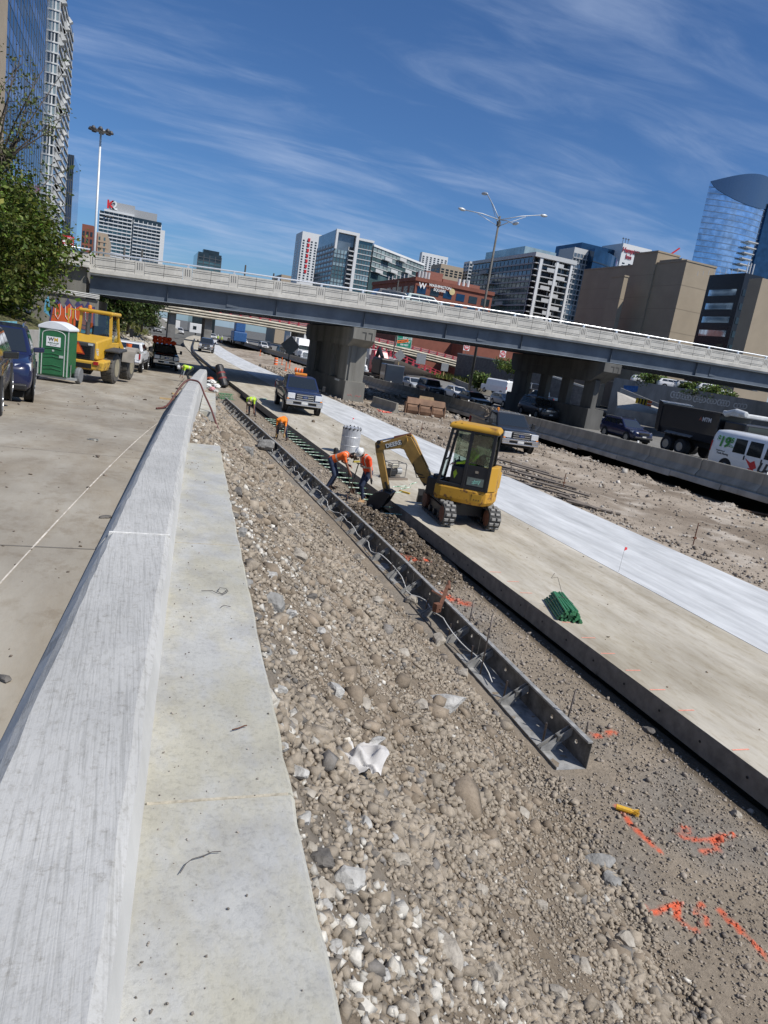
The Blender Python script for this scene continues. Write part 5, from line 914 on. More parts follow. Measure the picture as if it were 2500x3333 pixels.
# white hotel
t, X0, X1, Y0, Yb, z1 = block('hotel_tower', 'white hotel tower with red and dark roof lettering behind the tan towers', (2030,791), 320, 1962, 2124, c_white); facade(t, (X0+.5,Y0), (X0+(X1-X0)*.45,Y0), zat(2050,905,320), z1-9, 5, 2, 'grid', g_dark, c_white, pier=.6, band=.5); wS = X1-X0
text('lettering','Hampton',3.2,mat('sign_red2',(.35,.03,.05),.5,0,0),t,(wS*.30,-.2,z1-3.0),FACE_S,.05,.1,sx=.85); text('lettering','Inn',3.0,mat('sign_red2',(.35,.03,.05),.5,0,0),t,(wS*.26,-.2,z1-6.0),FACE_S,.05,.1); text('lettering','HOMEWOOD',2.7,mat('sign_ink',(.05,.05,.06),.5,0,0),t,(wS*.77,-.2,z1-3.2),FACE_S,.04,.1,sx=.8); text('lettering','SUITES',1.8,mat('sign_ink',(.05,.05,.06),.5,0,0),t,(wS*.77,-.2,z1-6.0),FACE_S,.03,.1)
for i in range(3): B().tube((wS*.04+i*1.6,2,z1),(wS*.04+i*1.6,2,z1+3),.12,n=6).lathe([(.05,0),(.5,.2),(.5,.5),(.05,.6)],c=(wS*.04+i*1.6,2,z1+2.2),n=8).build('antenna', c_mull, t)
B().bx(-20,-.0,6,30,-1,z1-3).build('side_block', g_navy, t)
# tan windowless towers
def tanb(corner, Y, wpx, spx, lab, lines=6):
    t, X0, X1, Y0, Yb, z1 = block('stone_tower', lab, corner, Y, wpx, spx, c_tan); m_l = mat('tan_joint',(.27,.22,.16),.9,0,0)
    for i in range(1, lines): z = z1-i*5.2; B().bx(-.012,X1-X0+.012,-.004,Yb-Y0,z,z+.12).build('joint_line', m_l, t)
    B().bx(-.1,X1-X0+.1,-.1,Yb-Y0,z1,z1+.35).build('coping', c_tan, t); return t
tanb((2033,900),150,1990,2046,'lowest tan stone tower left of the stepped group')
tanb((2143,820),148,2068,2214,'tallest tan stone tower with sunlit right face in the group')
tanb((2219,846),140,2149,2232,'middle tan stone tower with thin sunlit edge')
tanb((2236,850),138,2234,2334,'right tan stone tower with a diagonal shadow on its face')
# big curved glass tower
p = onY(2312,590,420); X0 = p.x; q = onY(2560,560,420); wS = q.x-X0; t = thing('curved_tower', 'huge pale blue curved glass tower with arched top at right', 'building', (X0,420,0)); n = 28; rings = []
z0t, zc_, za = 20, p.z, onY(2440,560,420).z-3; 
lx = onY(2252,850,420).x-X0; zl_ = onY(2252,850,420).z
def ringz(z):
    f = (z-zl_)/(p.z-zl_); xl_ = lx*(1-f); r = []
    for k in range(n+1):
        u = k/n; x = xl_+(wS-xl_)*u; r.append((x, 10*(2*u-1)**2-10, z))
    return r
front = B(); zs = [z0t+(zc_-z0t)*i/34 for i in range(35)]
rr = [ringz(z) for z in zs]; 
for a_, b_ in zip(rr[:-1], rr[1:]):
    for k in range(n): front.quad(a_[k], a_[k+1], b_[k+1], b_[k])
front.build('glass_face', g_sky, t)
top = B(); r = rr[-1]
for k in range(n):
    u0, u1 = k/n, (k+1)/n; h0, h1 = (za-zc_)*math.sin(math.pi*min(1,u0*.9)), (za-zc_)*math.sin(math.pi*min(1,u1*.9))
    top.quad((r[k][0],r[k][1]+2,zc_-34*math.sin(math.pi*u0)**.7), (r[k+1][0],r[k+1][1]+2,zc_-34*math.sin(math.pi*u1)**.7), (r[k+1][0],r[k+1][1]+6,zc_+h1), (r[k][0],r[k][1]+6,zc_+h0))
cr = B()
for k in range(n):
    u0, u1 = k/n, (k+1)/n; h0, h1 = (za-zc_)*math.sin(math.pi*min(1,u0*.9)), (za-zc_)*math.sin(math.pi*min(1,u1*.9)); d0, d1 = 11*math.sin(math.pi*u0)**.6, 11*math.sin(math.pi*u1)**.6
    cr.quad((r[k][0],r[k][1]-.4,zc_-d0),(r[k+1][0],r[k+1][1]-.4,zc_-d1),(r[k+1][0],r[k+1][1]-.4,zc_+h1),(r[k][0],r[k][1]-.4,zc_+h0))
cr.build('arched_crown', mat('crown_glass',(.10,.16,.24),.15,.6,.1), t)
fb = None
for i, z in enumerate(zs[:-1]):
    rz = ringz(z); b = B()
    for k in range(n): b.quad((rz[k][0],rz[k][1]-.12,z),(rz[k+1][0],rz[k+1][1]-.12,z),(rz[k+1][0],rz[k+1][1]-.12,z+.5),(rz[k][0],rz[k][1]-.12,z+.5))
    b.build('floor_line', mat('floor_line',(.20,.27,.36),.4,.5,0), t)
for i, z in enumerate(zs[3:-9]):
    x = onY(2492,590,410).x-X0-(zs[-1]-z)*.16; B().bx(x,x+9,-14,-11,z,z+.6).build('fin', c_lgrey, t)
B().bx(wS*.72,wS+20,-9.5,20,0,zc_-6).build('side_volume', g_navy, t)
# black banded building
t, X0, X1, Y0, Yb, z1 = block('black_office', 'black office block with silver window bands near the right edge', (2428,888), 118, 2312, 2488, c_black); zz = z1
for i in range(7):
    zb_ = z1-1.6-(i+1)*2.75
    B().bx(-.06,.0,1.2,Yb-Y0-1.0,zb_,zb_+1.25).build('window_band', g_sky if i < 4 else g_dark, t); B().bx(.4,X1-X0-.4,-.06,0,zb_,zb_+1.25).build('window_band', g_dark, t)
for i in range(8): B().tube((-.2+.0,2+i*1.6,z1),(-.2,2+i*1.6,z1+.9),.05,n=5).build('roof_post', c_lgrey, t)
for i in range(3): B().tube((1+i*.8,1,z1),(1+i*.8,1,z1+2.2),.12,n=6).build('antenna', c_white, t)
t, X0, X1, Y0, Yb, z1 = block('stone_tower', 'tan stone block cut off by the right edge beside the black office', (2483,905), 108, 2440, 2600, c_tan)
p = onY(2180,830,330); t = thing('crane', 'red crane jib poking above the tan towers', 'crane', p); B().bar((0,0,0),(onY(2212,808,330)-p)*1.0,.7,.7).bar((0,0,-8),(0,0,0),1.0).build('jib', mr2, t)
# ================================================================== vehicles (local: front towards -y, x to its left as seen from the front, z up)
m_tyre = mat('tyre', (.018,.018,.019), .85, 0, .25, 10); m_rim = mat('rim', (.30,.31,.32), .35, .8, .1); m_black = mat('black_trim', (.015,.015,.016), .5, 0, .1); m_glassv = mat('car_glass', (.018,.022,.024), .04, 0, 0, spec=.9, coat=.5); m_chrome = mat('chrome', (.62,.63,.65), .18, .95, .05); m_lamp = mat('lamp_clear', (.72,.74,.76), .12, .3, .05); m_amber = mat('lamp_amber', (.75,.25,.03), .3, 0, 0); m_tail = mat('lamp_red', (.35,.015,.02), .3, 0, 0); m_plate = mat('plate', (.62,.63,.62), .5, 0, .1); m_under = mat('underbody', (.012,.012,.012), .9, 0, 0)
def wheel(root, x, y, r, w, side, rimf=.62, m=None, mr=None):
    s = side; t = B().lathe([(r*rimf,0),(r*.93,0),(r,.04*s),(r,(w-.04)*s),(r*.93,w*s),(r*rimf,w*s)], axis='x', n=22).build('wheel', m or m_tyre, root, loc=(x,y,r), smooth=False)
    rm = B().lathe([(r*rimf*1.02,-.004*s),(r*rimf*.92,-.012*s),(r*rimf*.85,.03*s),(r*.18,.015*s),(r*.14,-.02*s)], axis='x', n=18).build('rim', mr or m_rim, t)
    sp = B()
    for k in range(5):
        a = 2*math.pi*k/5; sp.bar((.0,0,0),(.0,math.cos(a)*r*rimf*.9,math.sin(a)*r*rimf*.9),.02,r*.16,upv=(1,0,0))
    return t
def ring(y, w, z0, z1, tum=.92):
    h = (z1-z0); P = [(w*.90,z0),(w*.985,z0+h*.18),(w,z0+h*.45),(w*.985,z0+h*.75),(w*tum,z1-.03),(w*tum*.86,z1)]
    return [(x,y,z) for x, z in P]+[(-x,y,z) for x, z in P[::-1]]
def interp(a, b, c, d, u0, u1, v0, v1, off=.006):   # sub-quad of a bilinear patch a b c d (a->b = u, a->d = v)
    a, b, c, d = [Vector(q) for q in (a,b,c,d)]; f = lambda u, v: a*(1-u)*(1-v)+b*u*(1-v)+c*u*v+d*(1-u)*v; n = (b-a).cross(d-a).normalized()*off
    return [f(u0,v0)+n, f(u1,v0)+n, f(u1,v1)+n, f(u0,v1)+n]
def car(name, lab, cat, loc, rz, col, L=4.7, W=1.85, H=1.6, hood=.95, belt=1.02, ws=(.28,.46), rear=(.92,.99), zg=.22, r=.34, ax=(.19,.80), deck=None, doors=2, pm=None, group=None, roof_rails=False, grille='bar', lights=True, mirrors=True):
    # ws: windscreen base/top as fraction of length, rear: roof end / glass base
    t = thing(name, lab, cat, loc, rz, group); p = pm or paint('paint_'+'_'.join('%02d' % int(c*100) for c in col), col); hw = W/2; y = lambda f: -L/2+f*L
    dk = deck if deck is not None else belt
    sts = [(0,.80,zg+.16,hood-.24),(.025,.93,zg+.04,hood-.13),(.09,.985,zg,hood-.05),(ws[0]-.02,1,zg,hood+.03),(ws[0]+.10,1,zg,belt),(rear[1]-.06,1,zg,dk),(.955,.985,zg+.02,dk-.01),(.985,.93,zg+.10,dk-.06),(1,.84,zg+.18,dk-.16)]
    B().loft([ring(y(f),hw*k,a,c) for f, k, a, c in sts]).build('body', p, t, sub=1)
    # greenhouse
    b0, b1, t0, t1 = y(ws[0]), y(rear[1]), y(ws[1]), y(rear[0]); wb, wt = hw*.93, hw*.74; zb_, zt = belt-.06, H
    G = dict(fl=(wb,b0,hood+.0),fr=(-wb,b0,hood+.0),rl=(wb,b1,zb_),rr=(-wb,b1,zb_),tfl=(wt,t0,zt-.05),tfr=(-wt,t0,zt-.05),trl=(wt,t1,zt-.06),trr=(-wt,t1,zt-.06))
    mid = (t0+t1)/2
    cabm = B().add([G['fl'],G['fr'],G['rr'],G['rl'],G['tfl'],G['tfr'],G['trr'],G['trl'],(wt*.8,mid,zt),(-wt*.8,mid,zt)],[(0,1,5,4),(2,3,7,6),(0,4,8,7,3),(1,2,6,9,5),(4,5,9,8),(8,9,6,7)])
    ca = cabm.build('cabin', p, t, bevel=.05)
    def pane(nm, q, uv): B().add(interp(*q,*uv), [(0,1,2,3)]).build(nm, m_glassv, t)
    pane('windscreen', (G['fr'],G['fl'],G['tfl'],G['tfr']), (.06,.94,.10,.93)); pane('rear_window', (G['rl'],G['rr'],G['trr'],G['trl']), (.10,.90,.22,.88))
    for (a, b_, c, d) in ((G['fl'],G['rl'],G['trl'],G['tfl']),(G['rr'],G['fr'],G['tfr'],G['trr'])):
        k = doors+(1 if rear[0] > .9 else 0); lo, hi = .10, .95
        for i in range(k):
            u0 = lo+(hi-lo)*i/k+.012; u1 = lo+(hi-lo)*(i+1)/k-.012; pane('side_window', (a,b_,c,d), (u0,u1,.22,.86))
    for f in ax:
        for s in (-1, 1):
            B().lathe([(r*1.16,0),(r*1.16,-.02*s)], axis='x', n=20).build('wheel_arch', m_under, t, loc=(s*(hw+.004),y(f),r+.01)); wheel(t, s*(hw+.012), y(f), r, .22, -s)
    B().bx(-hw*.8,hw*.8,y(.03),y(.97),zg-.08,zg+.06).build('underbody', m_under, t)
    if lights:
        for s in (-1, 1):
            B().hexa([(s*hw*.58,y(.012),hood-.30),(s*hw*.93,y(.055),hood-.28),(s*hw*.95,y(.11),hood-.24),(s*hw*.60,y(.06),hood-.26),(s*hw*.58,y(.02),hood-.15),(s*hw*.92,y(.07),hood-.12),(s*hw*.94,y(.13),hood-.11),(s*hw*.60,y(.07),hood-.13)]).build('headlight', m_lamp, t)
            B().bx(s*hw*.70-.12,s*hw*.70+.12,y(.985),y(1.002),dk-.36,dk-.14).build('tail_light', m_tail, t)
        B().bx(-hw*.5,hw*.5,y(-.004),y(.03),hood-.34,hood-.17).build('grille', m_black if grille == 'bar' else m_chrome, t, bevel=.02)
        B().bx(-hw*.86,hw*.86,y(-.010),y(.03),zg+.10,zg+.26).build('bumper', m_black, t, bevel=.04)
        B().bx(-.16,.16,y(-.016),y(-.010),zg+.24,zg+.34).build('plate', m_plate, t)
    if mirrors:
        for s in (-1, 1): B().hexa([(s*hw*.95,b0+.34,belt+.0),(s*(hw+.20),b0+.36,belt+.02),(s*(hw+.20),b0+.46,belt+.02),(s*hw*.95,b0+.48,belt),(s*hw*.95,b0+.34,belt+.12),(s*(hw+.20),b0+.36,belt+.15),(s*(hw+.20),b0+.46,belt+.15),(s*hw*.95,b0+.48,belt+.12)]).build('mirror', p, t, bevel=.02)
    if doors:
        for s in (-1, 1): B().bx(s*(hw+.001)-.01,s*(hw+.001)+.01,y(.58),y(.58)+.14,belt-.14,belt-.11).build('door_handle', p, t)
    if roof_rails:
        for s in (-1, 1): B().path([(s*wt*.92,t0+.1,zt-.02),(s*wt*.92,t0+.25,zt+.05),(s*wt*.92,t1-.3,zt+.05),(s*wt*.92,t1-.1,zt-.02)], .018, 6).build('roof_rail', m_chrome, t)
    return t
def pickup(name, lab, loc, rz, col, L=5.9, W=2.03, H=1.98, bar=None, crew=False, chrome=True, badge=True, group=None, cap=False, flat=None, dirty=False):
    t = thing(name, lab, 'pickup truck', loc, rz, group); p = flat or paint('paint_'+'_'.join('%02d' % int(c*100) for c in col), col, .28); hw = W/2; y = lambda m: -L/2+m
    zf, hz, bz_ = .52, 1.26, 1.34; cab0, cab1 = 1.25, (3.9 if crew else 3.15); r = .40
    # nose + hood, cab lower, bed: one shell
    B().loft([ring(y(.10),hw*.93,zf+.10,hz-.14,.96), ring(y(.22),hw*.97,zf,hz-.06,.95), ring(y(.5),hw,zf-.06,hz,.93), ring(y(cab0+.1),hw,zf-.08,hz+.06,.93), ring(y(cab0+.4),hw,zf-.08,bz_,.97), ring(y(cab1),hw,zf-.08,bz_,.98), ring(y(L-.1),hw,zf-.02,bz_,.99), ring(y(L),hw*.98,zf+.05,bz_-.04,.98)]).build('body', p, t, sub=1)
    B().bx(-hw*.80,hw*.80,y(cab1+.12),y(L-.12),bz_-.02,bz_+.008).build('bed_floor', m_black, t)
    for s in (-1, 1): B().bx(s*hw*.9-.07,s*hw*.9+.07,y(cab1+.06),y(L-.04),bz_-.08,bz_+.05).build('bed_rail', p, t, bevel=.02)
    B().bx(-hw*.9,hw*.9,y(L-.09),y(L-.01),bz_-.5,bz_+.05).build('tailgate', p, t, bevel=.02)
    wb, wt = hw*.92, hw*.77; a0, a1, c0, c1 = y(cab0), y(cab1), y(cab0+.78), y(cab1-.12); zt = H
    G = dict(fl=(wb,a0,hz+.02),fr=(-wb,a0,hz+.02),rl=(wb,a1,bz_-.05),rr=(-wb,a1,bz_-.05),tfl=(wt,c0,zt-.06),tfr=(-wt,c0,zt-.06),trl=(wt,c1,zt-.06),trr=(-wt,c1,zt-.06)); mid = (c0+c1)/2
    B().add([G['fl'],G['fr'],G['rr'],G['rl'],G['tfl'],G['tfr'],G['trr'],G['trl'],(wt*.85,mid,zt),(-wt*.85,mid,zt)],[(0,1,5,4),(2,3,7,6),(0,4,8,7,3),(1,2,6,9,5),(4,5,9,8),(8,9,6,7)]).build('cab', p, t, bevel=.05)
    def pane(nm, q, uv): return B().add(interp(*q,*uv), [(0,1,2,3)]).build(nm, m_glassv, t)
    pane('windscreen', (G['fr'],G['fl'],G['tfl'],G['tfr']), (.06,.94,.08,.92)); pane('rear_window', (G['rl'],G['rr'],G['trr'],G['trl']), (.10,.90,.25,.85))
    for q in ((G['fl'],G['rl'],G['trl'],G['tfl']),(G['rr'],G['fr'],G['tfr'],G['trr'])):
        if crew: pane('side_window', q, (.10,.50,.16,.86)); pane('side_window', q, (.54,.93,.16,.86))
        else: pane('side_window', q, (.12,.74,.14,.86) if q[0] == G['fl'] else (.26,.88,.14,.86))
    # front end
    g = B().bx(-.48,.48,y(.035),y(.2),.80,1.13).build('grille', m_black, t, bevel=.03)
    for z in (.86,.965,1.07): B().bx(-.46,.46,y(.02),y(.05),z-.02,z+.02).build('grille_bar', m_chrome if chrome else p, g)
    if badge:
        o = B().lathe([(1,-.02),(1,.0)], axis='y', n=20).build('badge', mat('badge_blue',(.03,.07,.22),.3,.2,0), g, loc=(0,y(.015),.965)); o.scale = (.15,1,.062); text('lettering','Ford',.085,m_chrome,g,(0,y(-.012),.965),FACE_S,.002,.002,shear=.25)
    for s in (-1, 1):
        B().bx(s*.74-.20,s*.74+.20,y(.06),y(.2),.83,1.13).build('headlight', m_lamp, t, bevel=.03); B().bx(s*.90-.06,s*.90+.05,y(.055),y(.16),.80,.86).build('turn_lamp', m_amber, t)
        B().bx(s*hw*.93-.05,s*hw*.93+.05,y(L-.06),y(L+.005),.9,1.25).build('tail_light', m_tail, t)
    bm = m_chrome if chrome else p
    bo = B().bx(-hw*.97,hw*.97,y(-.02),y(.14),.70,.79).bx(-hw*.97,hw*.97,y(-.01),y(.14),.50,.57).bx(-hw*.97,-.62,y(-.01),y(.14),.56,.71).bx(.62,hw*.97,y(-.01),y(.14),.56,.71).bx(-.20,.20,y(-.01),y(.14),.56,.71).build('front_bumper', bm, t, bevel=.02)
    B().bx(-hw*.9,hw*.9,y(.03),y(.12),.56,.71).build('bumper_gap', m_black, t); B().bx(-.16,.16,y(-.028),y(-.018),.60,.72).build('plate', m_plate, t); B().bx(-hw*.93,hw*.93,y(L),y(L+.14),.55,.72).build('rear_bumper', bm, t, bevel=.02)
    for f in (1.02, L-1.35):
        for s in (-1, 1):
            B().lathe([(r*1.2,0),(r*1.2,-.02*s)], axis='x', n=20).build('wheel_arch', m_under, t, loc=(s*(hw+.005),y(f),r+.06)); wheel(t, s*(hw+.015), y(f), r, .26, -s)
    B().bx(-.7,.7,y(.3),y(L-.2),.34,.6).build('chassis', m_under, t)
    for s in (-1, 1):
        mi = B().bx(s*(hw+.20)-.09,s*(hw+.20)+.09,a0+.32,a0+.42,1.30,1.58).build('mirror', m_black, t, bevel=.02); B().bar((s*hw*.93,a0+.38,1.36),(s*(hw+.16),a0+.38,1.36),.05).build('arm', m_black, mi)
        B().bx(s*(hw+.002)-.012,s*(hw+.002)+.012,y(cab1-.55),y(cab1-.40),1.12,1.16).build('door_handle', m_black, t); B().bx(s*(hw+.006)-.012,s*(hw+.006)+.012,y(1.6),y(L-1.9),.70,.76).build('side_moulding', m_black, t)
    if bar: B().bx(-.34,.34,c0+.45,c0+.68,zt-.01,zt+.12).build('beacon_bar', m_amber if bar == 'bar' else m_black, t, bevel=.03) if bar == 'bar' else B().lathe([(.07,0),(.07,.14),(.03,.16)], c=(-.55,c0+.6,zt-.02), n=12).build('beacon', m_amber, t)
    if cap: B().bx(-hw*.9,hw*.9,y(cab1+.1),y(L-.05),bz_,zt+.05).build('bed_cover', m_black, t, bevel=.08)
    # driver's seat silhouettes
    for s in (-1, 1): B().bx(s*.42-.24,s*.42+.24,a0+1.35,a0+1.5,1.2,1.75).build('seat', m_black, t, bevel=.06)
    return t
def ztr(y): return zt_road(y)
zt_road = lambda y: (.72-.0095*y if y < 75 else .0075)+.002
NAVY = (.012,.022,.065); BLK = (.010,.010,.012); CHAR = (.022,.024,.028)
# --- on the site
pk = pickup('pickup_truck', 'dark navy pickup with amber roof beacon bar driving on the new slab', (9.02,40.25,0.002), R_(-4), NAVY, bar='bar')
pickup('pickup_truck', 'dark dusty pickup with high load bed on slab beyond bridge shadow', (*onZ(672,1148,0).xy+Vector((0.2,2.6)),.002), R_(-8), (.03,.032,.036), cap=False, chrome=True, crew=True)
p = onZ(1640,1455,-.1); pk3 = pickup('pickup_truck', 'black pickup with orange corner beacon standing on dirt strip by the barrier', (19.35,34.6,-.10), R_(-8), (.016,.017,.02), bar='dot')
b = B()
for i in range(40): b.tube((random.uniform(-.7,.7),random.uniform(.5,2.6),1.4),(random.uniform(-.8,.8),random.uniform(.5,2.6),1.65+random.uniform(0,.35)),.02,n=4)
b.build('scrap_load', mat('scrap',(.22,.18,.14),.8,.2,.4,8), pk3)
y = 55.5; p = on_ramp(533,1205); pickup('pickup_truck', 'black pickup with orange load stopped at foot of the ramp', (p.x,p.y+2.9,p.z+.003), R_(3), (.008,.008,.009), crew=True, chrome=True)
p = on_ramp(452,1214); wp = pickup('pickup_truck', 'white pickup with open bed and orange bucket parked beyond the loader', (p.x-.62,p.y+2.2,p.z+.003), R_(173), (.72,.73,.74), L=5.7, H=1.9, crew=True, badge=False)
# --- left parked cars
p = on_ramp(84,1307); suv = car('parked_suv', 'dark blue sport utility vehicle parked beside the portable toilet', 'car', (p.x-.98,p.y+1.5,p.z+.003), R_(6), (.009,.013,.05), L=5.0, W=1.96, H=1.76, hood=1.10, belt=1.16, ws=(.27,.44), rear=(.90,.985), r=.38, zg=.26, roof_rails=True)
B().bx(-.62,.62,-2.5+5.0*.355,-2.5+5.0*.36,1.22,1.55).build('sun_shade', mat('sunshade',(.42,.50,.50),.4,.3,.2,4), suv, rot=(R_(-32),0,0), loc=(0,-.85,-.25)) if False else None
p = on_ramp(14,1340); car('parked_car', 'black car cut off by the left edge in front of the blue vehicle', 'car', (p.x-.95,p.y-1.0+1.4,p.z+.003), R_(5), (.010,.010,.010), L=4.7, W=1.84, H=1.48, hood=.92, belt=.98)
# --- traffic
def onroad(px, py): 
    q = onZ(px,py,.2)
    for _ in range(4): q = onZ(px,py,zt_road(q.y))
    return q
q = onroad(1790,1372); car('family_suv', 'dark grey sport utility vehicle with bright headlights driving past the barrier', 'car', (q.x,q.y+2.3,zt_road(q.y)), R_(-3), (.035,.037,.042), L=4.86, W=1.99, H=1.84, hood=1.16, belt=1.20, ws=(.26,.42), rear=(.91,.985), r=.38, zg=.28, grille='chrome', roof_rails=True)
q = onroad(1665,1335); car('traffic_car', 'silver car half hidden behind the dark grey vehicle', 'car', (q.x+1.4,q.y+4.2,zt_road(q.y)), R_(-3), (.36,.37,.37), H=1.46, hood=.92, belt=.96)
q = onroad(2035,1440); car('compact_suv', 'dark blue small sport utility vehicle in front of the dump truck', 'car', (35.2,44.3,zt_road(44)), R_(-2), (.006,.014,.05), L=4.48, W=1.82, H=1.62, hood=1.02, belt=1.08, r=.35, zg=.27, roof_rails=True)
q = onroad(1360,1296); jp = car('jeep', 'black boxy off road vehicle with slotted grille in the traffic', 'car', (29.9,70.2,zt_road(70)), R_(-2), (.022,.035,.055), L=4.3, W=1.88, H=1.88, hood=1.22, belt=1.24, ws=(.33,.38), rear=(.95,.985), r=.41, zg=.38)
for i in range(7): B().bx(-.30+i*.1-.02,-.30+i*.1+.025,-2.19,-2.15,.90,1.16).build('grille_slot', m_chrome, jp)
car('traffic_car', 'black sedan beside the median barrier ahead of the jeep', 'car', (31.2,62.3,zt_road(62)), R_(-2), BLK, L=4.9, W=1.87, H=1.44, hood=.92, belt=.96, rear=(.80,.93), deck=.98)
car('traffic_car', 'white sedan between the jeep and black sedan', 'car', (34.4,73.0,zt_road(73)), R_(-2), (.68,.69,.70), L=4.6, H=1.45, hood=.9, belt=.95, rear=(.80,.93), deck=.97)
car('traffic_car', 'silver hatchback behind the jeep at foot of the red ramp', 'car', (32.0,80.5,zt_road(80)), R_(-2), (.40,.42,.44), L=4.4, H=1.5, hood=.92, belt=.96)
for i, (px, py, col, lb) in enumerate(((1395,1222,(.7,.7,.7),'white car queued beyond the red ramp end'),(1418,1218,(.66,.67,.68),'second white car queued beyond red ramp end'),(1280,1185,(.05,.05,.06),'dark car in the shade under second bridge'))):
    q = onroad(px,py); car('traffic_car', lb, 'car', (q.x,q.y+2,zt_road(q.y)), 0, col, H=1.48, lights=True, mirrors=False)
# parked cars above the right wall
lot = B().add([(70.4,58,4.9),(120,58,5.6),(120,130,5.6),(70.4,130,4.9)],[(0,1,2,3)]); struct('parking_lot', lot, m_asph)
for i, (px, py, col, lb) in enumerate(((2105,1236,(.7,.7,.7),'white car at the left end of the upper parking lot'),(2147,1252,(.05,.055,.06),'dark parked car next to the shrub on the upper lot'),(2190,1258,(.72,.72,.71),'white sedan parked in the open on the upper lot'),(2250,1262,(.45,.46,.47),'silver parked car behind white sedan on the upper lot'),(2322,1272,(.7,.7,.7),'white car parked between shrubs on the upper lot'))):
    v = px_ray(px,py+8); k = (4.98-CAMH)/v.z if v.z > 0.001 else 82/v.x; k = min(max(k,73/v.x),90/v.x); car('parked_car', lb, 'car', (v.x*k,v.y*k,4.95), R_(62), col, H=1.48, lights=False, mirrors=False)
# white van with price lettering
def van(loc, rz):
    t = thing('rental_van', 'white rental cargo van with green price lettering behind the median barrier', 'van', loc, rz); p = paint('paint_white_van', (.70,.71,.72), .35); L, W, H = 5.7, 2.0, 2.12; hw = W/2; y = lambda m: -L/2+m
    def rg(yy, w, z0, z1): return [(x,yy,z) for x, z in ((w*.93,z0),(w,z0+.15),(w,1.15),(w*.93,z1-.22),(w*.80,z1-.04),(w*.4,z1))]+[(-x,yy,z) for x, z in ((w*.4,z1),(w*.80,z1-.04),(w*.93,z1-.22),(w,1.15),(w,z0+.15),(w*.93,z0))]
    B().loft([rg(y(0),hw*.9,.45,.95),rg(y(.3),hw*.98,.36,1.12),rg(y(.95),hw,.34,1.2),rg(y(1.65),hw,.34,H-.06),rg(y(2.0),hw,.34,H),rg(y(L-.4),hw,.34,H),rg(y(L-.08),hw*.99,.38,H-.05),rg(y(L),hw*.97,.5,H-.18)]).build('body', p, t, smooth=True)
    B().add([(-.82,y(1.02),1.22),(.82,y(1.02),1.22),(.70,y(1.62),H-.12),(-.70,y(1.62),H-.12)],[(0,1,2,3)]).build('windscreen', m_glassv, t)
    for s in (-1, 1):
        for a, c in ((1.75,2.45),(2.62,3.45),(3.55,4.3)):
            x0, x1 = s*(hw+.006), s*(hw*.945+.004); B().add([(x0,y(a),1.16),(x0,y(c),1.16),(x1,y(c-.04),1.82),(x1,y(a+.04),1.82)],[(0,1,2,3)]).build('side_window', m_glassv, t)
        for f in (.95, 4.55): B().lathe([(.42,0),(.42,-.03*s)], axis='x', n=20).build('wheel_arch', m_under, t, loc=(s*(hw+.006),y(f),.40)); wheel(t, s*(hw+.012), y(f), .36, .24, -s)
        for a in (2.5,3.5): B().bx(s*(hw+.012)-.012,s*(hw+.012)+.012,y(a),y(a+.06),.93,1.12).build('door_handle', m_black, t)
        B().bx(s*hw*.93-.05,s*hw*.93+.05,y(L-.05),y(L+.01),1.0,1.5).build('tail_light', m_tail, t); B().bx(s*.7-.2,s*.7+.2,y(-.03),y(.05),.72,.95).build('headlight', m_lamp, t)
    gm = mat('print_green',(.045,.24,.05),.5,0,0); rm = mat('print_red',(.55,.02,.025),.5,0,0); km = mat('print_ink',(.03,.03,.035),.5,0,0); RW = (R_(90),0,R_(-90)); X = -hw-.012
    def side(s_, size, yy, z, m, **k): return text('lettering', s_, size, m, t, (X,y(yy),z), RW, **k)
    side('$',.36,5.28,1.66,gm,bold=.012,shear=.2); side('19',.68,4.92,1.52,gm,bold=.022,shear=.2); side('95',.34,4.52,1.66,gm,bold=.012,shear=.2); B().bx(X-.002,X+.003,y(4.38),y(4.66),1.43,1.45).build('underline', gm, t); side('PLUS MILEAGE',.075,4.52,1.37,gm)
    side('Neighborhood',.09,5.0,1.10,km); side('Truck Sharing',.13,4.85,.98,km,bold=.002)
    side('U-HAUL',.62,1.55,.72,km,bold=.03,shear=.3); B().add([(X+.004,y(3.45),1.02),(X+.004,y(3.05),.62),(X+.004,y(3.2),.62),(X+.004,y(2.75),.30),(X+.004,y(2.85),.62),(X+.004,y(2.7),.70),(X+.004,y(2.9),1.0),(X+.004,y(3.1),.88)],[tuple(range(8))]).build('red_swoosh', rm, t)
    B().bx(-hw*.9,hw*.9,y(-.06),y(.1),.42,.6).build('bumper', m_black, t); B().bx(-hw*.9,hw*.9,y(L-.05),y(L+.1),.42,.56).build('bumper', m_black, t); return t
van((30.3,26.6,zt_road(27)), R_(-1)).scale = (1.1,1.1,1.1)
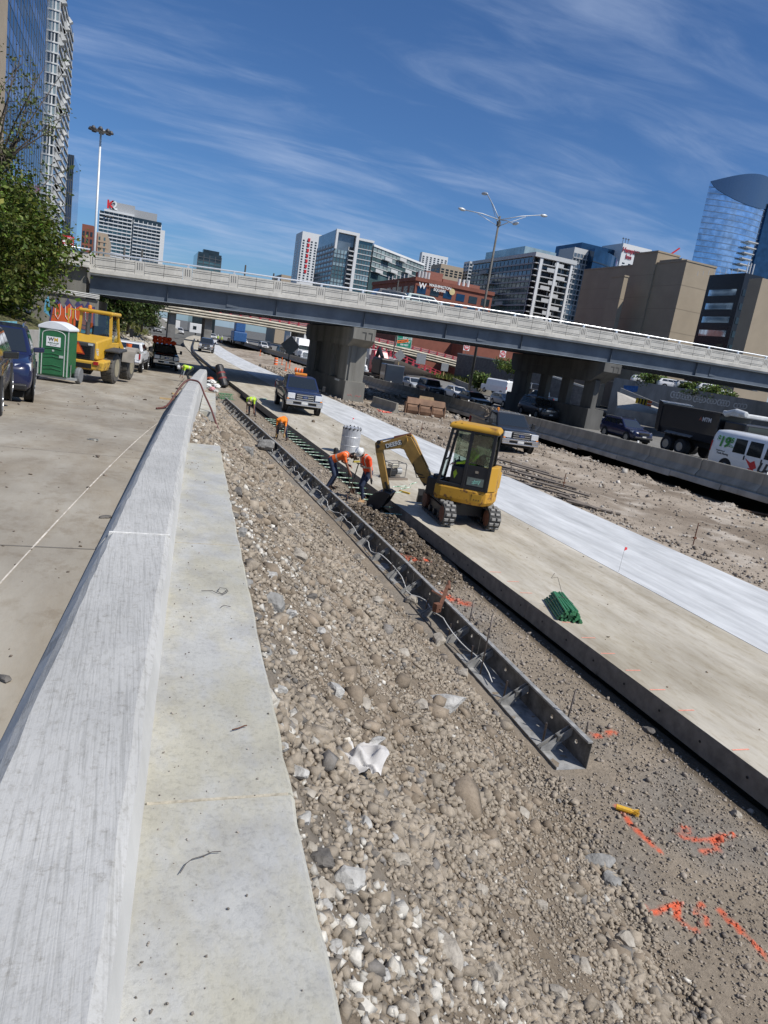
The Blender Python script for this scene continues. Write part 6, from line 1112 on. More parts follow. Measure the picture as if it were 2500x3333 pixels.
# dark dump truck
def dump(loc, rz):
    t = thing('dump_truck', 'black dump truck with long box and grey fenders beside the white van', 'truck', loc, rz); p = paint('paint_dump', (.012,.013,.018), .4); m_gf = mat('fender_grey',(.20,.21,.22),.5,.3,.15)
    bb = B().prism([(-1.25,1.65),(-1.0,1.15),(1.0,1.15),(1.25,1.65),(1.25,3.05),(-1.25,3.05)], -1.2, 4.1,'y').build('box', p, t, bevel=.05); B().bx(-1.33,1.33,-1.25,4.15,2.98,3.1).build('box_rim', p, t); B().bx(-1.15,1.15,-1.0,3.9,3.02,3.12).build('load', mat('load_dark',(.03,.028,.026),.9,0,.3), t)
    B().hexa([(-1.3,4.0,1.2),(1.3,4.0,1.2),(1.3,4.35,1.35),(-1.3,4.35,1.35),(-1.3,4.05,3.2),(1.3,4.05,3.2),(1.3,4.5,3.3),(-1.3,4.5,3.3)]).build('tailgate', p, t)
    B().bx(-.45,.45,-5.0,4.2,.75,1.15).build('chassis', m_under, t); B().bx(-1.2,1.2,-3.3,-1.6,1.0,2.75).build('cab', p, t, bevel=.1); B().bx(-1.0,1.0,-5.0,-3.3,.95,1.95).build('hood', p, t, bevel=.12)
    B().add([(-1.05,-3.32,1.95),(1.05,-3.32,1.95),(1.0,-3.31,2.6),(-1.0,-3.31,2.6)],[(0,1,2,3)]).build('windscreen', m_glassv, t)
    B().path([(-1.1,-1.4,3.1),(-1.1,-2.2,3.35),(-1.1,-3.0,3.25)],.2,8).bx(-1.25,1.25,-2.6,-1.25,3.05,3.32).build('tarp_roll', mat('tarp_grey',(.55,.56,.56),.6,0,.15), t, bevel=.08)
    for s in (-1, 1):
        for f in (3.0,1.65): wheel(t, s*1.25, f, .53, .5, -s, .55)
        wheel(t, s*1.2, -4.0, .53, .3, -s, .55)
        B().hexa([(s*.9,.8,1.5),(s*1.32,.8,1.25),(s*1.32,3.3,1.25),(s*.9,3.3,1.55),(s*.9,.8,1.56),(s*1.33,.8,1.29),(s*1.33,3.3,1.29),(s*.9,3.3,1.6)]).build('fender', m_gf, t)
        for k in range(5): B().bx(s*1.335-.008,s*1.335+.008,1.0+k*.5,1.18+k*.5,1.235,1.275).build('marker_lamp', m_black, t)
    RW = (R_(90),0,R_(-90)); text('lettering','MTM',.36,mat('print_grey',(.5,.5,.52),.5,0,0),t,(-1.262,-.2,2.55),RW,.012); text('lettering','A',.36,mat('print_dimred',(.25,.08,.06),.5,0,0),t,(-1.262,.35,2.55),RW,.012); return t
dump((35.3,35.6,zt_road(36)), R_(-1))
# box truck, semis and far traffic
def semi(lab, loc, col, trailer, rz=0, name='semi_truck', tcol=(.36,.37,.38)):
    t = thing(name, lab, 'truck', loc, rz); p = paint('paint_s%02d%02d%02d' % tuple(int(c*99) for c in col), col, .35)
    B().hexa([(-1.1,-1.9,.6),(1.1,-1.9,.6),(1.2,0,.6),(-1.2,0,.6),(-.85,-1.75,1.75),(.85,-1.75,1.75),(1.0,0,1.95),(-1.0,0,1.95)]).build('hood', p, t, bevel=.15); B().bx(-1.2,1.2,0,2.0,.7,2.9).build('cab', p, t, bevel=.15)
    B().hexa([(-1.2,.2,2.8),(1.2,.2,2.8),(1.2,2.0,2.8),(-1.2,2.0,2.8),(-1.0,.9,3.95),(1.0,.9,3.95),(1.15,2.0,4.0),(-1.15,2.0,4.0)]).build('roof_fairing', p, t, bevel=.12)
    B().add([(-1.05,-.02,2.0),(1.05,-.02,2.0),(1.0,-.01,2.75),(-1.0,-.01,2.75)],[(0,1,2,3)]).build('windscreen', m_glassv, t); B().bx(-.6,.6,-1.97,-1.85,.8,1.65).build('grille', m_chrome, t, bevel=.04); B().bx(-1.15,1.15,-2.05,-1.85,.4,.75).build('bumper', m_chrome, t, bevel=.05)
    for s in (-1, 1): B().bx(s*.9-.18,s*.9+.18,-1.95,-1.8,.95,1.2).build('headlight', m_lamp, t); wheel(t, s*1.2, -1.0, .5, .3, -s, .55); wheel(t, s*1.2, 3.0, .5, .5, -s, .55); B().bx(s*1.4-.08,s*1.4+.08,.1,.3,1.9,2.6).build('mirror', m_black, t)
    if trailer: B().bx(-1.28,1.28,2.4,2.4+trailer,1.1,4.05).build('trailer', mat('trailer_%02d' % int(tcol[0]*99), tcol, .5, .1, .12, .6), t, bevel=.04); [wheel(t, s*1.25, 2.4+trailer-1.2-k*1.3, .5, .5, -s, .55) for s in (-1,1) for k in (0,1)]
    return t
def far(px, py): q = onroad(px,py); return (q.x,q.y,zt_road(q.y))
x, y, z = far(905,1156); semi('white highway tractor pulling a grey box trailer beyond the barrier', (29.4,96,.01), (.70,.71,.72), 13, R_(2))
semi('red highway tractor beside the white one under the bridge', (33.6,98,.01), (.42,.012,.03), 12, R_(2), tcol=(.5,.5,.5))
semi('white box truck with tall cargo body following in the far traffic', (29.6,131,.01), (.72,.72,.72), 7, R_(3), name='box_truck', tcol=(.68,.68,.66))
for i, (xx, yy, col, lb) in enumerate(((29.5,114,(.015,.018,.03),'dark car between the box truck and grey trailer'),(29.3,150,(.03,.035,.045),'dark car behind the box truck in far traffic'),(33.5,160,(.03,.03,.035),'dark van like car far behind the box truck'),(30,178,(.6,.6,.6),'white car far back in the traffic queue'),(27.5,195,(.62,.62,.62),'white car furthest along the median barrier'),(33,190,(.05,.05,.06),'small dark car in the far traffic queue'),(20.5,205,(.62,.62,.6),'white car beyond the striped barricades'),(12,210,(.64,.64,.64),'white car in the sun at the far end of works'),(5.5,190,(.3,.3,.31),'grey car parked far beyond the second bridge column'))):
    car('traffic_car', lb, 'car', (xx,yy,zt_road(yy) if xx > 25 else -.05), R_(2), col, H=1.55+.2*(i % 2), mirrors=False, lights=True)
# dark low loader truck in the shade right of the pier
t = thing('equipment_truck', 'dark flatbed truck with machinery standing in the shade behind the pier', 'truck', (28.4,82.5,zt_road(80)), R_(-2)); B().bx(-1.2,1.2,-3,4,.9,1.15).build('bed', mat('bed_wood',(.12,.08,.05),.8,0,.3), t); B().bx(-1.15,1.15,-5.2,-3.2,.6,2.7).build('cab', paint('paint_truckdark',(.03,.04,.06)), t, bevel=.12); B().bx(-.9,.9,-2,1.6,1.15,3.2).build('machine_body', m_black, t, bevel=.2); B().path([(0,.5,3.2),(0,2.2,4.2),(0,3.8,2.2)],.25,8).build('boom', m_black, t)
for s in (-1, 1):
    for f in (-4.2,2.2,3.3): wheel(t, s*1.2, f, .5, .35, -s)
# white van and bucket truck on the far side road
x, y, z = far(1625,1268); q = px_ray(1622,1262); k = 92/q.y; vx, vy, vz = q.x*k, 92, .3
t = thing('cargo_van', 'white van seen from behind next to the weeds beyond the bridge', 'van', (vx,vy,.5), R_(196)); B().loft([[(x_,yy,z_) for x_, z_ in ((1,.4),(1,1.2),(.9,2.0),(.6,2.15),(-.6,2.15),(-.9,2.0),(-1,1.2),(-1,.4))] for yy in (-1.6,2.5)]+[[(x_*.97,2.6,z_) for x_, z_ in ((1,.5),(1,1.2),(.9,1.9),(.6,2.0),(-.6,2.0),(-.9,1.9),(-1,1.2),(-1,.5))]]).build('body', paint('paint_white_van',(.70,.71,.72)), t); B().bx(-.95,.95,-2.7,-1.6,.4,1.2).build('hood', paint('paint_white_van',(.70,.71,.72)), t, bevel=.1); B().bx(-.3,.3,2.6,2.62,.8,.95).build('plate', m_plate, t); [B().bx(s*.92-.06,s*.92+.06,2.58,2.63,.9,1.3).build('tail_light', m_tail, t) for s in (-1,1)]; [wheel(t, s*1.0, f, .35, .22, -s) for s in (-1,1) for f in (-1.8,1.6)]
q = px_ray(1700,1250); k = 96/q.y; t = thing('utility_truck', 'dark utility truck with rack seen from behind beside the dark wall', 'truck', (q.x*k,96,.4), R_(196)); B().bx(-1.1,1.1,-2,3,.7,1.6).build('body', m_black, t, bevel=.05); B().bx(-1.0,1.0,-3.6,-2,.7,2.1).build('cab', paint('paint_truckdark',(.03,.04,.06)), t, bevel=.15); [B().bx(s*1.05-.05,s*1.05+.05,-2,3,2.3,2.42).bar((s*1.05,2.9,1.6),(s*1.05,2.9,2.35),.08).bar((s*1.05,-1.8,1.6),(s*1.05,-1.8,2.35),.08).build('rack', m_arm, t) for s in (-1,1)]; [wheel(t, s*1.1, f, .42, .3, -s) for s in (-1,1) for f in (-2.6,1.8)]; [B().bx(s*.5-.2,s*.5+.2,3.0,3.05,1.0,1.4).build('white_box', m_plate, t) for s in (-1,1)]
q = px_ray(1775,1262); k = 78/q.y; pickup('pickup_truck', 'small pickup with orange flag seen through the pier opening', (q.x*k,78,.3), R_(190), (.05,.08,.12), badge=False)
# ================================================================== mini excavator
def worn(name, col, dark, thr=(.46,.54), sc=3.2):
    return mat(name, dark, .5, 0, 0, sc, 0.001, 30, col2=col, thr=thr)
m_yel = mat('machine_yellow', (.20,.095,.02), .5, 0, 0, 2.6, .001, 30, col2=(.47,.255,.02), thr=(.30,.44)); m_yw = mat('machine_yellow_worn', (.12,.055,.02), .6, 0, 0, 4.5, .002, 30, col2=(.48,.25,.02), thr=(.36,.44)); m_mblk = mat('machine_black', (.016,.016,.018), .45, 0, .25, 5); m_rub = mat('track_rubber', (.045,.044,.043), .8, 0, .4, 8); m_lug = mat('lug_worn', (.20,.195,.185), .8, 0, .5, 9); m_rod = mat('cylinder_rod', (.60,.61,.62), .15, .95, 0); m_boom = mat('boom_yellow', (.33,.19,.045), .55, 0, .3, 3); m_hose = mat('hose_tan', (.42,.24,.05), .5, 0, .1)
def clear_glass():
    m = bpy.data.materials.new('cab_glass'); m.use_nodes = True; t = m.node_tree; o = t.nodes['Material Output']; t.nodes.remove(t.nodes['Principled BSDF'])
    tr = N(t,'ShaderNodeBsdfTransparent'); tr.inputs[0].default_value = (.60,.70,.64,1); gl = N(t,'ShaderNodeBsdfGlossy'); gl.inputs['Roughness'].default_value = .06; mx = N(t,'ShaderNodeMixShader'); mx.inputs[0].default_value = .14
    t.links.new(tr.outputs[0], mx.inputs[1]); t.links.new(gl.outputs[0], mx.inputs[2]); t.links.new(mx.outputs[0], o.inputs[0]); return m
m_cg = clear_glass()
EXC = Vector((8.35,16.35,0)); EH = R_(144)
ex = thing('mini_excavator', 'yellow mini excavator with black cab digging over the slab edge', 'excavator', EXC, EH)
# tracks: long axis world ~ +y
th = R_(83.5)-EH
for s in (-1, 1):
    c = Matrix.Rotation(th,4,'Z') @ Vector((0, s*.60, 0)); L, h, w = 1.05, .27, .30
    prof = []
    for k in range(9): a = -math.pi/2+math.pi*k/8; prof.append((L-h+math.cos(a)*h, h+math.sin(a)*h))
    for k in range(9): a = math.pi/2+math.pi*k/8; prof.append((-L+h+math.cos(a)*h, h+math.sin(a)*h))
    inner = [(x*.93, h+(z-h)*.80) for x, z in prof]
    b = B(); n = len(prof)
    for k in range(n):
        k2 = (k+1) % n; a0, a1, i0, i1 = prof[k], prof[k2], inner[k], inner[k2]
        b.hexa([(a0[0],-w/2,a0[1]),(a1[0],-w/2,a1[1]),(a1[0],w/2,a1[1]),(a0[0],w/2,a0[1]),(i0[0],-w/2,i0[1]),(i1[0],-w/2,i1[1]),(i1[0],w/2,i1[1]),(i0[0],w/2,i0[1])])
    tr = b.build('track', m_rub, ex, loc=(c.x,c.y,.03), rot=(0,0,th))
    # lugs around the loop
    per = [Vector((x,0,z)) for x, z in prof]; seg = [(per[(k+1) % n]-per[k]).length for k in range(n)]; tot = sum(seg); lug = None; cnt = 38
    for j in range(cnt):
        d = tot*j/cnt; k = 0
        while d > seg[k]: d -= seg[k]; k += 1
        p = per[k].lerp(per[(k+1) % n], d/seg[k]); tv = (per[(k+1) % n]-per[k]).normalized(); ang = math.atan2(tv.z,tv.x)
        for yy in (-.075,.075):
            oy = yy+(.02 if j % 2 else -.02)
            if lug is None: lug = B().hexa([(-.04,-.06,-.002),(.04,-.06,-.002),(.04,.06,-.002),(-.04,.06,-.002),(-.028,-.05,-.035),(.028,-.05,-.035),(.028,.05,-.035),(-.028,.05,-.035)]).build('lug', m_lug, tr, loc=(p.x,oy,p.z), rot=(0,-ang,0))
            else: inst(lug, 'lug', tr, (p.x,oy,p.z), (0,-ang,0))
    B().bx(-.78,.78,-.07,.07,.14,.40).build('track_frame', m_mblk, tr, bevel=.03)
    for xx in (-.78,.78): B().lathe([(.05,-.16),(.205,-.15),(.205,.15),(.05,.16)], c=(xx,0,.27), axis='y', n=16).build('sprocket', m_rust, tr)
    for xx in (-.4,0,.4): B().lathe([(.03,-.12),(.09,-.11),(.09,.11),(.03,.12)], c=(xx,0,.13), axis='y', n=12).build('roller', m_mblk, tr)
cc = Matrix.Rotation(th,4,'Z')
B().bx(-.35,.35,-.5,.5,.22,.50).lathe([(.42,.48),(.42,.60)],n=20).build('undercarriage', m_mblk, ex, rot=(0,0,th))
b = B().prism([(0,.06),(.06,.02),(.10,.08),(.05,.22),(.04,.34),(.10,.40),(.02,.42),(-.03,.24)], -.76, .76,'y').build('dozer_blade', m_mblk, ex, loc=cc@Vector((1.42,0,.03)), rot=(0,0,th)); b2_ = B()
for s in (-1, 1): B().bar((.6,s*.32,.30),(1.42,s*.32,.26),.09,.12).build('blade_arm', m_mblk, ex, rot=(0,0,th))
# house
pl = [(.62,.52),(.62,.72),(.45,.76),(-.45,.76),(-.70,.68),(-.84,.40),(-.88,0),(-.84,-.40),(-.70,-.68),(-.45,-.76),(.40,-.76),(.50,-.5),(.62,-.3)]
B().loft([[(x*.94,y_*.93,.60) for x, y_ in pl],[(x,y_,.70) for x, y_ in pl],[(x,y_,.94) for x, y_ in pl],[(x*.97,y_*.97,.99) for x, y_ in pl]]).build('house_body', m_yw, ex, bevel=.015)
B().bx(-.62,-.36,.757,.768,.70,.90).build('access_panel', m_yel, ex, bevel=.006); 
for i in range(3): B().bx(-.56+i*.06,-.535+i*.06,.766,.772,.745,.77).build('panel_hole', m_black, ex)
B().loft([[(x,y_,z) for x, y_ in ((-.62,-.02),(-.80,-.02),(-.88,-.35),(-.70,-.70),(-.30,-.74),(.30,-.74),(.30,-.04))] for z in (.985,1.42)]).build('engine_hood', m_yel, ex, bevel=.03)
B().loft([[(-.70,.70,.985),(-.86,.42,.985),(-.89,.0,.985),(-.74,.0,.985),(-.66,.6,.985)],[(-.72,.70,1.62),(-.86,.42,1.62),(-.88,.0,1.62),(-.74,.0,1.62),(-.68,.6,1.62)]]).build('counterweight', m_yel, ex, bevel=.02)
# cab: posts as sub-parts of the frame
y1, y0 = .745, -.03; fr = B().bx(-.70,.58,y0,y1,.985,1.02).build('cab_floor', m_mblk, ex)
def post(p, q, w=.06, nm='post'): return B().bar(p,q,w).build(nm, m_mblk, fr, bevel=.008)
for yy in (y0+.03,y1-.03):
    post((.56,yy,1.0),(.40,yy,2.44),.07); post((-.08,yy,1.0),(-.10,yy,2.44),.08); post((-.68,yy,1.0),(-.68,yy,2.44),.08); post((.40,yy,2.42),(-.70,yy,2.42),.07); post((.56,yy,1.03),(-.70,yy,1.03),.07)
for (x, z) in ((.56,1.03),(.40,2.42),(-.68,1.03),(-.68,2.42)): post((x,y0,z),(x,y1,z),.07)
post((.47,y0,1.62),(.47,y1,1.62),.035); post((.50,y1-.02,1.45),(.44,y1+.03,1.75),.03,'grab_rail')
lp_ = B().bx(-.64,-.12,y1-.035,y1-.005,1.06,1.60).build('lower_side_panel', m_mblk, fr); B().bx(-.59,-.17,y1-.004,y1+.004,1.10,1.30).build('lower_glass', mat('dusty_glass',(.16,.19,.17),.25,0,.3,6), lp_); B().bx(-.42,-.34,y1,y1+.008,1.42,1.48).build('latch', m_rod, lp_)
mk = mat('mint_tape',(.30,.62,.48),.7,0,.1)
for a, c in (((-.30,1.15),(-.46,1.20)),((-.30,1.19),(-.46,1.24)),((-.34,1.14),(-.36,1.25)),((-.46,1.14),(-.50,1.26))): B().bar((a[0],y1+.006,a[1]),(c[0],y1+.006,c[1]),.006,.02,upv=(0,0,1)).build('tape_strip', mk, lp_)
B().bx(-.62,-.14,y1-.03,y1-.022,1.64,2.36).build('side_window', m_cg, fr); B().bx(-.62,-.14,y0+.022,y0+.03,1.1,2.36).build('side_window', m_cg, fr); B().bx(-.695,-.687,y0+.06,y1-.06,1.5,2.36).build('rear_window', m_cg, fr); B().bx(.0,.40,y0+.02,y0+.028,1.1,2.36).build('side_window', m_cg, fr)
B().add([(.545,y0+.06,1.08),(.545,y1-.06,1.08),(.475,y1-.06,1.6),(.475,y0+.06,1.6)],[(0,1,2,3)]).build('front_window', m_cg, fr)
rf = B().loft([[(x,y_,z) for x, y_ in ((.50*k,.79*k+.0),(.46*k,-.07),(-.74*k,-.07),(-.78*k,.79*k))] for z, k in ((2.44,1.0),(2.52,1.0),(2.585,.90))]).build('roof', m_yel, ex, bevel=.03)
for x in (.36,.2): B().bx(x-.012,x+.012,.02,.74,2.58,2.592).build('roof_rib', m_yw, rf)
st_ = B().bx(-.42,.02,.14,.60,1.18,1.34).bx(-.46,-.34,.14,.60,1.3,1.85).build('seat', m_black, ex, bevel=.04); B().bx(-.05,.28,.62,.70,1.02,1.5).bx(-.05,.28,.06,.13,1.02,1.45).build('console', m_mblk, ex, bevel=.02); 
for yy in (.66,.10): B().tube((.2,yy,1.45),(.24,yy,1.68),.018).build('lever', m_black, ex)
B().path([(.12,.70,1.30),(.10,.735,1.2),(.14,.74,1.12),(.10,.74,1.03)],.04,6).build('hanging_tag', mat('tag_lime',(.42,.58,.04),.7,0,.1), ex) if False else B().add([(.16,.70,1.42),(.22,.70,1.34),(.17,.70,1.18),(.11,.70,1.32)],[(0,1,2,3)]).build('hanging_tag', mat('tag_lime',(.42,.58,.04),.7,0,.1), ex)
# boom, stick, bucket
B().bx(.55,.96,-.20,.20,.55,1.02).lathe([(.13,.5),(.13,1.1)],c=(.72,0,0),n=12).build('swing_post', m_mblk, ex, bevel=.03)
bm_ = B().prism([(.82,.86),(.96,1.12),(1.52,1.84),(1.60,1.93),(1.78,1.94),(2.40,1.63),(2.50,1.52),(2.42,1.42),(1.85,1.58),(1.74,1.57),(1.64,1.44),(1.14,.84),(.98,.78)], -.075, .075,'y').build('boom', m_boom, ex, bevel=.012)
text('lettering','DEERE',.155,mat('decal_white',(.72,.72,.68),.6,0,.2,20),bm_,(2.04,.0785,1.655),(R_(90),R_(-25),R_(180)),.004,.001); B().prism([(1.82,1.80),(2.26,1.59),(2.24,1.50),(1.80,1.70)], .0755, .077,'y').build('decal_band', m_mblk, bm_)
for i in range(4): B().path([(1.0+.02*i,.05-.03*i,1.22),(1.48,.05-.03*i,1.86),(1.60,.05-.03*i,1.98),(1.74,.05-.03*i,1.97),(1.66,.10,1.80)],.012,5).build('hydraulic_hose', m_hose, bm_)
sk = B().prism([(2.36,1.66),(2.50,1.68),(2.56,1.58),(2.50,1.36),(2.12,.34),(2.02,.28),(1.94,.36),(2.30,1.38)], -.062, .062,'y').build('stick', m_boom, ex, bevel=.01)
for xx, zz in ((2.45,1.52),(2.45,1.64),(2.03,.36)): B().lathe([(.05,-.10),(.05,.10)], c=(xx,0,zz), axis='y', n=12).build('pin', m_mblk, sk)
def cyl(p, q, r, f=.6, nm='cylinder', m=None):
    p, q = Vector(p), Vector(q); o = B().tube(p, p.lerp(q,f), r, n=10).build(nm, m or m_mblk, ex, smooth=False); B().tube(p.lerp(q,f), q, r*.5, n=8).build('rod', m_rod, o)
cyl((1.00,0,.74),(1.66,0,1.46),.055,.55); cyl((1.62,0,1.99),(2.42,0,1.68),.05,.55,m=mat('cyl_brown',(.16,.06,.035),.5,.2,.2)); cyl((2.40,-.0,1.32),(2.08,-.0,.52),.0,.5) if False else None
B().path([(1.10,.09,1.0),(1.30,.12,1.02),(1.42,.10,1.25)],.014,5).path([(1.05,.09,.95),(1.25,.15,.92),(1.38,.10,1.18)],.014,5).build('hydraulic_hose', m_mblk, bm_)
bk = [(1.86,.36),(2.04,.40),(2.26,.33),(2.42,.16),(2.47,-.06),(2.40,-.24),(2.27,-.36)]
b = B().loft([[(x,-.30,z),(x,.30,z),(x-.02*(1 if i > 2 else 0),.30,z-.025),(x-.02*(1 if i > 2 else 0),-.30,z-.025)] for i, (x, z) in enumerate(bk)]); bko = b.build('bucket', m_mblk, ex)
for s in (-1, 1): B().prism(bk+[(2.18,-.20),(1.98,.06)], s*.30-.012, s*.30+.012,'y').build('side_plate', m_mblk, bko)
for k in range(5): B().hexa([(2.30,-.25+k*.12,-.33),(2.30,-.21+k*.12,-.33),(2.25,-.21+k*.12,-.34),(2.25,-.25+k*.12,-.34),(2.25,-.24+k*.12,-.47),(2.25,-.22+k*.12,-.47),(2.23,-.22+k*.12,-.47),(2.23,-.24+k*.12,-.47)]).build('tooth', m_rod if k == 0 else m_lug, bko)
B().bar((2.10,-.05,.62),(1.95,-.05,.30),.05).bar((2.10,.05,.62),(1.95,.05,.30),.05).bx(1.9,2.1,-.1,.1,.26,.44).build('linkage', m_mblk, bko)
# ================================================================== wheel loader (front away from the camera)
m_ly = mat('loader_yellow', (.56,.33,.03), .45, 0, .1, 2, coat=.1); m_lyw = mat('loader_yellow_worn', (.16,.10,.05), .7, 0, 0, 4, .002, 30, col2=(.55,.33,.04), thr=(.34,.46)); m_lg = mat('loader_grey', (.055,.056,.058), .6, 0, .2); m_tl = mat('loader_tyre', (.085,.08,.072), .9, 0, .35, 6)
pR = on_ramp(355,1252); ld = thing('wheel_loader', 'yellow wheel loader seen from behind with orange slow moving triangle', 'loader', (pR.x-1.05,pR.y+.55,pR.z), R_(-13))
def big_wheel(x, y, side, r=.70, w=.56):
    t = B().lathe([(.36,0),(r*.86,-.0),(r*.97,.07*side),(r*.97,(w-.07)*side),(r*.86,w*side),(.36,w*side)], axis='x', n=26).build('wheel', m_tl, ld, loc=(x,y,r), smooth=False)
    B().lathe([(.40,-.01*side),(.36,.02*side),(.33,.12*side),(.14,.10*side),(.12,.02*side)], axis='x', n=18).build('rim', mat('rim_tan',(.30,.27,.19),.6,.1,.2), t)
    lg = None
    for k in range(20):
        a = 2*math.pi*k/20
        for sgn in (0, 1):
            rot = (a+(math.pi/20)*sgn, 0, 0)
            if lg is None: lg = B().hexa([(.05,-.09,r*.95),(.27,-.09,r*.95),(.27,.07,r*.95),(.05,.03,r*.95),(.06,-.08,r*1.0),(.26,-.08,r*1.0),(.26,.06,r*1.0),(.06,.02,r*1.0)]).build('tread_block', m_tl, t, loc=(0 if side > 0 else -.5,0,0), rot=rot)
            else: inst(lg, 'tread_block', t, ((0 if side > 0 else -w)+(.24 if sgn else 0),0,0), rot)
    return t
for s in (-1, 1): big_wheel(s*1.22, 0.55, -s); big_wheel(s*1.22, 3.35, -s)
B().bx(-.45,.45,-.9,4.2,.55,1.0).build('chassis', m_lg, ld)
B().hexa([(-.80,-1.05,1.05),(.80,-1.05,1.05),(.80,1.2,1.05),(-.80,1.2,1.05),(-.72,-.95,1.80),(.72,-.95,1.80),(.78,1.2,2.02),(-.78,1.2,2.02)]).build('engine_hood', m_ly, ld, bevel=.06)
g = B().bx(-.66,.66,-1.12,-.98,.98,1.74).build('rear_grille', m_lg, ld, bevel=.05)
for i in range(7): B().bx(-.52,.52,-1.16,-1.11,1.04+i*.085,1.075+i*.085).build('louvre', m_black, g)
for s in (-1, 1): B().bx(s*.5-.1,s*.5+.1,-1.15,-1.1,1.62,1.71).build('work_lamp', m_lamp, g); B().bx(s*.78-.10,s*.78+.10,-1.24,-1.18,.84,.98).build('tail_light', m_tail, ld)
B().hexa([(-1.05,-1.2,.60),(1.05,-1.2,.60),(1.05,-.2,.60),(-1.05,-.2,.60),(-1.12,-1.2,.98),(1.12,-1.2,.98),(1.12,-.1,1.06),(-1.12,-.1,1.06)]).build('counterweight', m_lyw, ld, bevel=.05); B().bx(-.60,.60,-1.23,-1.18,.66,.86).build('recess', m_black, ld)
B().add([(-.30,-1.19,1.22),(.30,-1.19,1.22),(0,-1.19,1.74)],[(0,1,2)]).build('triangle_border', mat('tri_red',(.42,.05,.02),.5,0,0), ld); B().add([(-.22,-1.20,1.27),(.22,-1.20,1.27),(0,-1.20,1.64)],[(0,1,2)]).build('triangle', mat('tri_orange',(.80,.18,.02),.5,0,0), ld)
text('lettering','L90F',.15,mwt,ld,(.752,-1.0,1.38),(R_(90),R_(90),0),.003)
ldc = B().bx(-.74,.74,1.15,2.65,1.35,1.75).build('cab_base', m_ly, ld, bevel=.04)
for (x, y_, x2, y2) in ((-.72,1.15,-.64,1.25),(.72,1.15,.64,1.25),(-.72,2.6,-.62,2.45),(.72,2.6,.62,2.45)): B().bar((x,y_,1.7),(x2,y2,2.98),.11).build('post', m_ly, ldc)
B().bx(-.76,.76,1.08,2.65,2.96,3.12).build('roof', m_ly, ld, bevel=.06); B().add([(-.64,1.17,1.78),(.64,1.17,1.78),(.58,1.25,2.92),(-.58,1.25,2.92)],[(0,1,2,3)]).build('rear_window', m_cg, ldc)
for s in (-1, 1): B().add([(s*.72,1.25,1.78),(s*.72,2.5,1.78),(s*.63,2.4,2.92),(s*.63,1.32,2.92)],[(0,1,2,3)]).build('side_window', m_cg, ldc)
B().bx(-.3,.3,1.7,1.85,1.7,2.4).build('seat', m_black, ld, bevel=.06); B().tube((-.25,.9,1.9),(-.25,.9,2.55),.09).build('exhaust', m_lg, ld); B().lathe([(.08,0),(.08,.14),(.03,.17)],c=(-.35,1.4,3.13),n=12).build('beacon', m_amber, ld); B().bx(-.42,-.28,1.33,1.47,3.1,3.14).build('beacon_base', m_black, ld)
for (a, c) in (((-1.10,.9,1.75),(-1.10,.9,3.0)),((-1.10,1.5,1.75),(-1.10,1.5,3.0)),((-1.10,.9,3.0),(-1.10,1.5,3.0)),((-1.1,.9,2.1),(-1.1,1.5,2.1)),((-1.1,1.5,3.0),(-.7,1.5,3.0)),((-1.1,1.5,1.8),(-.7,1.5,1.8))): B().bar(a,c,.05).build('guard_rail', m_ly, ld)
for s in (-1, 1):
    B().hexa([(s*.82,-.15,1.40),(s*1.45,-.15,1.40),(s*1.45,1.3,1.46),(s*.82,1.3,1.46),(s*.82,-.15,1.50),(s*1.45,-.15,1.50),(s*1.45,1.25,1.58),(s*.82,1.25,1.58)]).bx(s*1.0-.2,s*1.0+.2,1.2,1.3,.7,1.5).build('fender', m_lg, ld, bevel=.03); B().prism([(2.55,.9),(2.7,1.42),(3.3,1.60),(3.9,1.45),(3.9,1.3),(3.3,1.45),(2.8,1.3)], s*1.2-.28, s*1.2+.28,'x').build('front_fender', mat('fender_dust',(.26,.24,.21),.8,0,.2), ld)
    B().bar((s*.5,3.0,1.9),(s*.55,4.7,.9),.18,.32).build('lift_arm', m_ly, ld); B().bar((s*.8,2.6,2.3),(s*1.2,2.7,2.35),.05).bx(s*1.25-.08,s*1.25+.08,2.66,2.72,2.1,2.5).build('mirror', m_black, ld)
B().bx(-.60,.20,1.18,1.2,1.38,1.5).build('sticker', mat('sticker',(.5,.55,.5),.5,0,.2), ld) if False else None
# ================================================================== portable toilet on its small trailer
pp = on_ramp(198,1246); po_ = thing('portable_toilet', 'green portable toilet with white domed roof and company label beside the loader', 'portable toilet', (pp.x-.22,pp.y+.6,pp.z), R_(-12)); m_pg = mat('toilet_green', (.018,.12,.045), .5, 0, .15, 2); m_pw = mat('toilet_white', (.66,.68,.70), .5, 0, .06); m_pt = mat('toilet_trim', (.42,.45,.42), .5, 0, .1)
B().bx(-.56,.56,-.56,.60,.22,2.08).build('cabin', m_pg, po_, bevel=.03)
B().prism([(-.61,2.06)]+[(-.61+1.22*k/12, 2.16+.22*math.sin(math.pi*k/12)) for k in range(13)]+[(.61,2.06)], -.61, .65,'y').build('roof', m_pw, po_, bevel=.03)
d = B().prism([(-.40,.30),(.40,.30),(.40,1.85)]+[(.40*math.cos(math.pi*k/8),1.85+.14*math.sin(math.pi*k/8)) for k in range(1,8)]+[(-.40,1.85)], -.585,-.56,'y').build('door', m_pg, po_)
fr_ = [(-.43,.26),(-.43,1.86)]+[(-.43*math.cos(math.pi*k/8),1.86+.17*math.sin(math.pi*k/8)) for k in range(1,8)]+[(.43,1.86),(.43,.26)]; B().path([(x,-.575,z) for x, z in fr_],.022,6).build('door_frame', m_pt, po_)
for z in (.48,.62,.95,1.08,1.30): B().path([(-.34,-.592,z),(0,-.597,z+.05),(.34,-.592,z)],.016,5).build('rib', m_pg, d)
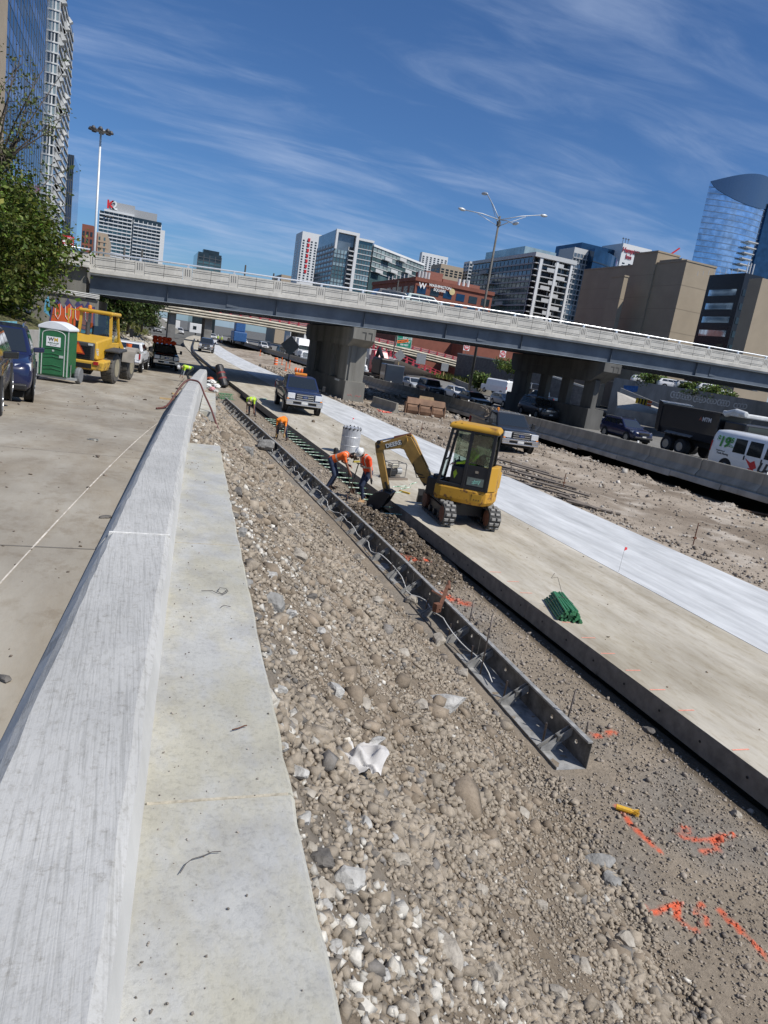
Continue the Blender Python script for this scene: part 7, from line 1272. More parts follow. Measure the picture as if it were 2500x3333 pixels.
for s in (-1, 1): B().bx(s*.555-.02,s*.555+.02,-.575,-.55,.25,2.06).build('corner_trim', m_pt, po_); [B().bx(s*.50-.04,s*.50+.04,-.572,-.555,z,z+.22).build('moulding', m_pg, po_) for z in (.5,.9,1.3,1.65)]
sgn = B().bx(-.27,.27,-.60,-.592,1.40,1.78).build('label', mwt, d); text('lettering','W',.20,mat('ink_grey',(.05,.06,.06),.5,0,0),sgn,(-.09,-.604,1.665),FACE_S,.006,.001); text('lettering','M',.20,mat('ink_gold',(.55,.36,.03),.5,0,0),sgn,(.10,-.604,1.665),FACE_S,.006,.001); text('lettering','PORT-O-LET',.075,mat('ink_green',(.02,.12,.05),.5,0,0),sgn,(0,-.604,1.525),FACE_S,.002,.001); text('lettering','800-796-9696',.045,mat('ink_grey',(.05,.06,.06),.5,0,0),sgn,(0,-.604,1.45),FACE_S,.0,.001)
B().bx(.24,.40,-.61,-.59,.98,1.08).build('latch', m_pt, d); B().bx(-.04,.04,-.60,-.59,1.20,1.27).build('indicator', m_pt, d)
tr_ = B().bx(-.65,.85,-.5,.6,.14,.22).build('trailer_frame', mat('galvanised',(.42,.43,.42),.5,.5,.2), po_); B().tube((.62,-.3,.22),(.62,-.3,.75),.03).build('jack', m_rod, tr_)
for s in (-1, 1): B().lathe([(.12,-.1),(.30,-.1),(.33,-.05),(.33,.05),(.30,.1),(.12,.1)],c=(s*.82,.15,.33),axis='x',n=18).build('wheel', mat('grey_tyre',(.16,.165,.17),.8,0,.15), tr_)
# ================================================================== people
def ik(a, c, l1, l2, hint):
    a, c = Vector(a), Vector(c); d = c-a; L = min(d.length, (l1+l2)*.999); d = d.normalized(); x = (l1*l1-l2*l2+L*L)/(2*L); h = math.sqrt(max(l1*l1-x*x,0)); hv = Vector(hint); hv = (hv-d*hv.dot(d)).normalized(); return a+d*x+hv*h, a+d*L
m_skin = mat('skin', (.24,.125,.08), .6, 0, .1); m_skin2 = mat('skin_light', (.42,.25,.18), .6, 0, .1); m_jean = mat('jeans', (.022,.035,.075), .85, 0, .35, 8); m_boot = mat('work_boot', (.42,.26,.13), .8, 0, .2); m_bootd = mat('dark_boot', (.05,.03,.02), .8, 0, .2); m_glove = mat('work_glove', (.06,.055,.05), .8, 0, .3); m_sil = mat('reflective_band', (.46,.45,.38), .4, .1, .1); m_hair = mat('hair', (.015,.012,.01), .8, 0, 0); m_org = mat('safety_orange', (.80,.13,.015), .75, 0, .12, 5); m_orr = mat('safety_red_orange', (.75,.07,.012), .75, 0, .12, 5); m_lime = mat('safety_lime', (.45,.66,.03), .75, 0, .12, 5); m_greyc = mat('grey_cloth', (.30,.33,.35), .85, 0, .15, 6)
def person(lab, loc, rz, lean, head, hands, feet, pz=.95, shirt=m_org, pants=m_jean, boot=m_boot, glove=None, hat=None, sleeve=None, band=True, skin=m_skin, vox=.011, scale=1.0, knee=(1,0,0), elbow=(-.3,0,-1), side=0.0, seated=False, twist=0.0):
    pel = Vector((0,0,pz)); d = Vector((math.sin(R_(lean)), math.sin(R_(side)), math.cos(R_(lean)))).normalized(); nb = pel+d*.50; hd = Vector((math.sin(R_(head)),math.sin(R_(side)),math.cos(R_(head)))).normalized()
    lat = Matrix.Rotation(R_(twist),3,'Z') @ Vector((0,1,0)); bones = []
    def bone(p, q, r1, r2, lb): bones.append((Vector(p),Vector(q),r1,r2,lb))
    front = d.cross(lat)*-1.0; front = lat.cross(d).normalized()
    for s in (-1, 1):
        bone(pel+Vector((0,.05*s,-.02)), pel+d*.2+lat*.07*s, .115,.115,'hip'); bone(pel+d*.2+lat*.07*s, nb-d*.10+lat*.09*s, .115,.125,'torso'); bone(nb-d*.05+lat*.04*s, nb-d*.05+lat*.17*s, .085,.075,'torso')
    bone(pel, nb-d*.05, .12,.12,'torso'); bone(nb-d*.04, nb+hd*.10, .058,.055,'neck')
    hc = nb+hd*.20; fw = (Matrix.Rotation(R_(0),3,'Z') @ lat.cross(hd)).normalized(); bone(hc-hd*.02, hc+hd*.03+fw*-.01, .092,.098,'head'); bone(hc-hd*.06+fw*.03, hc-hd*.09+fw*.045, .06,.05,'face'); bone(hc-hd*.02+fw*.09, hc-hd*.045+fw*.108, .012,.016,'face')
    for s in (-1, 1): bone(hc+lat*.092*s-hd*.02, hc+lat*.098*s-hd*.05, .018,.014,'face')
    for i, s in enumerate((-1, 1)):           # right (-1), left (+1)
        sh = nb-d*.06+lat*.18*s; h = hands[i]; el, wr = ik(sh, h, .29, .26, (elbow[0],elbow[1]+.35*s,elbow[2])); bone(sh, el, .055,.043,'upper'); bone(el, wr, .041,.030,'fore')
        fd = (wr-el).normalized(); pl_ = fd.cross(Vector((0,0,1))) if abs(fd.z) < .95 else Vector((0,1,0)); pl_ = pl_.normalized(); bone(wr, wr+fd*.085, .032,.036,'hand')
        for k in range(4):
            o_ = pl_*(.030-.020*k); L_ = (.050,.058,.054,.042)[k]; a0 = wr+fd*.10+o_; a1 = a0+fd*L_*.6+Vector((0,0,-.012)); bone(a0, a1, .0115,.0105,'hand'); bone(a1, a1+(fd*.45+Vector((0,0,-.5))).normalized()*L_*.6, .0105,.0095,'hand')
        bone(wr+fd*.03+pl_*.03, wr+fd*.075+pl_*.062, .014,.011,'hand')
        hp = pel+Vector((0,.095*s,-.03)); ft = Vector(feet[i]); an = ft+Vector((0,0,.09)); kn, an2 = ik(hp, an, .45,.43, knee if not callable(knee) else knee(s)); bone(hp, kn, .092,.062,'leg'); bone(kn, an2, .060,.042,'leg')
        bone(an2+Vector((-.03,0,-.04)), an2+Vector((.15,.02*s,-.05)), .048,.042,'boot'); bone(an2, an2+Vector((0,0,-.03)), .052,.05,'boot')
    # closed tapered capsules -> one continuous voxel surface
    b = B()
    for p, q, r1, r2, lb in bones:
        ax = q-p; L_ = ax.length; ax = ax/max(L_,1e-5); u = Vector((0,0,1)) if abs(ax.z) < .9 else Vector((1,0,0)); e1 = ax.cross(u).normalized(); e2 = ax.cross(e1); rings = []
        for t_ in (-.98,-.7,-.35,0): rings.append((p+ax*r1*t_, r1*math.sqrt(max(1-t_*t_,.001))))
        for t_ in (0,.35,.7,.98): rings.append((q+ax*r2*t_, r2*math.sqrt(max(1-t_*t_,.001))))
        b.loft([[c+e1*math.cos(2*math.pi*k/12)*r+e2*math.sin(2*math.pi*k/12)*r for k in range(12)] for c, r in rings])
    me = b.mesh('p'); o = bpy.data.objects.new('tmp', me); COL.objects.link(o); md = o.modifiers.new('r','REMESH'); md.mode = 'VOXEL'; md.voxel_size = vox; md2 = o.modifiers.new('s','SMOOTH'); md2.iterations = 4; md2.factor = .5
    ev = o.evaluated_get(bpy.context.evaluated_depsgraph_get()); body = bpy.data.meshes.new_from_object(ev); bpy.data.objects.remove(o); bpy.data.meshes.remove(me)
    co = np.empty(len(body.polygons)*3); body.polygons.foreach_get('center', co); co = co.reshape(-1,3); best = np.full(len(co),1e9); lab_i = np.zeros(len(co),int); tt_ = np.zeros(len(co))
    names = ['hip','torso','neck','head','face','upper','fore','hand','leg','boot']
    for p, q, r1, r2, lb in bones:
        a = np.array(p); ab = np.array(q-p); t_ = np.clip(((co-a)@ab)/max(ab@ab,1e-9),0,1); dist = np.linalg.norm(co-a-t_[:,None]*ab,axis=1)-(r1+(r2-r1)*t_); k = dist < best; best[k] = dist[k]; lab_i[k] = names.index(lb); tt_[k] = t_[k]
    mats_ = [pants, shirt, skin, m_hair, skin, shirt, sleeve or skin, glove or skin, pants, boot, m_sil]; 
    for m in mats_: body.materials.append(m)
    idx = lab_i.copy(); sp = (co-np.array(pel))@np.array(d); tor = (lab_i == 1) | (lab_i == 0); idx[(lab_i == 0) & (sp > .06)] = 1
    if band:
        idx[tor & (sp > .17) & (sp < .215)] = 10; latd = np.abs((co-np.array(pel))@np.array(lat)); idx[(idx == 1) & (sp > .2) & (latd > .075) & (latd < .115)] = 10
    up_ = lab_i == 5; idx[up_ & (tt_ > .75)] = 2 if sleeve is None else 6
    body.polygons.foreach_set('material_index', idx.astype(np.int32)); body.polygons.foreach_set('use_smooth', [True]*len(idx)); body.update()
    o = bpy.data.objects.new('person', body); COL.objects.link(o); o.location = loc; o.rotation_euler = (0,0,rz); o.scale = (scale,)*3; tag(o, lab, 'person')
    if hat is not None:
        hm = hat; q = hd.to_track_quat('Z','Y'); hb = B().lathe([(.150,-.012),(.152,.0),(.125,.012),(.122,.04),(.110,.09),(.075,.125),(.02,.14)], n=20).bx(-.02,.02,-.10,.10,.10,.138).build('hard_hat', hm, o, smooth=False, loc=hc+hd*.045); hb.rotation_mode = 'QUATERNION'; hb.rotation_quaternion = q
    return o
m_hatw = mat('hat_white', (.75,.75,.73), .35, 0, .05); m_hatb = mat('hat_brown', (.10,.065,.045), .5, 0, .5, 12, col2=(.55,.45,.36), thr=(.5,.6)); m_hatd = mat('hat_dark', (.035,.028,.024), .45, 0, .2)
def gz(x, y): return float(ground_z(np.array([x]), np.array([y]))[0])
def shovel(lab, top, foot, rz=0):
    top, foot = Vector(top), Vector(foot); t = thing('shovel', lab, 'shovel', foot); v = top-foot; B().tube(v*.22, v, .017, n=8).build('handle', mat('handle_dark',(.05,.035,.025),.6,0,.2), t); d = v.normalized()
    B().bar(v+Vector((-.06,0,0)), v+Vector((.06,0,0)), .03).build('grip', m_black, t); b = B().loft([[(-.10,-.01,.0),(.10,-.01,.0),(.10,.012,.0),(-.10,.012,.0)],[(-.12,-.03,.22),(.12,-.03,.22),(.12,-.01,.22),(-.12,-.01,.22)],[(-.03,0,.32),(.03,0,.32),(.03,.02,.32),(-.03,.02,.32)]]).build('blade', mat('shovel_rust',(.07,.04,.03),.7,.2,.3), t); b.rotation_euler = (0,0,rz); return t
# W1 white hat, jeans, standing by the slab edge over a shovel
x, y = 6.72, 19.35; z = gz(x,y)+.0
person('worker in white hard hat, red orange vest and jeans holding an upright shovel', (x,y,z), R_(200), 24, 62, [(.36,.18,1.10),(.08,.30,.72)], [(-.10,-.12,0),(.16,.12,0)], pz=.92, shirt=m_orr, boot=m_boot, glove=m_glove, hat=m_hatw, elbow=(-.2,0,-1), skin=m_skin2)
shovel('shovel standing upright in the hands of the white hatted worker', (x-.42,y-.26,z+1.18), (x-.60,y-.20,z-.06), 1.2)
# W2 stooping with brown hat
x, y = 5.92, 20.55; z = gz(x,y)
person('stooping worker in orange shirt and sticker covered hard hat digging with a shovel', (x,y,z), R_(-28), 62, 92, [(.62,-.06,.62),(.50,.16,.82)], [(-.02,-.13,0),(.03,.15,0)], pz=.93, shirt=m_org, boot=m_bootd, hat=m_hatb, elbow=(-.6,0,-.6))
shovel('shovel dug into soil by the stooping worker', (x+.40,y-.24,z+1.0), (x+.66,y-.34,z-.08), .6)
# W3 bending deep, orange tee
x, y = 6.30, 30.1; z = gz(x,y)
person('worker in bright orange tee bending deep with both hands at the ground', (x,y,z), R_(-112), 96, 150, [(.52,-.16,.22),(.62,.20,.30)], [(-.05,-.22,0),(.08,.24,0)], pz=.90, shirt=mat('tee_orange',(.86,.22,.01),.8,0,.08), boot=m_bootd, glove=mat('glove_tan',(.35,.22,.08),.8,0,.2), hat=m_hatd, band=False, elbow=(-.1,0,.4), vox=.013)
# W4 bending, lime vest
x, y = 6.15, 37.6; z = gz(x,y)
person('worker in lime vest and camouflage hat bending over the far end of forms', (x,y,z), R_(-118), 92, 140, [(.55,-.12,.22),(.48,.24,.30)], [(-.05,-.18,0),(.10,.20,0)], pz=.90, shirt=m_lime, boot=m_bootd, hat=m_hatb, band=True, elbow=(-.1,0,.4), vox=.014)
# W5 on the ramp behind the parapet end
x, y = rx(-1.25,45.2), 45.2; z = zramp(y)
person('worker in lime vest and white hard hat stooping over the ramp behind parapet end', (x+.3,y,z), R_(190), 84, 105, [(.62,-.14,.30),(.56,.18,.26)], [(-.05,-.15,0),(.15,.16,0)], pz=.88, shirt=m_lime, pants=mat('dark_pants',(.02,.025,.03),.9,0,.2), boot=m_bootd, hat=m_hatw, sleeve=m_greyc, vox=.015, skin=m_skin2)
# operator seated in the excavator
M = Matrix.Translation(EXC) @ Matrix.Rotation(EH,4,'Z'); q = M @ Vector((-.20,.36,.42))
person('excavator operator in lime shirt seated inside the cab', (q.x,q.y,q.z), EH, 4, 12, [(.40,-.24,1.12),(.40,.26,1.14)], [(.46,-.12,.62),(.46,.12,.62)], pz=1.02, shirt=m_lime, boot=m_bootd, hat=m_hatd, sleeve=m_lime, band=True, knee=(0,0,1), elbow=(-.5,0,-1), vox=.013, skin=m_skin2)
# far workers by the slab end
for i, (px, py, lb) in enumerate(((720,1112,'distant worker in lime vest standing beside the far white lane'),(708,1108,'distant worker in lime vest behind another near far barrier'))):
    q = onZ(px,py+8,0); person(lb, (q.x,q.y,0), R_(-90), 6, 10, [(.10,-.25,.85),(.10,.25,.85)], [(0,-.1,0),(0,.1,0)], shirt=m_lime, hat=m_hatw, vox=.03, pz=.95)
# ================================================================== small site things
def drum(name, lab, loc, m, r=.29, h=.88, rim=None, rz=0, top=None):
    t = thing(name, lab, 'barrel', loc, rz); B().lathe([(r*.98,0),(r,.02),(r,h*.32),(r*1.03,h*.335),(r,h*.35),(r,h*.65),(r*1.03,h*.665),(r,h*.68),(r,h-.02),(r*1.02,h)], n=28).build('shell', m, t, smooth=False)
    B().lathe([(r*.92,h-.03),(r*.92,h-.028)], n=24).build('lid', top or m, t); return t
q = onZ(719,1252,-.25); drum('green_drum','dark green steel drum standing by the far end of the trench',(q.x,q.y,-.3),mat('drum_green',(.015,.11,.045),.45,0,.15))
q = onZ(1141,1481,0); d_ = drum('steel_drum','pale dented steel drum with a dirty rim on the slab edge',(q.x,q.y+.25,.0),mat('drum_pale',(.46,.47,.49),.45,.35,.25,3,.004,6),r=.36,h=1.02,top=m_black)
b = B()
for k in range(14): a = k*.45; b.add([(math.cos(a)*.36,math.sin(a)*.36,1.0),(math.cos(a+.3)*.37,math.sin(a+.3)*.37,1.0),(math.cos(a+.2)*.33,math.sin(a+.2)*.33,1.05+random.random()*.05),(math.cos(a)*.38,math.sin(a)*.38,.93)],[(0,1,2),(0,3,1)])
b.build('bag_liner', m_black, d_); q = onZ(1092,1478,0); tag(B().lathe([(.09,0),(.09,.2),(.05,.24)],n=14).build('water_jug', m_black, loc=(q.x,q.y,.0)), 'small dark jug on slab edge beside pale drum', 'jug'); 
q = onZ(1160,1505,0); tag(B().bx(-.17,.17,-.03,.03,0,.06).bx(-.17,-.05,-.032,.032,.0,.062).build('spirit_level', mat('level_yellow',(.32,.25,.03),.6,0,.4,14), loc=(q.x,q.y,.0), rot=(0,0,.6), bevel=.01), 'short yellow and black level lying by the pale drum', 'tool')
# plate compactor style generator in a tube frame
q = onZ(1287,1562,0); g = thing('generator','small engine generator in a tubular frame on wooden skids on the slab','generator',(q.x,q.y+.2,0),R_(20)); ft = mat('frame_tube',(.16,.155,.15),.5,.4,.2)
for s in (-1, 1): B().path([(-.32,s*.2,.10),(-.32,s*.2,.50),(-.26,s*.2,.56),(.26,s*.2,.56),(.32,s*.2,.50),(.32,s*.2,.10),(-.32,s*.2,.10)],.016,6).build('frame', ft, g, smooth=True); B().bx(-.42,.42,s*.2-.05,s*.2+.05,0,.07).build('skid', m_wood, g)
for x in (-.3,.3): B().tube((x,-.2,.54),(x,.2,.54),.014).build('frame', ft, g)
B().bx(-.26,-.02,-.14,.14,.10,.34).build('engine', m_mblk, g, bevel=.04); B().lathe([(.02,-.12),(.12,-.10),(.12,.10),(.02,.12)],c=(.14,0,.26),axis='x',n=16).build('fan_housing', mat('housing_grey',(.35,.35,.34),.5,.2,.2), g); B().bx(-.24,.06,-.13,.13,.38,.50).build('fuel_tank', mat('tank_cream',(.50,.46,.36),.5,0,.2), g, bevel=.04)
# yellow tie stick and handle near the bucket
q = onZ(1300,1600,0); tag(B().bar((0,0,.03),(.22,-.30,.03),.05,.04).build('yellow_handle', mat('level_yellow2',(.58,.38,.03),.6,0,.2), loc=(q.x,q.y,.0)), 'yellow tool handle lying on the slab behind the bucket', 'tool')
# loader bucket, loose barrier, rubble
bk_ = thing('loader_bucket','rusty brown loader bucket standing on dirt before the median barrier','bucket',(20.1,47.6,-.12),R_(-14)); m_bkt = mat('bucket_rust',(.20,.115,.07),.75,.1,.35,1.5,.004,20)
prof = [(-.1,.05),(.0,.55),(.12,.78),(.30,.98),(.55,1.35),(.62,1.35),(.40,.95),(.25,.72),(.9,.0),(.85,-.02)]
for k in range(3):
    xx = -1.35+k*.93; B().loft([[(x,y,z) for y, z in ((-.42,.10),(-.50,.35),(-.46,.62),(-.30,.80),(.2,.84),(.2,.04))] for x in (xx,xx+.86)]).build('belly', m_bkt, bk_, bevel=.05)
B().hexa([(-1.42,-.38,.80),(1.42,-.38,.80),(1.42,.45,.80),(-1.42,.45,.80),(-1.38,-.10,1.22),(1.38,-.10,1.22),(1.38,.35,1.22),(-1.38,.35,1.22)]).build('back_plate', m_bkt, bk_, bevel=.02); B().hexa([(-.55,-.05,1.22),(.55,-.05,1.22),(.55,.3,1.22),(-.55,.3,1.22),(-.5,.0,1.42),(.5,.0,1.42),(.5,.25,1.42),(-.5,.25,1.42)]).build('hitch', mat('bucket_tan',(.32,.22,.12),.8,0,.2), bk_)
for x in (-1.45,-.47,.45,1.38): B().bx(x-.03,x+.05,-.52,.4,.02,.9).build('rib', m_bkt, bk_)
B().bx(-1.4,1.4,-.2,.6,-.05,.05).build('floor_plate', m_bkt, bk_)
lb_ = B().prism([(-.30,0),(-.30,.08),(-.10,.36),(-.075,.78),(-.05,.81),(.05,.81),(.075,.78),(.10,.36),(.30,.08),(.30,0)], -1.9, 1.9,'y').build('jersey_barrier', m_barr, loc=(17.35,48.6,-.16), rot=(0,0,R_(8))); tag(lb_, 'single concrete barrier section lying apart next to the rusty bucket', 'barrier'); 
# orange barrels and delineators beyond the first pier
m_ob = mat('barrel_orange',(.72,.13,.02),.6,0,.1); m_ow = mat('barrel_band',(.62,.55,.50),.5,0,.1)
def barrel(lab, loc, rot=(0,0,0)):
    t = thing('traffic_barrel', lab, 'traffic barrel', loc); t.rotation_euler = rot; B().lathe([(.29,0),(.29,.05),(.27,.1),(.25,.95),(.2,1.0)],n=20).build('body', m_ob, t)
    for z in (.3,.62): B().lathe([(.275-.02*z,z),(.272-.02*z,z+.12)],n=20).build('band', m_ow, t)
q = onZ(897,1187,-.05); barrel('upright orange traffic barrel by median barrier beyond the pier',(q.x,q.y,-.1)); q = onZ(960,1210,-.05); barrel('orange traffic barrel lying on its side beside the pier',(q.x,q.y,.18),(R_(90),0,R_(60)))
for i, (x, y, lb) in enumerate(((846,1150,'orange delineator post near the diamond sign'),(930,1200,'leaning orange delineator post next to the fallen barrel'),(942,1192,'orange delineator post by the fallen barrel'),(917,1180,'slim orange post against the median barrier'))):
    q = onZ(x,y+8,-.1); t = thing('delineator', lb, 'delineator', (q.x,q.y,-.1)); t.rotation_euler = (0,random.uniform(-.15,.15),0); B().tube((0,0,0),(0,0,1.1),.05,n=8).lathe([(.2,0),(.2,.05),(.05,.1)],n=10).build('post', m_ob, t)
q = onZ(1250,1345,-.1); b = B(); [b.tube((random.uniform(-.4,.4),random.uniform(-.3,.3),.05),(random.uniform(-.5,.5),random.uniform(-.3,.3),.08+random.random()*.1),.035,n=5) for _ in range(12)]; tag(b.build('orange_netting', mat('netting',(.70,.16,.12),.8,0,.3), loc=(q.x,q.y,-.1)), 'crumpled pinkish orange netting on dirt by the loose barrier', 'netting')
q = onZ(1160,1325,-.1); b = B(); [b.path([(random.uniform(-.7,.7),random.uniform(-.5,.5),.06) for _ in range(5)],.03,5) for _ in range(4)]; tag(b.build('cable_heap', m_black, loc=(q.x,q.y,-.08)), 'dark cable heap on dirt at foot of the pier', 'cable')
for k, (x, lb) in enumerate(((.2,'a'),)): tag(B().path([(15.6,YP+.38,.42),(15.7,YP+.37,.32),(15.85,YP+.37,.44),(15.95,YP+.37,.30)],.015,5).path([(16.2,YP+.37,.32),(16.35,YP+.37,.40),(16.5,YP+.37,.30),(16.7,YP+.37,.42)],.015,5).build('paint_scrawl', mat('scrawl_red',(.50,.10,.10),.8,0,.1)), 'faint red scrawl on the sunlit foot of the pier', 'paint mark')
# burgundy hose over the parapet, planks, black pipe along the far slab edge
y = 27.5; hp_ = [(rx(-1.3,24.5),24.5,zramp(24.5)+.04),(rx(-1.0,25.2),25.2,zramp(25)+.12),(rx(-.65,25.8),25.8,zpar(25.8)-.18),(rx(-.45,26.0),26.0,zpar(26)+.05),(rx(-.25,26.0),26.0,zpar(26)+.09),(rx(-.02,25.8),25.8,zpar(26)+.03),(rx(.2,25.2),25.2,zpar(25)-.35),(rx(.45,24.2),24.2,zpar(24)-.72),(rx(.75,22.6),22.6,0),(rx(1.15,20.8),20.8,0),(rx(1.5,19.6),19.6,0)]
hp_ = [(a,b_,c if c else gz(a,b_)+.05) for a, b_, c in hp_]
def smooth_path(P, n=6):
    P = [Vector(p) for p in P]; out = []
    for i in range(len(P)-1):
        p0, p1, p2, p3 = P[max(i-1,0)], P[i], P[i+1], P[min(i+2,len(P)-1)]
        for k in range(n): t = k/n; out.append(.5*((2*p1)+(p2-p0)*t+(2*p0-5*p1+4*p2-p3)*t*t+(3*p1-p0-3*p2+p3)*t**3))
    return out+[P[-1]]
tag(B().path(smooth_path(hp_),.032,8).build('hose', mat('burgundy_hose',(.11,.035,.03),.6,0,.2), smooth=True), 'burgundy hose draped over the parapet wall', 'hose')
for i, (x, y, L_, w_, rz, m, lb) in enumerate(((578,1285,.5,.18,.2,mat('fresh_wood',(.45,.33,.18),.8,0,.2),'pale timber block against the ramp side of parapet'),(588,1268,.45,.2,.5,m_wood,'grey timber block behind pale one by the parapet'),(562,1303,1.0,.08,.05,mat('fresh_wood',(.45,.33,.18),.8,0,.2),'thin pale lath lying on ramp beside the parapet'),(575,1294,.4,.1,.3,m_wood,'small dark wood scrap on the ramp by the parapet'))):
    q = on_ramp(x,y); tag(B().bx(-L_/2,L_/2,-w_/2,w_/2,0,.07).build('wood_block', m, loc=q, rot=(0,0,rz)), lb, 'wood')
q0 = [on_ramp(600,1232),on_ramp(590,1245),on_ramp(580,1256)]; tag(B().path([p+Vector((0,0,.02)) for p in q0],.02,5).build('cable', m_wire), 'dark strip of cable on the ramp before the lime vested worker', 'cable')
pp_ = [(7.0,58.5,.25),(6.6,64,.3),(6.75,72,.25),(7.0,82,.22),(7.4,96,.2),(8.6,115,.2),(10.2,135,.2),(12.6,165,.2)]
tag(B().path(smooth_path(pp_),.14,8).build('pipe', m_mblk, smooth=True), 'long black flexible pipe lying along left edge of the far slab', 'pipe')
q = onZ(683,1205,0); t = thing('hose_reel','dark leaning roll with red bands beside the green drum','roll',(6.15,50.5,-.05)); o = B().lathe([(.28,0),(.30,.1),(.30,1.5),(.24,1.6)],n=16).build('roll', m_mblk, t, rot=(R_(-28),R_(-18),0)); [B().lathe([(.305,z),(.305,z+.12)],n=16).build('band', mat('band_red',(.2,.03,.03),.7,0,.2), o) for z in (.5,.9)]
# heap of bags and rebar chairs at the far end of the bank
for i, (x, y, c, s, lb) in enumerate(((688,1250,(.62,.62,.60),.30,'white plastic bag heap by the parapet foot'),(705,1262,(.68,.68,.66),.24,'round white bucket lid in the litter heap'),(690,1270,(.60,.30,.32),.20,'pinkish wrapper in the litter heap'),(676,1262,(.55,.57,.55),.26,'grey white sack beside pinkish wrapper'),(700,1278,(.42,.42,.40),.22,'crumpled grey sack at the foot of litter heap'),(684,1226,(.45,.10,.04),.28,'rust red cone shaped bundle above the litter heap'))):
    p = onG(x,y) if y > 1240 else onZ(x,1240,-.1); nv = _iv2*np.array((s,s,s*.7)); nv = nv*(1+fbm(_iv2[:,0]*3+i,_iv2[:,1]*3+_iv2[:,2],3,2,80+i)*.7)[:,None]; me = bpy.data.meshes.new('sack'); me.from_pydata(nv.tolist(),[],_if2); tag(obj('litter_sack', me, mat('sack_%d' % i, c, .7, 0, .15, 6), loc=(p.x,p.y,p.z+s*.4)), lb, 'sack')
p = onG(735,1298); gw_ = thing('bar_rack','stack of green coated bar baskets at the far end of the forms','bar rack',p,.3)
for k in range(9): 
    o = B().path([(-.5+.1*k,-.4,.0),(-.5+.1*k,-.1,.34),(-.5+.1*k,.2,.0)],.02,5).build('basket', m_gbar, gw_)
for yy in (-.4,.2,-.1): B().tube((-.55,yy,.02 if yy != -.1 else .33),(.45,yy,.02 if yy != -.1 else .33),.016).build('tie', m_gbar, gw_)
p = onG(690,1300); b = B(); [b.bar((random.uniform(-.3,.3),-.7+i*.1,.05+.03*(i%3)),(random.uniform(-.3,.5),.9+i*.08,.06+.03*(i%2)),.07,.05) for i in range(7)]; tag(b.build('steel_scrap', m_form, loc=p), 'heap of dark steel form parts below the litter heap', 'scrap')
p = onG(742,1322); tag(B().lathe([(.10,0),(.10,.06),(.03,.30),(.02,.32)],n=10).build('small_cone', m_ob, loc=p, rot=(1.2,0,.5)), 'small orange cone lying by the first far form', 'cone')
p = onG(765,1348); rock(765,1348,26,'dark',(1,1,.8),'black lump beside the far forms',pt=p)
q = onZ(855,1300,0); t = thing('rod_bundle','small bundle of pale green bars on slab near the navy pickup','bar bundle',(q.x,q.y,0),R_(50)); r1 = None
for k in range(12):
    loc = (random.uniform(-.04,.04),(k % 6)*.036-.09,.018+.03*(k//6))
    if r1 is None: r1 = B().tube((-.36,0,0),(.36,0,0),.016,n=6).build('bar', tb_m, t, loc=loc)
    else: inst(r1, 'bar', t, loc)
# far site clutter under the second bridge
m_bar = mat('barricade',(.62,.2,.12),.7,0,0)
for k in range(7):
    q = onZ(628+k*9,1078+k*1.2,0); t = thing('barricade','striped orange and white barricade beyond the second bridge','barricade',(q.x,q.y,0),.1,'striped barricades across the far works')
    for z in (.5,.85,1.2): B().bx(-.9,.9,-.03,.03,z,z+.22).build('board', m_ow, t); [B().prism([(-.8+.4*j,z),(-.6+.4*j,z),(-.5+.4*j,z+.22),(-.7+.4*j,z+.22)],-.04,-.032,'y').build('stripe', m_ob, t) for j in range(4)]
    for x in (-.7,.7): B().bx(x-.04,x+.04,-.03,.03,0,1.42).build('leg', m_ow, t)
q = onZ(692,1098,0); t = thing('blue_machine','tall blue machine working far beyond the dusty pickup','machine',(q.x+1.5,185,0)); B().bx(-1.6,1.6,-3,3,.8,3.2).build('body', mat('machine_blue',(.03,.10,.26),.5,0,.2), t, bevel=.2); B().bx(-1.2,1.2,-2,1.5,3.2,5.6).build('mast', mat('machine_blue',(.03,.10,.26),.5,0,.2), t, bevel=.2); [wheel(t, s*1.6, f, .9, .5, -s) for s in (-1,1) for f in (-2,2)]
for i in range(14):
    f = i/13; q = bank_z(.60+.33*f, .62-.05*f); t = thing('fence_panel','red slatted safety fence panel on top of the grassy bank','fence panel',(q[0]+1.2,q[1],q[2]-.6),R_(80),'red safety fence on the bank') if i % 2 == 0 else t
    B().bx(-1.4+1.4*(i % 2),0+1.4*(i % 2),-.03,.03,0,1.3).build('slat', mat('fence_red',(.55,.05,.04),.7,0,.15), t)
t = thing('concrete_ramp','grey concrete conveyor like ramp slab leaning beyond the second bridge','ramp slab',(9,190,0)); B().hexa([(-7,0,3.5),(-4,0,4.2),(2,0,1.0),(1,0,.2),(-7,6,3.5),(-4,6,4.2),(2,6,1.0),(1,6,.2)]).build('slab', m_old, t); B().bx(-6.5,-6,1,5,0,3.4).build('support', m_dk, t)
for (px, py, lb) in ((560,1035,'white site trailer beyond the second bridge'),(610,1030,'second white site trailer beyond the second bridge')):
    q = onZ(px,py+48,0); t = thing('site_trailer', lb, 'trailer', (q.x,230,0)); B().bx(-3,3,-1.2,1.2,.6,3.4).build('body', c_white, t, bevel=.1); B().bx(-2,-1,-1.25,-1.2,1.6,2.6).build('window', g_dark, t); [wheel(t, s*1.2, f, .45, .3, -s) for s in (-1,1) for f in (-.6,.6)]
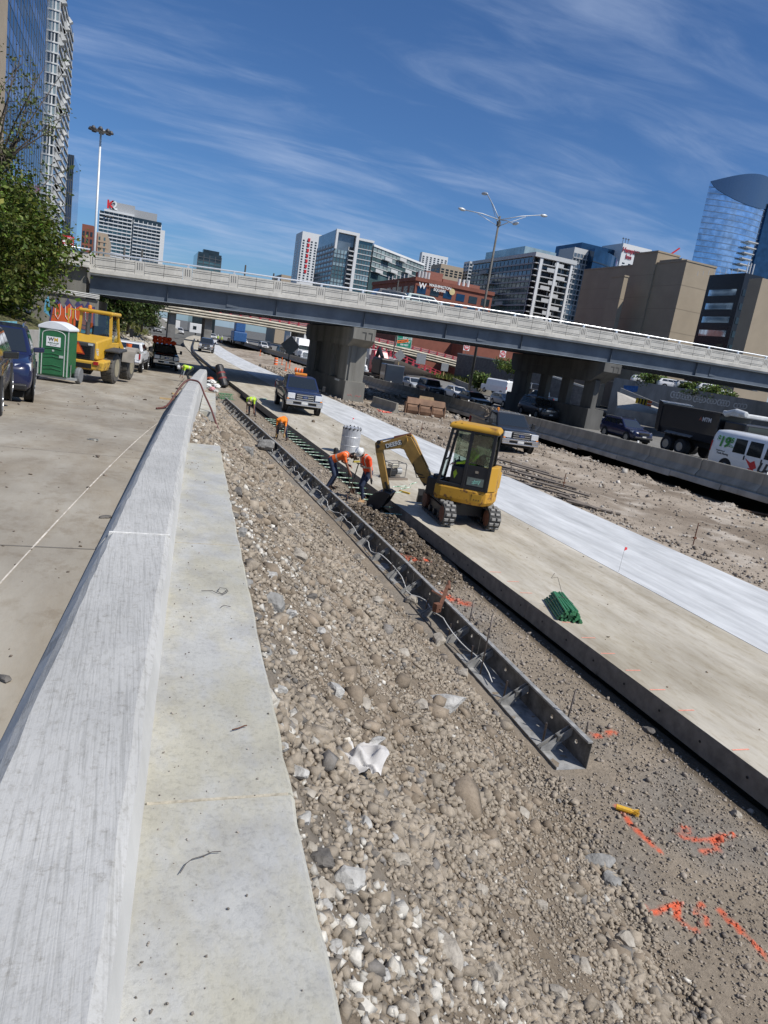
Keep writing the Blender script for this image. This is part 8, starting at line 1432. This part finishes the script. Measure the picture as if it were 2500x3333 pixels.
q = onX(2112,1322,56); barrel('orange traffic barrel on the sunlit slope behind blue vehicle', (56,q.y,q.z-.4)); t = thing('arrow_board','yellow and black striped arrow board beside the slope barrel','sign',(56,q.y+1.2,q.z-.3)); B().bx(-.05,.05,-.8,.8,0,1.0).build('board', mat('board_yellow',(.6,.42,.03),.6,0,0), t, rot=(0,0,R_(40))); [B().bx(-.06,-.052,-.7+.35*k,-.55+.35*k,0,1.0).build('stripe', m_black, t, rot=(0,0,R_(40))) for k in range(4)]
p = px_ray(1766,1243); k = 78.5/p.y; t = thing('orange_flag','orange flag on a pole at the back of the small pickup','flag',(p.x*k,78.5,1.5)); B().tube((0,0,0),(0,0,2.2),.03).build('pole', m_black, t); B().add([(0,0,2.2),(0,0,1.3),(1.0,0,1.7)],[(0,1,2)]).build('cloth', m_org, t)
# load of orange vests / cones on the black pickup bed
q = on_ramp(533,1205); t = thing('orange_bundles','heap of orange hi visibility bundles on roof of the black pickup','load',(q.x+.0,q.y+2.4,q.z+1.98))
for i in range(9): nv = _iv2*np.array((.22,.2,.17))*(1+fbm(_iv2[:,0]*3+i*2,_iv2[:,1]*3,2,2,90+i)*.5)[:,None]; me = bpy.data.meshes.new('b'); me.from_pydata(nv.tolist(),[],_if2); obj('bundle', me, m_orr, t, loc=(-.75+(i % 5)*.36,random.uniform(-.2,.5),.12+.25*(i//5)))
# orange bucket on the white pickup tail
B().lathe([(.13,0),(.16,.36),(.17,.36),(.17,.40)],n=16).build('hung_bucket', m_ob, wp, loc=(.55,3.05,.85)) if False else tag(B().lathe([(.14,0),(.17,.38),(.18,.38),(.18,.42)],n=16).build('bucket', m_ob, loc=wp.matrix_basis @ Vector((-.25,2.75,1.36))), 'orange bucket standing on the tail of white pickup', 'bucket')
# cars on the bridge
for (X, lb, col) in ((19.5,'dark pickup top showing over the bridge parapet',(.03,.035,.04)),(21.9,'pale green car roof showing over the bridge parapet',(.35,.42,.40))):
    car('bridge_car', lb, 'car', (X,by(X)+3.2,bz(X)+1.52), R_(90), col, H=1.62, L=4.6)
# ================================================================== vegetation
def leaf_mat():
    m = bpy.data.materials.new('leaf'); m.use_nodes = True; t = m.node_tree; p = t.nodes['Principled BSDF']; p.inputs['Roughness'].default_value = .55; p.inputs['Specular IOR Level'].default_value = .3
    at = N(t,'ShaderNodeAttribute',attribute_name='tone'); t.links.new(at.outputs['Color'], p.inputs['Base Color']); tl = N(t,'ShaderNodeBsdfTranslucent'); t.links.new(at.outputs['Color'], tl.inputs[0]); mx = N(t,'ShaderNodeMixShader'); mx.inputs[0].default_value = .28
    o = t.nodes['Material Output']; t.links.new(p.outputs[0], mx.inputs[1]); t.links.new(tl.outputs[0], mx.inputs[2]); t.links.new(mx.outputs[0], o.inputs[0]); return m
m_leaf = leaf_mat(); m_bark = mat('bark', (.075,.06,.048), .95, 0, .3, 6, .01, 20)
def leaves(name, parent, P, size, cols, up=.3, asp=1.6):
    n = len(P); nr = rng.normal(0,1,(n,3)); nr[:,2] = np.abs(nr[:,2])+up; nr /= np.linalg.norm(nr,axis=1)[:,None]; t = np.cross(nr, rng.normal(0,1,(n,3))); t /= np.linalg.norm(t,axis=1)[:,None]; bt = np.cross(nr,t); s = size*np.exp(rng.normal(0,.3,n))[:,None]
    V = np.stack([P-t*s*.5*asp, P-bt*s*.45, P+t*s*.5*asp, P+bt*s*.45],1).reshape(-1,3); F = np.arange(n*4).reshape(n,4); me = bpy.data.meshes.new(name); me.from_pydata(V.tolist(),[],F.tolist()); a = me.color_attributes.new('tone','FLOAT_COLOR','POINT'); C = np.repeat(cols,4,0); a.data.foreach_set('color', np.concatenate([C,np.ones((len(C),1))],1).astype(np.float32).ravel())
    return obj(name, me, m_leaf, parent)
def green(n, base=(.075,.115,.022), spread=.35): c = np.array(base)*np.exp(rng.normal(0,spread,(n,1))); return c*(1+rng.normal(0,.12,(n,3)))
def tree(lab, loc, crown, rad, H, nclump, per, leaf=.16, trunk=.22, base=(.07,.105,.02), group=None, twigs=0, name='tree'):
    t = thing(name, lab, 'tree', loc, 0, group); cz = Vector(crown); b = B(); b.path([(0,0,-.5),(.1,.05,H*.25),(-.05,.1,H*.5),(.1,0,H*.75),(0,.1,H*.95)],[trunk,trunk*.9,trunk*.7,trunk*.45,trunk*.15],9); cl = []
    for k in range(nclump):
        d = rng.normal(0,1,3); d /= np.linalg.norm(d); r = rng.uniform(.35,1.0)**.6; c = np.array(cz)+d*np.array(rad)*r; cl.append(c)
    for c in cl[:26]:
        z0 = min(max(c[2]*.6,H*.2),H*.8); m_ = [c[0]*.45,c[1]*.45,(z0+c[2])/2]; b.path([(0,.05,z0),m_,list(c)],[trunk*.32,trunk*.18,trunk*.05],5)
    P = np.concatenate([c+rng.normal(0,1,(per,3))*np.array((.62,.62,.38))*(rad[0]/4.2+.25) for c in cl]); tone = np.repeat(np.exp(rng.normal(0,.28,len(cl))),per)[:,None]
    if twigs:
        tp = []
        for k in range(twigs):
            a = rng.uniform(0,6.28); e = np.array((math.cos(a)*rng.uniform(.5,1)*rad[0]*.95, math.sin(a)*rng.uniform(.4,1)*rad[1]*.9, rng.uniform(cz[2]+rad[2]*.6,cz[2]+rad[2]*2.6))); s0 = np.array((0,.1,H*.62)); m_ = s0*.5+e*.5+rng.normal(0,.4,3); b.path([list(s0),list(m_),list(e)],[.10,.05,.015],5)
            for j in range(9):
                f = rng.uniform(.35,1); q = s0*(1-f)**2+2*f*(1-f)*m_+e*f*f; e2 = q+rng.normal(0,.55,3)+np.array((0,0,.35)); b.path([list(q),list(q*.4+e2*.6+rng.normal(0,.1,3)),list(e2)],[.022,.014,.006],4); tp.append(e2+rng.normal(0,.22,(14,3)))
        tp = np.concatenate(tp); P2 = tp
    b.build('trunk', m_bark, t, smooth=True); leaves('crown', t, P, leaf, green(len(P),base)*tone)
    if twigs: leaves('upper_crown', t, P2, leaf*.75, green(len(P2),(.10,.12,.035)))
    return t
tree('big leafy tree with thin bare upper branches at left before the bridge', (-8.3,48.0,1.6), (0,0,4.9), (4.3,3.8,4.0), 12.5, 230, 170, .15, .3, (.085,.115,.02), twigs=26)
tree('lower leafy tree growing over the graffiti wall', (-8.9,42.5,1.8), (0,0,4.0), (3.0,3.0,3.0), 6.5, 100, 140, .14, .2, (.075,.10,.018))
for i, (px, py, Y, r, h, lb) in enumerate(((420,1005,84,2.6,5.0,'dark bushy tree on the bank beyond the abutment'),(375,1000,76,2.2,4.4,'small dark tree close behind the abutment pier'),(465,1010,98,2.6,5.0,'bushy tree further along the bank before second bridge'),(330,980,80,2.4,6.0,'tree in shade right behind the abutment'))):
    q = onY(px,py,Y); tree(lb, (q.x,Y,q.z-2.2), (0,0,h*.55), (r,r,h*.45), h, 34, 90, .22, .14, (.045,.07,.016))
def weeds(name, lab, pts, h, n, base, spread, w=.03):
    P = []; F = []; C = []; t = []
    for k in range(n):
        p = pts[rng.integers(0,len(pts))]+np.array((rng.normal(0,spread),rng.normal(0,spread),0)); L = h*rng.uniform(.4,1.2); d = np.array((rng.normal(0,.35),rng.normal(0,.35),1.0)); d /= np.linalg.norm(d); s = np.array((rng.normal(),rng.normal(),0)); s = s/np.linalg.norm(s)*w; o = len(P)
        P += [p-s, p+s, p+d*L*.6+s*.7, p+d*L+np.array((d[0],d[1],-.1))*L*.3, p+d*L*.6-s*.7]; F.append((o,o+1,o+2,o+3,o+4)); c = np.array(base)*math.exp(rng.normal(0,.3)); C += [c]*5
    me = bpy.data.meshes.new(name); me.from_pydata([tuple(q) for q in P],[],F); a = me.color_attributes.new('tone','FLOAT_COLOR','POINT'); a.data.foreach_set('color', np.concatenate([np.array(C),np.ones((len(C),1))],1).astype(np.float32).ravel()); return tag(obj(name, me, m_leaf), lab, 'plants', kind='stuff')
c = [np.array(q) for q in HB]; bp_ = []
for k in range(700):
    u, v = rng.uniform(0,1), rng.uniform(.18,1); q = bank_z(u,v); q = np.array(q); q[2] += float(fbm(np.array([q[0]]),np.array([q[1]]),4,.5,61)[0])*.9; bp_.append(q)
weeds('tall_grass','tall dry green grass covering the bank beyond the abutment', bp_, 1.0, 9000, (.16,.17,.05), .35, .035)
gp_ = [np.array(onZ(px,py,.3)) for px, py in ((1380,1218),(1420,1225),(1470,1235),(1520,1245),(1560,1252),(1600,1262))]; weeds('gore_weeds','green and yellow weeds filling the gore by the light pole', gp_, 1.3, 2600, (.15,.17,.04), 3.0, .06)
for i, (px, py, X, r, h, lb) in enumerate(((2125,1240,71.5,1.6,2.4,'green shrub on the upper lot next to dark parked car'),(2290,1275,71.5,1.8,2.2,'broad green shrub at the upper lot edge'),(2345,1285,71.5,1.6,2.4,'green shrub at right end of the upper lot'),(2240,1268,71.5,1.2,1.5,'low shrub on wall top between parked cars'),(1660,1190,0,2.5,1.6,'low green shrubs on slope above the dark retaining wall'),(1560,1235,0,1.3,2.4,'leafy weed bush in the gore beside the light pole'))):
    q = onX(px,py,X) if X else onY(px,py,96 if px < 1600 else 112); tree(lb, (q.x,q.y,q.z-h*.5), (0,0,h*.5), (r,r,h*.5), h*.8, 22, 80, .2, .08, (.09,.13,.03), name='shrub')
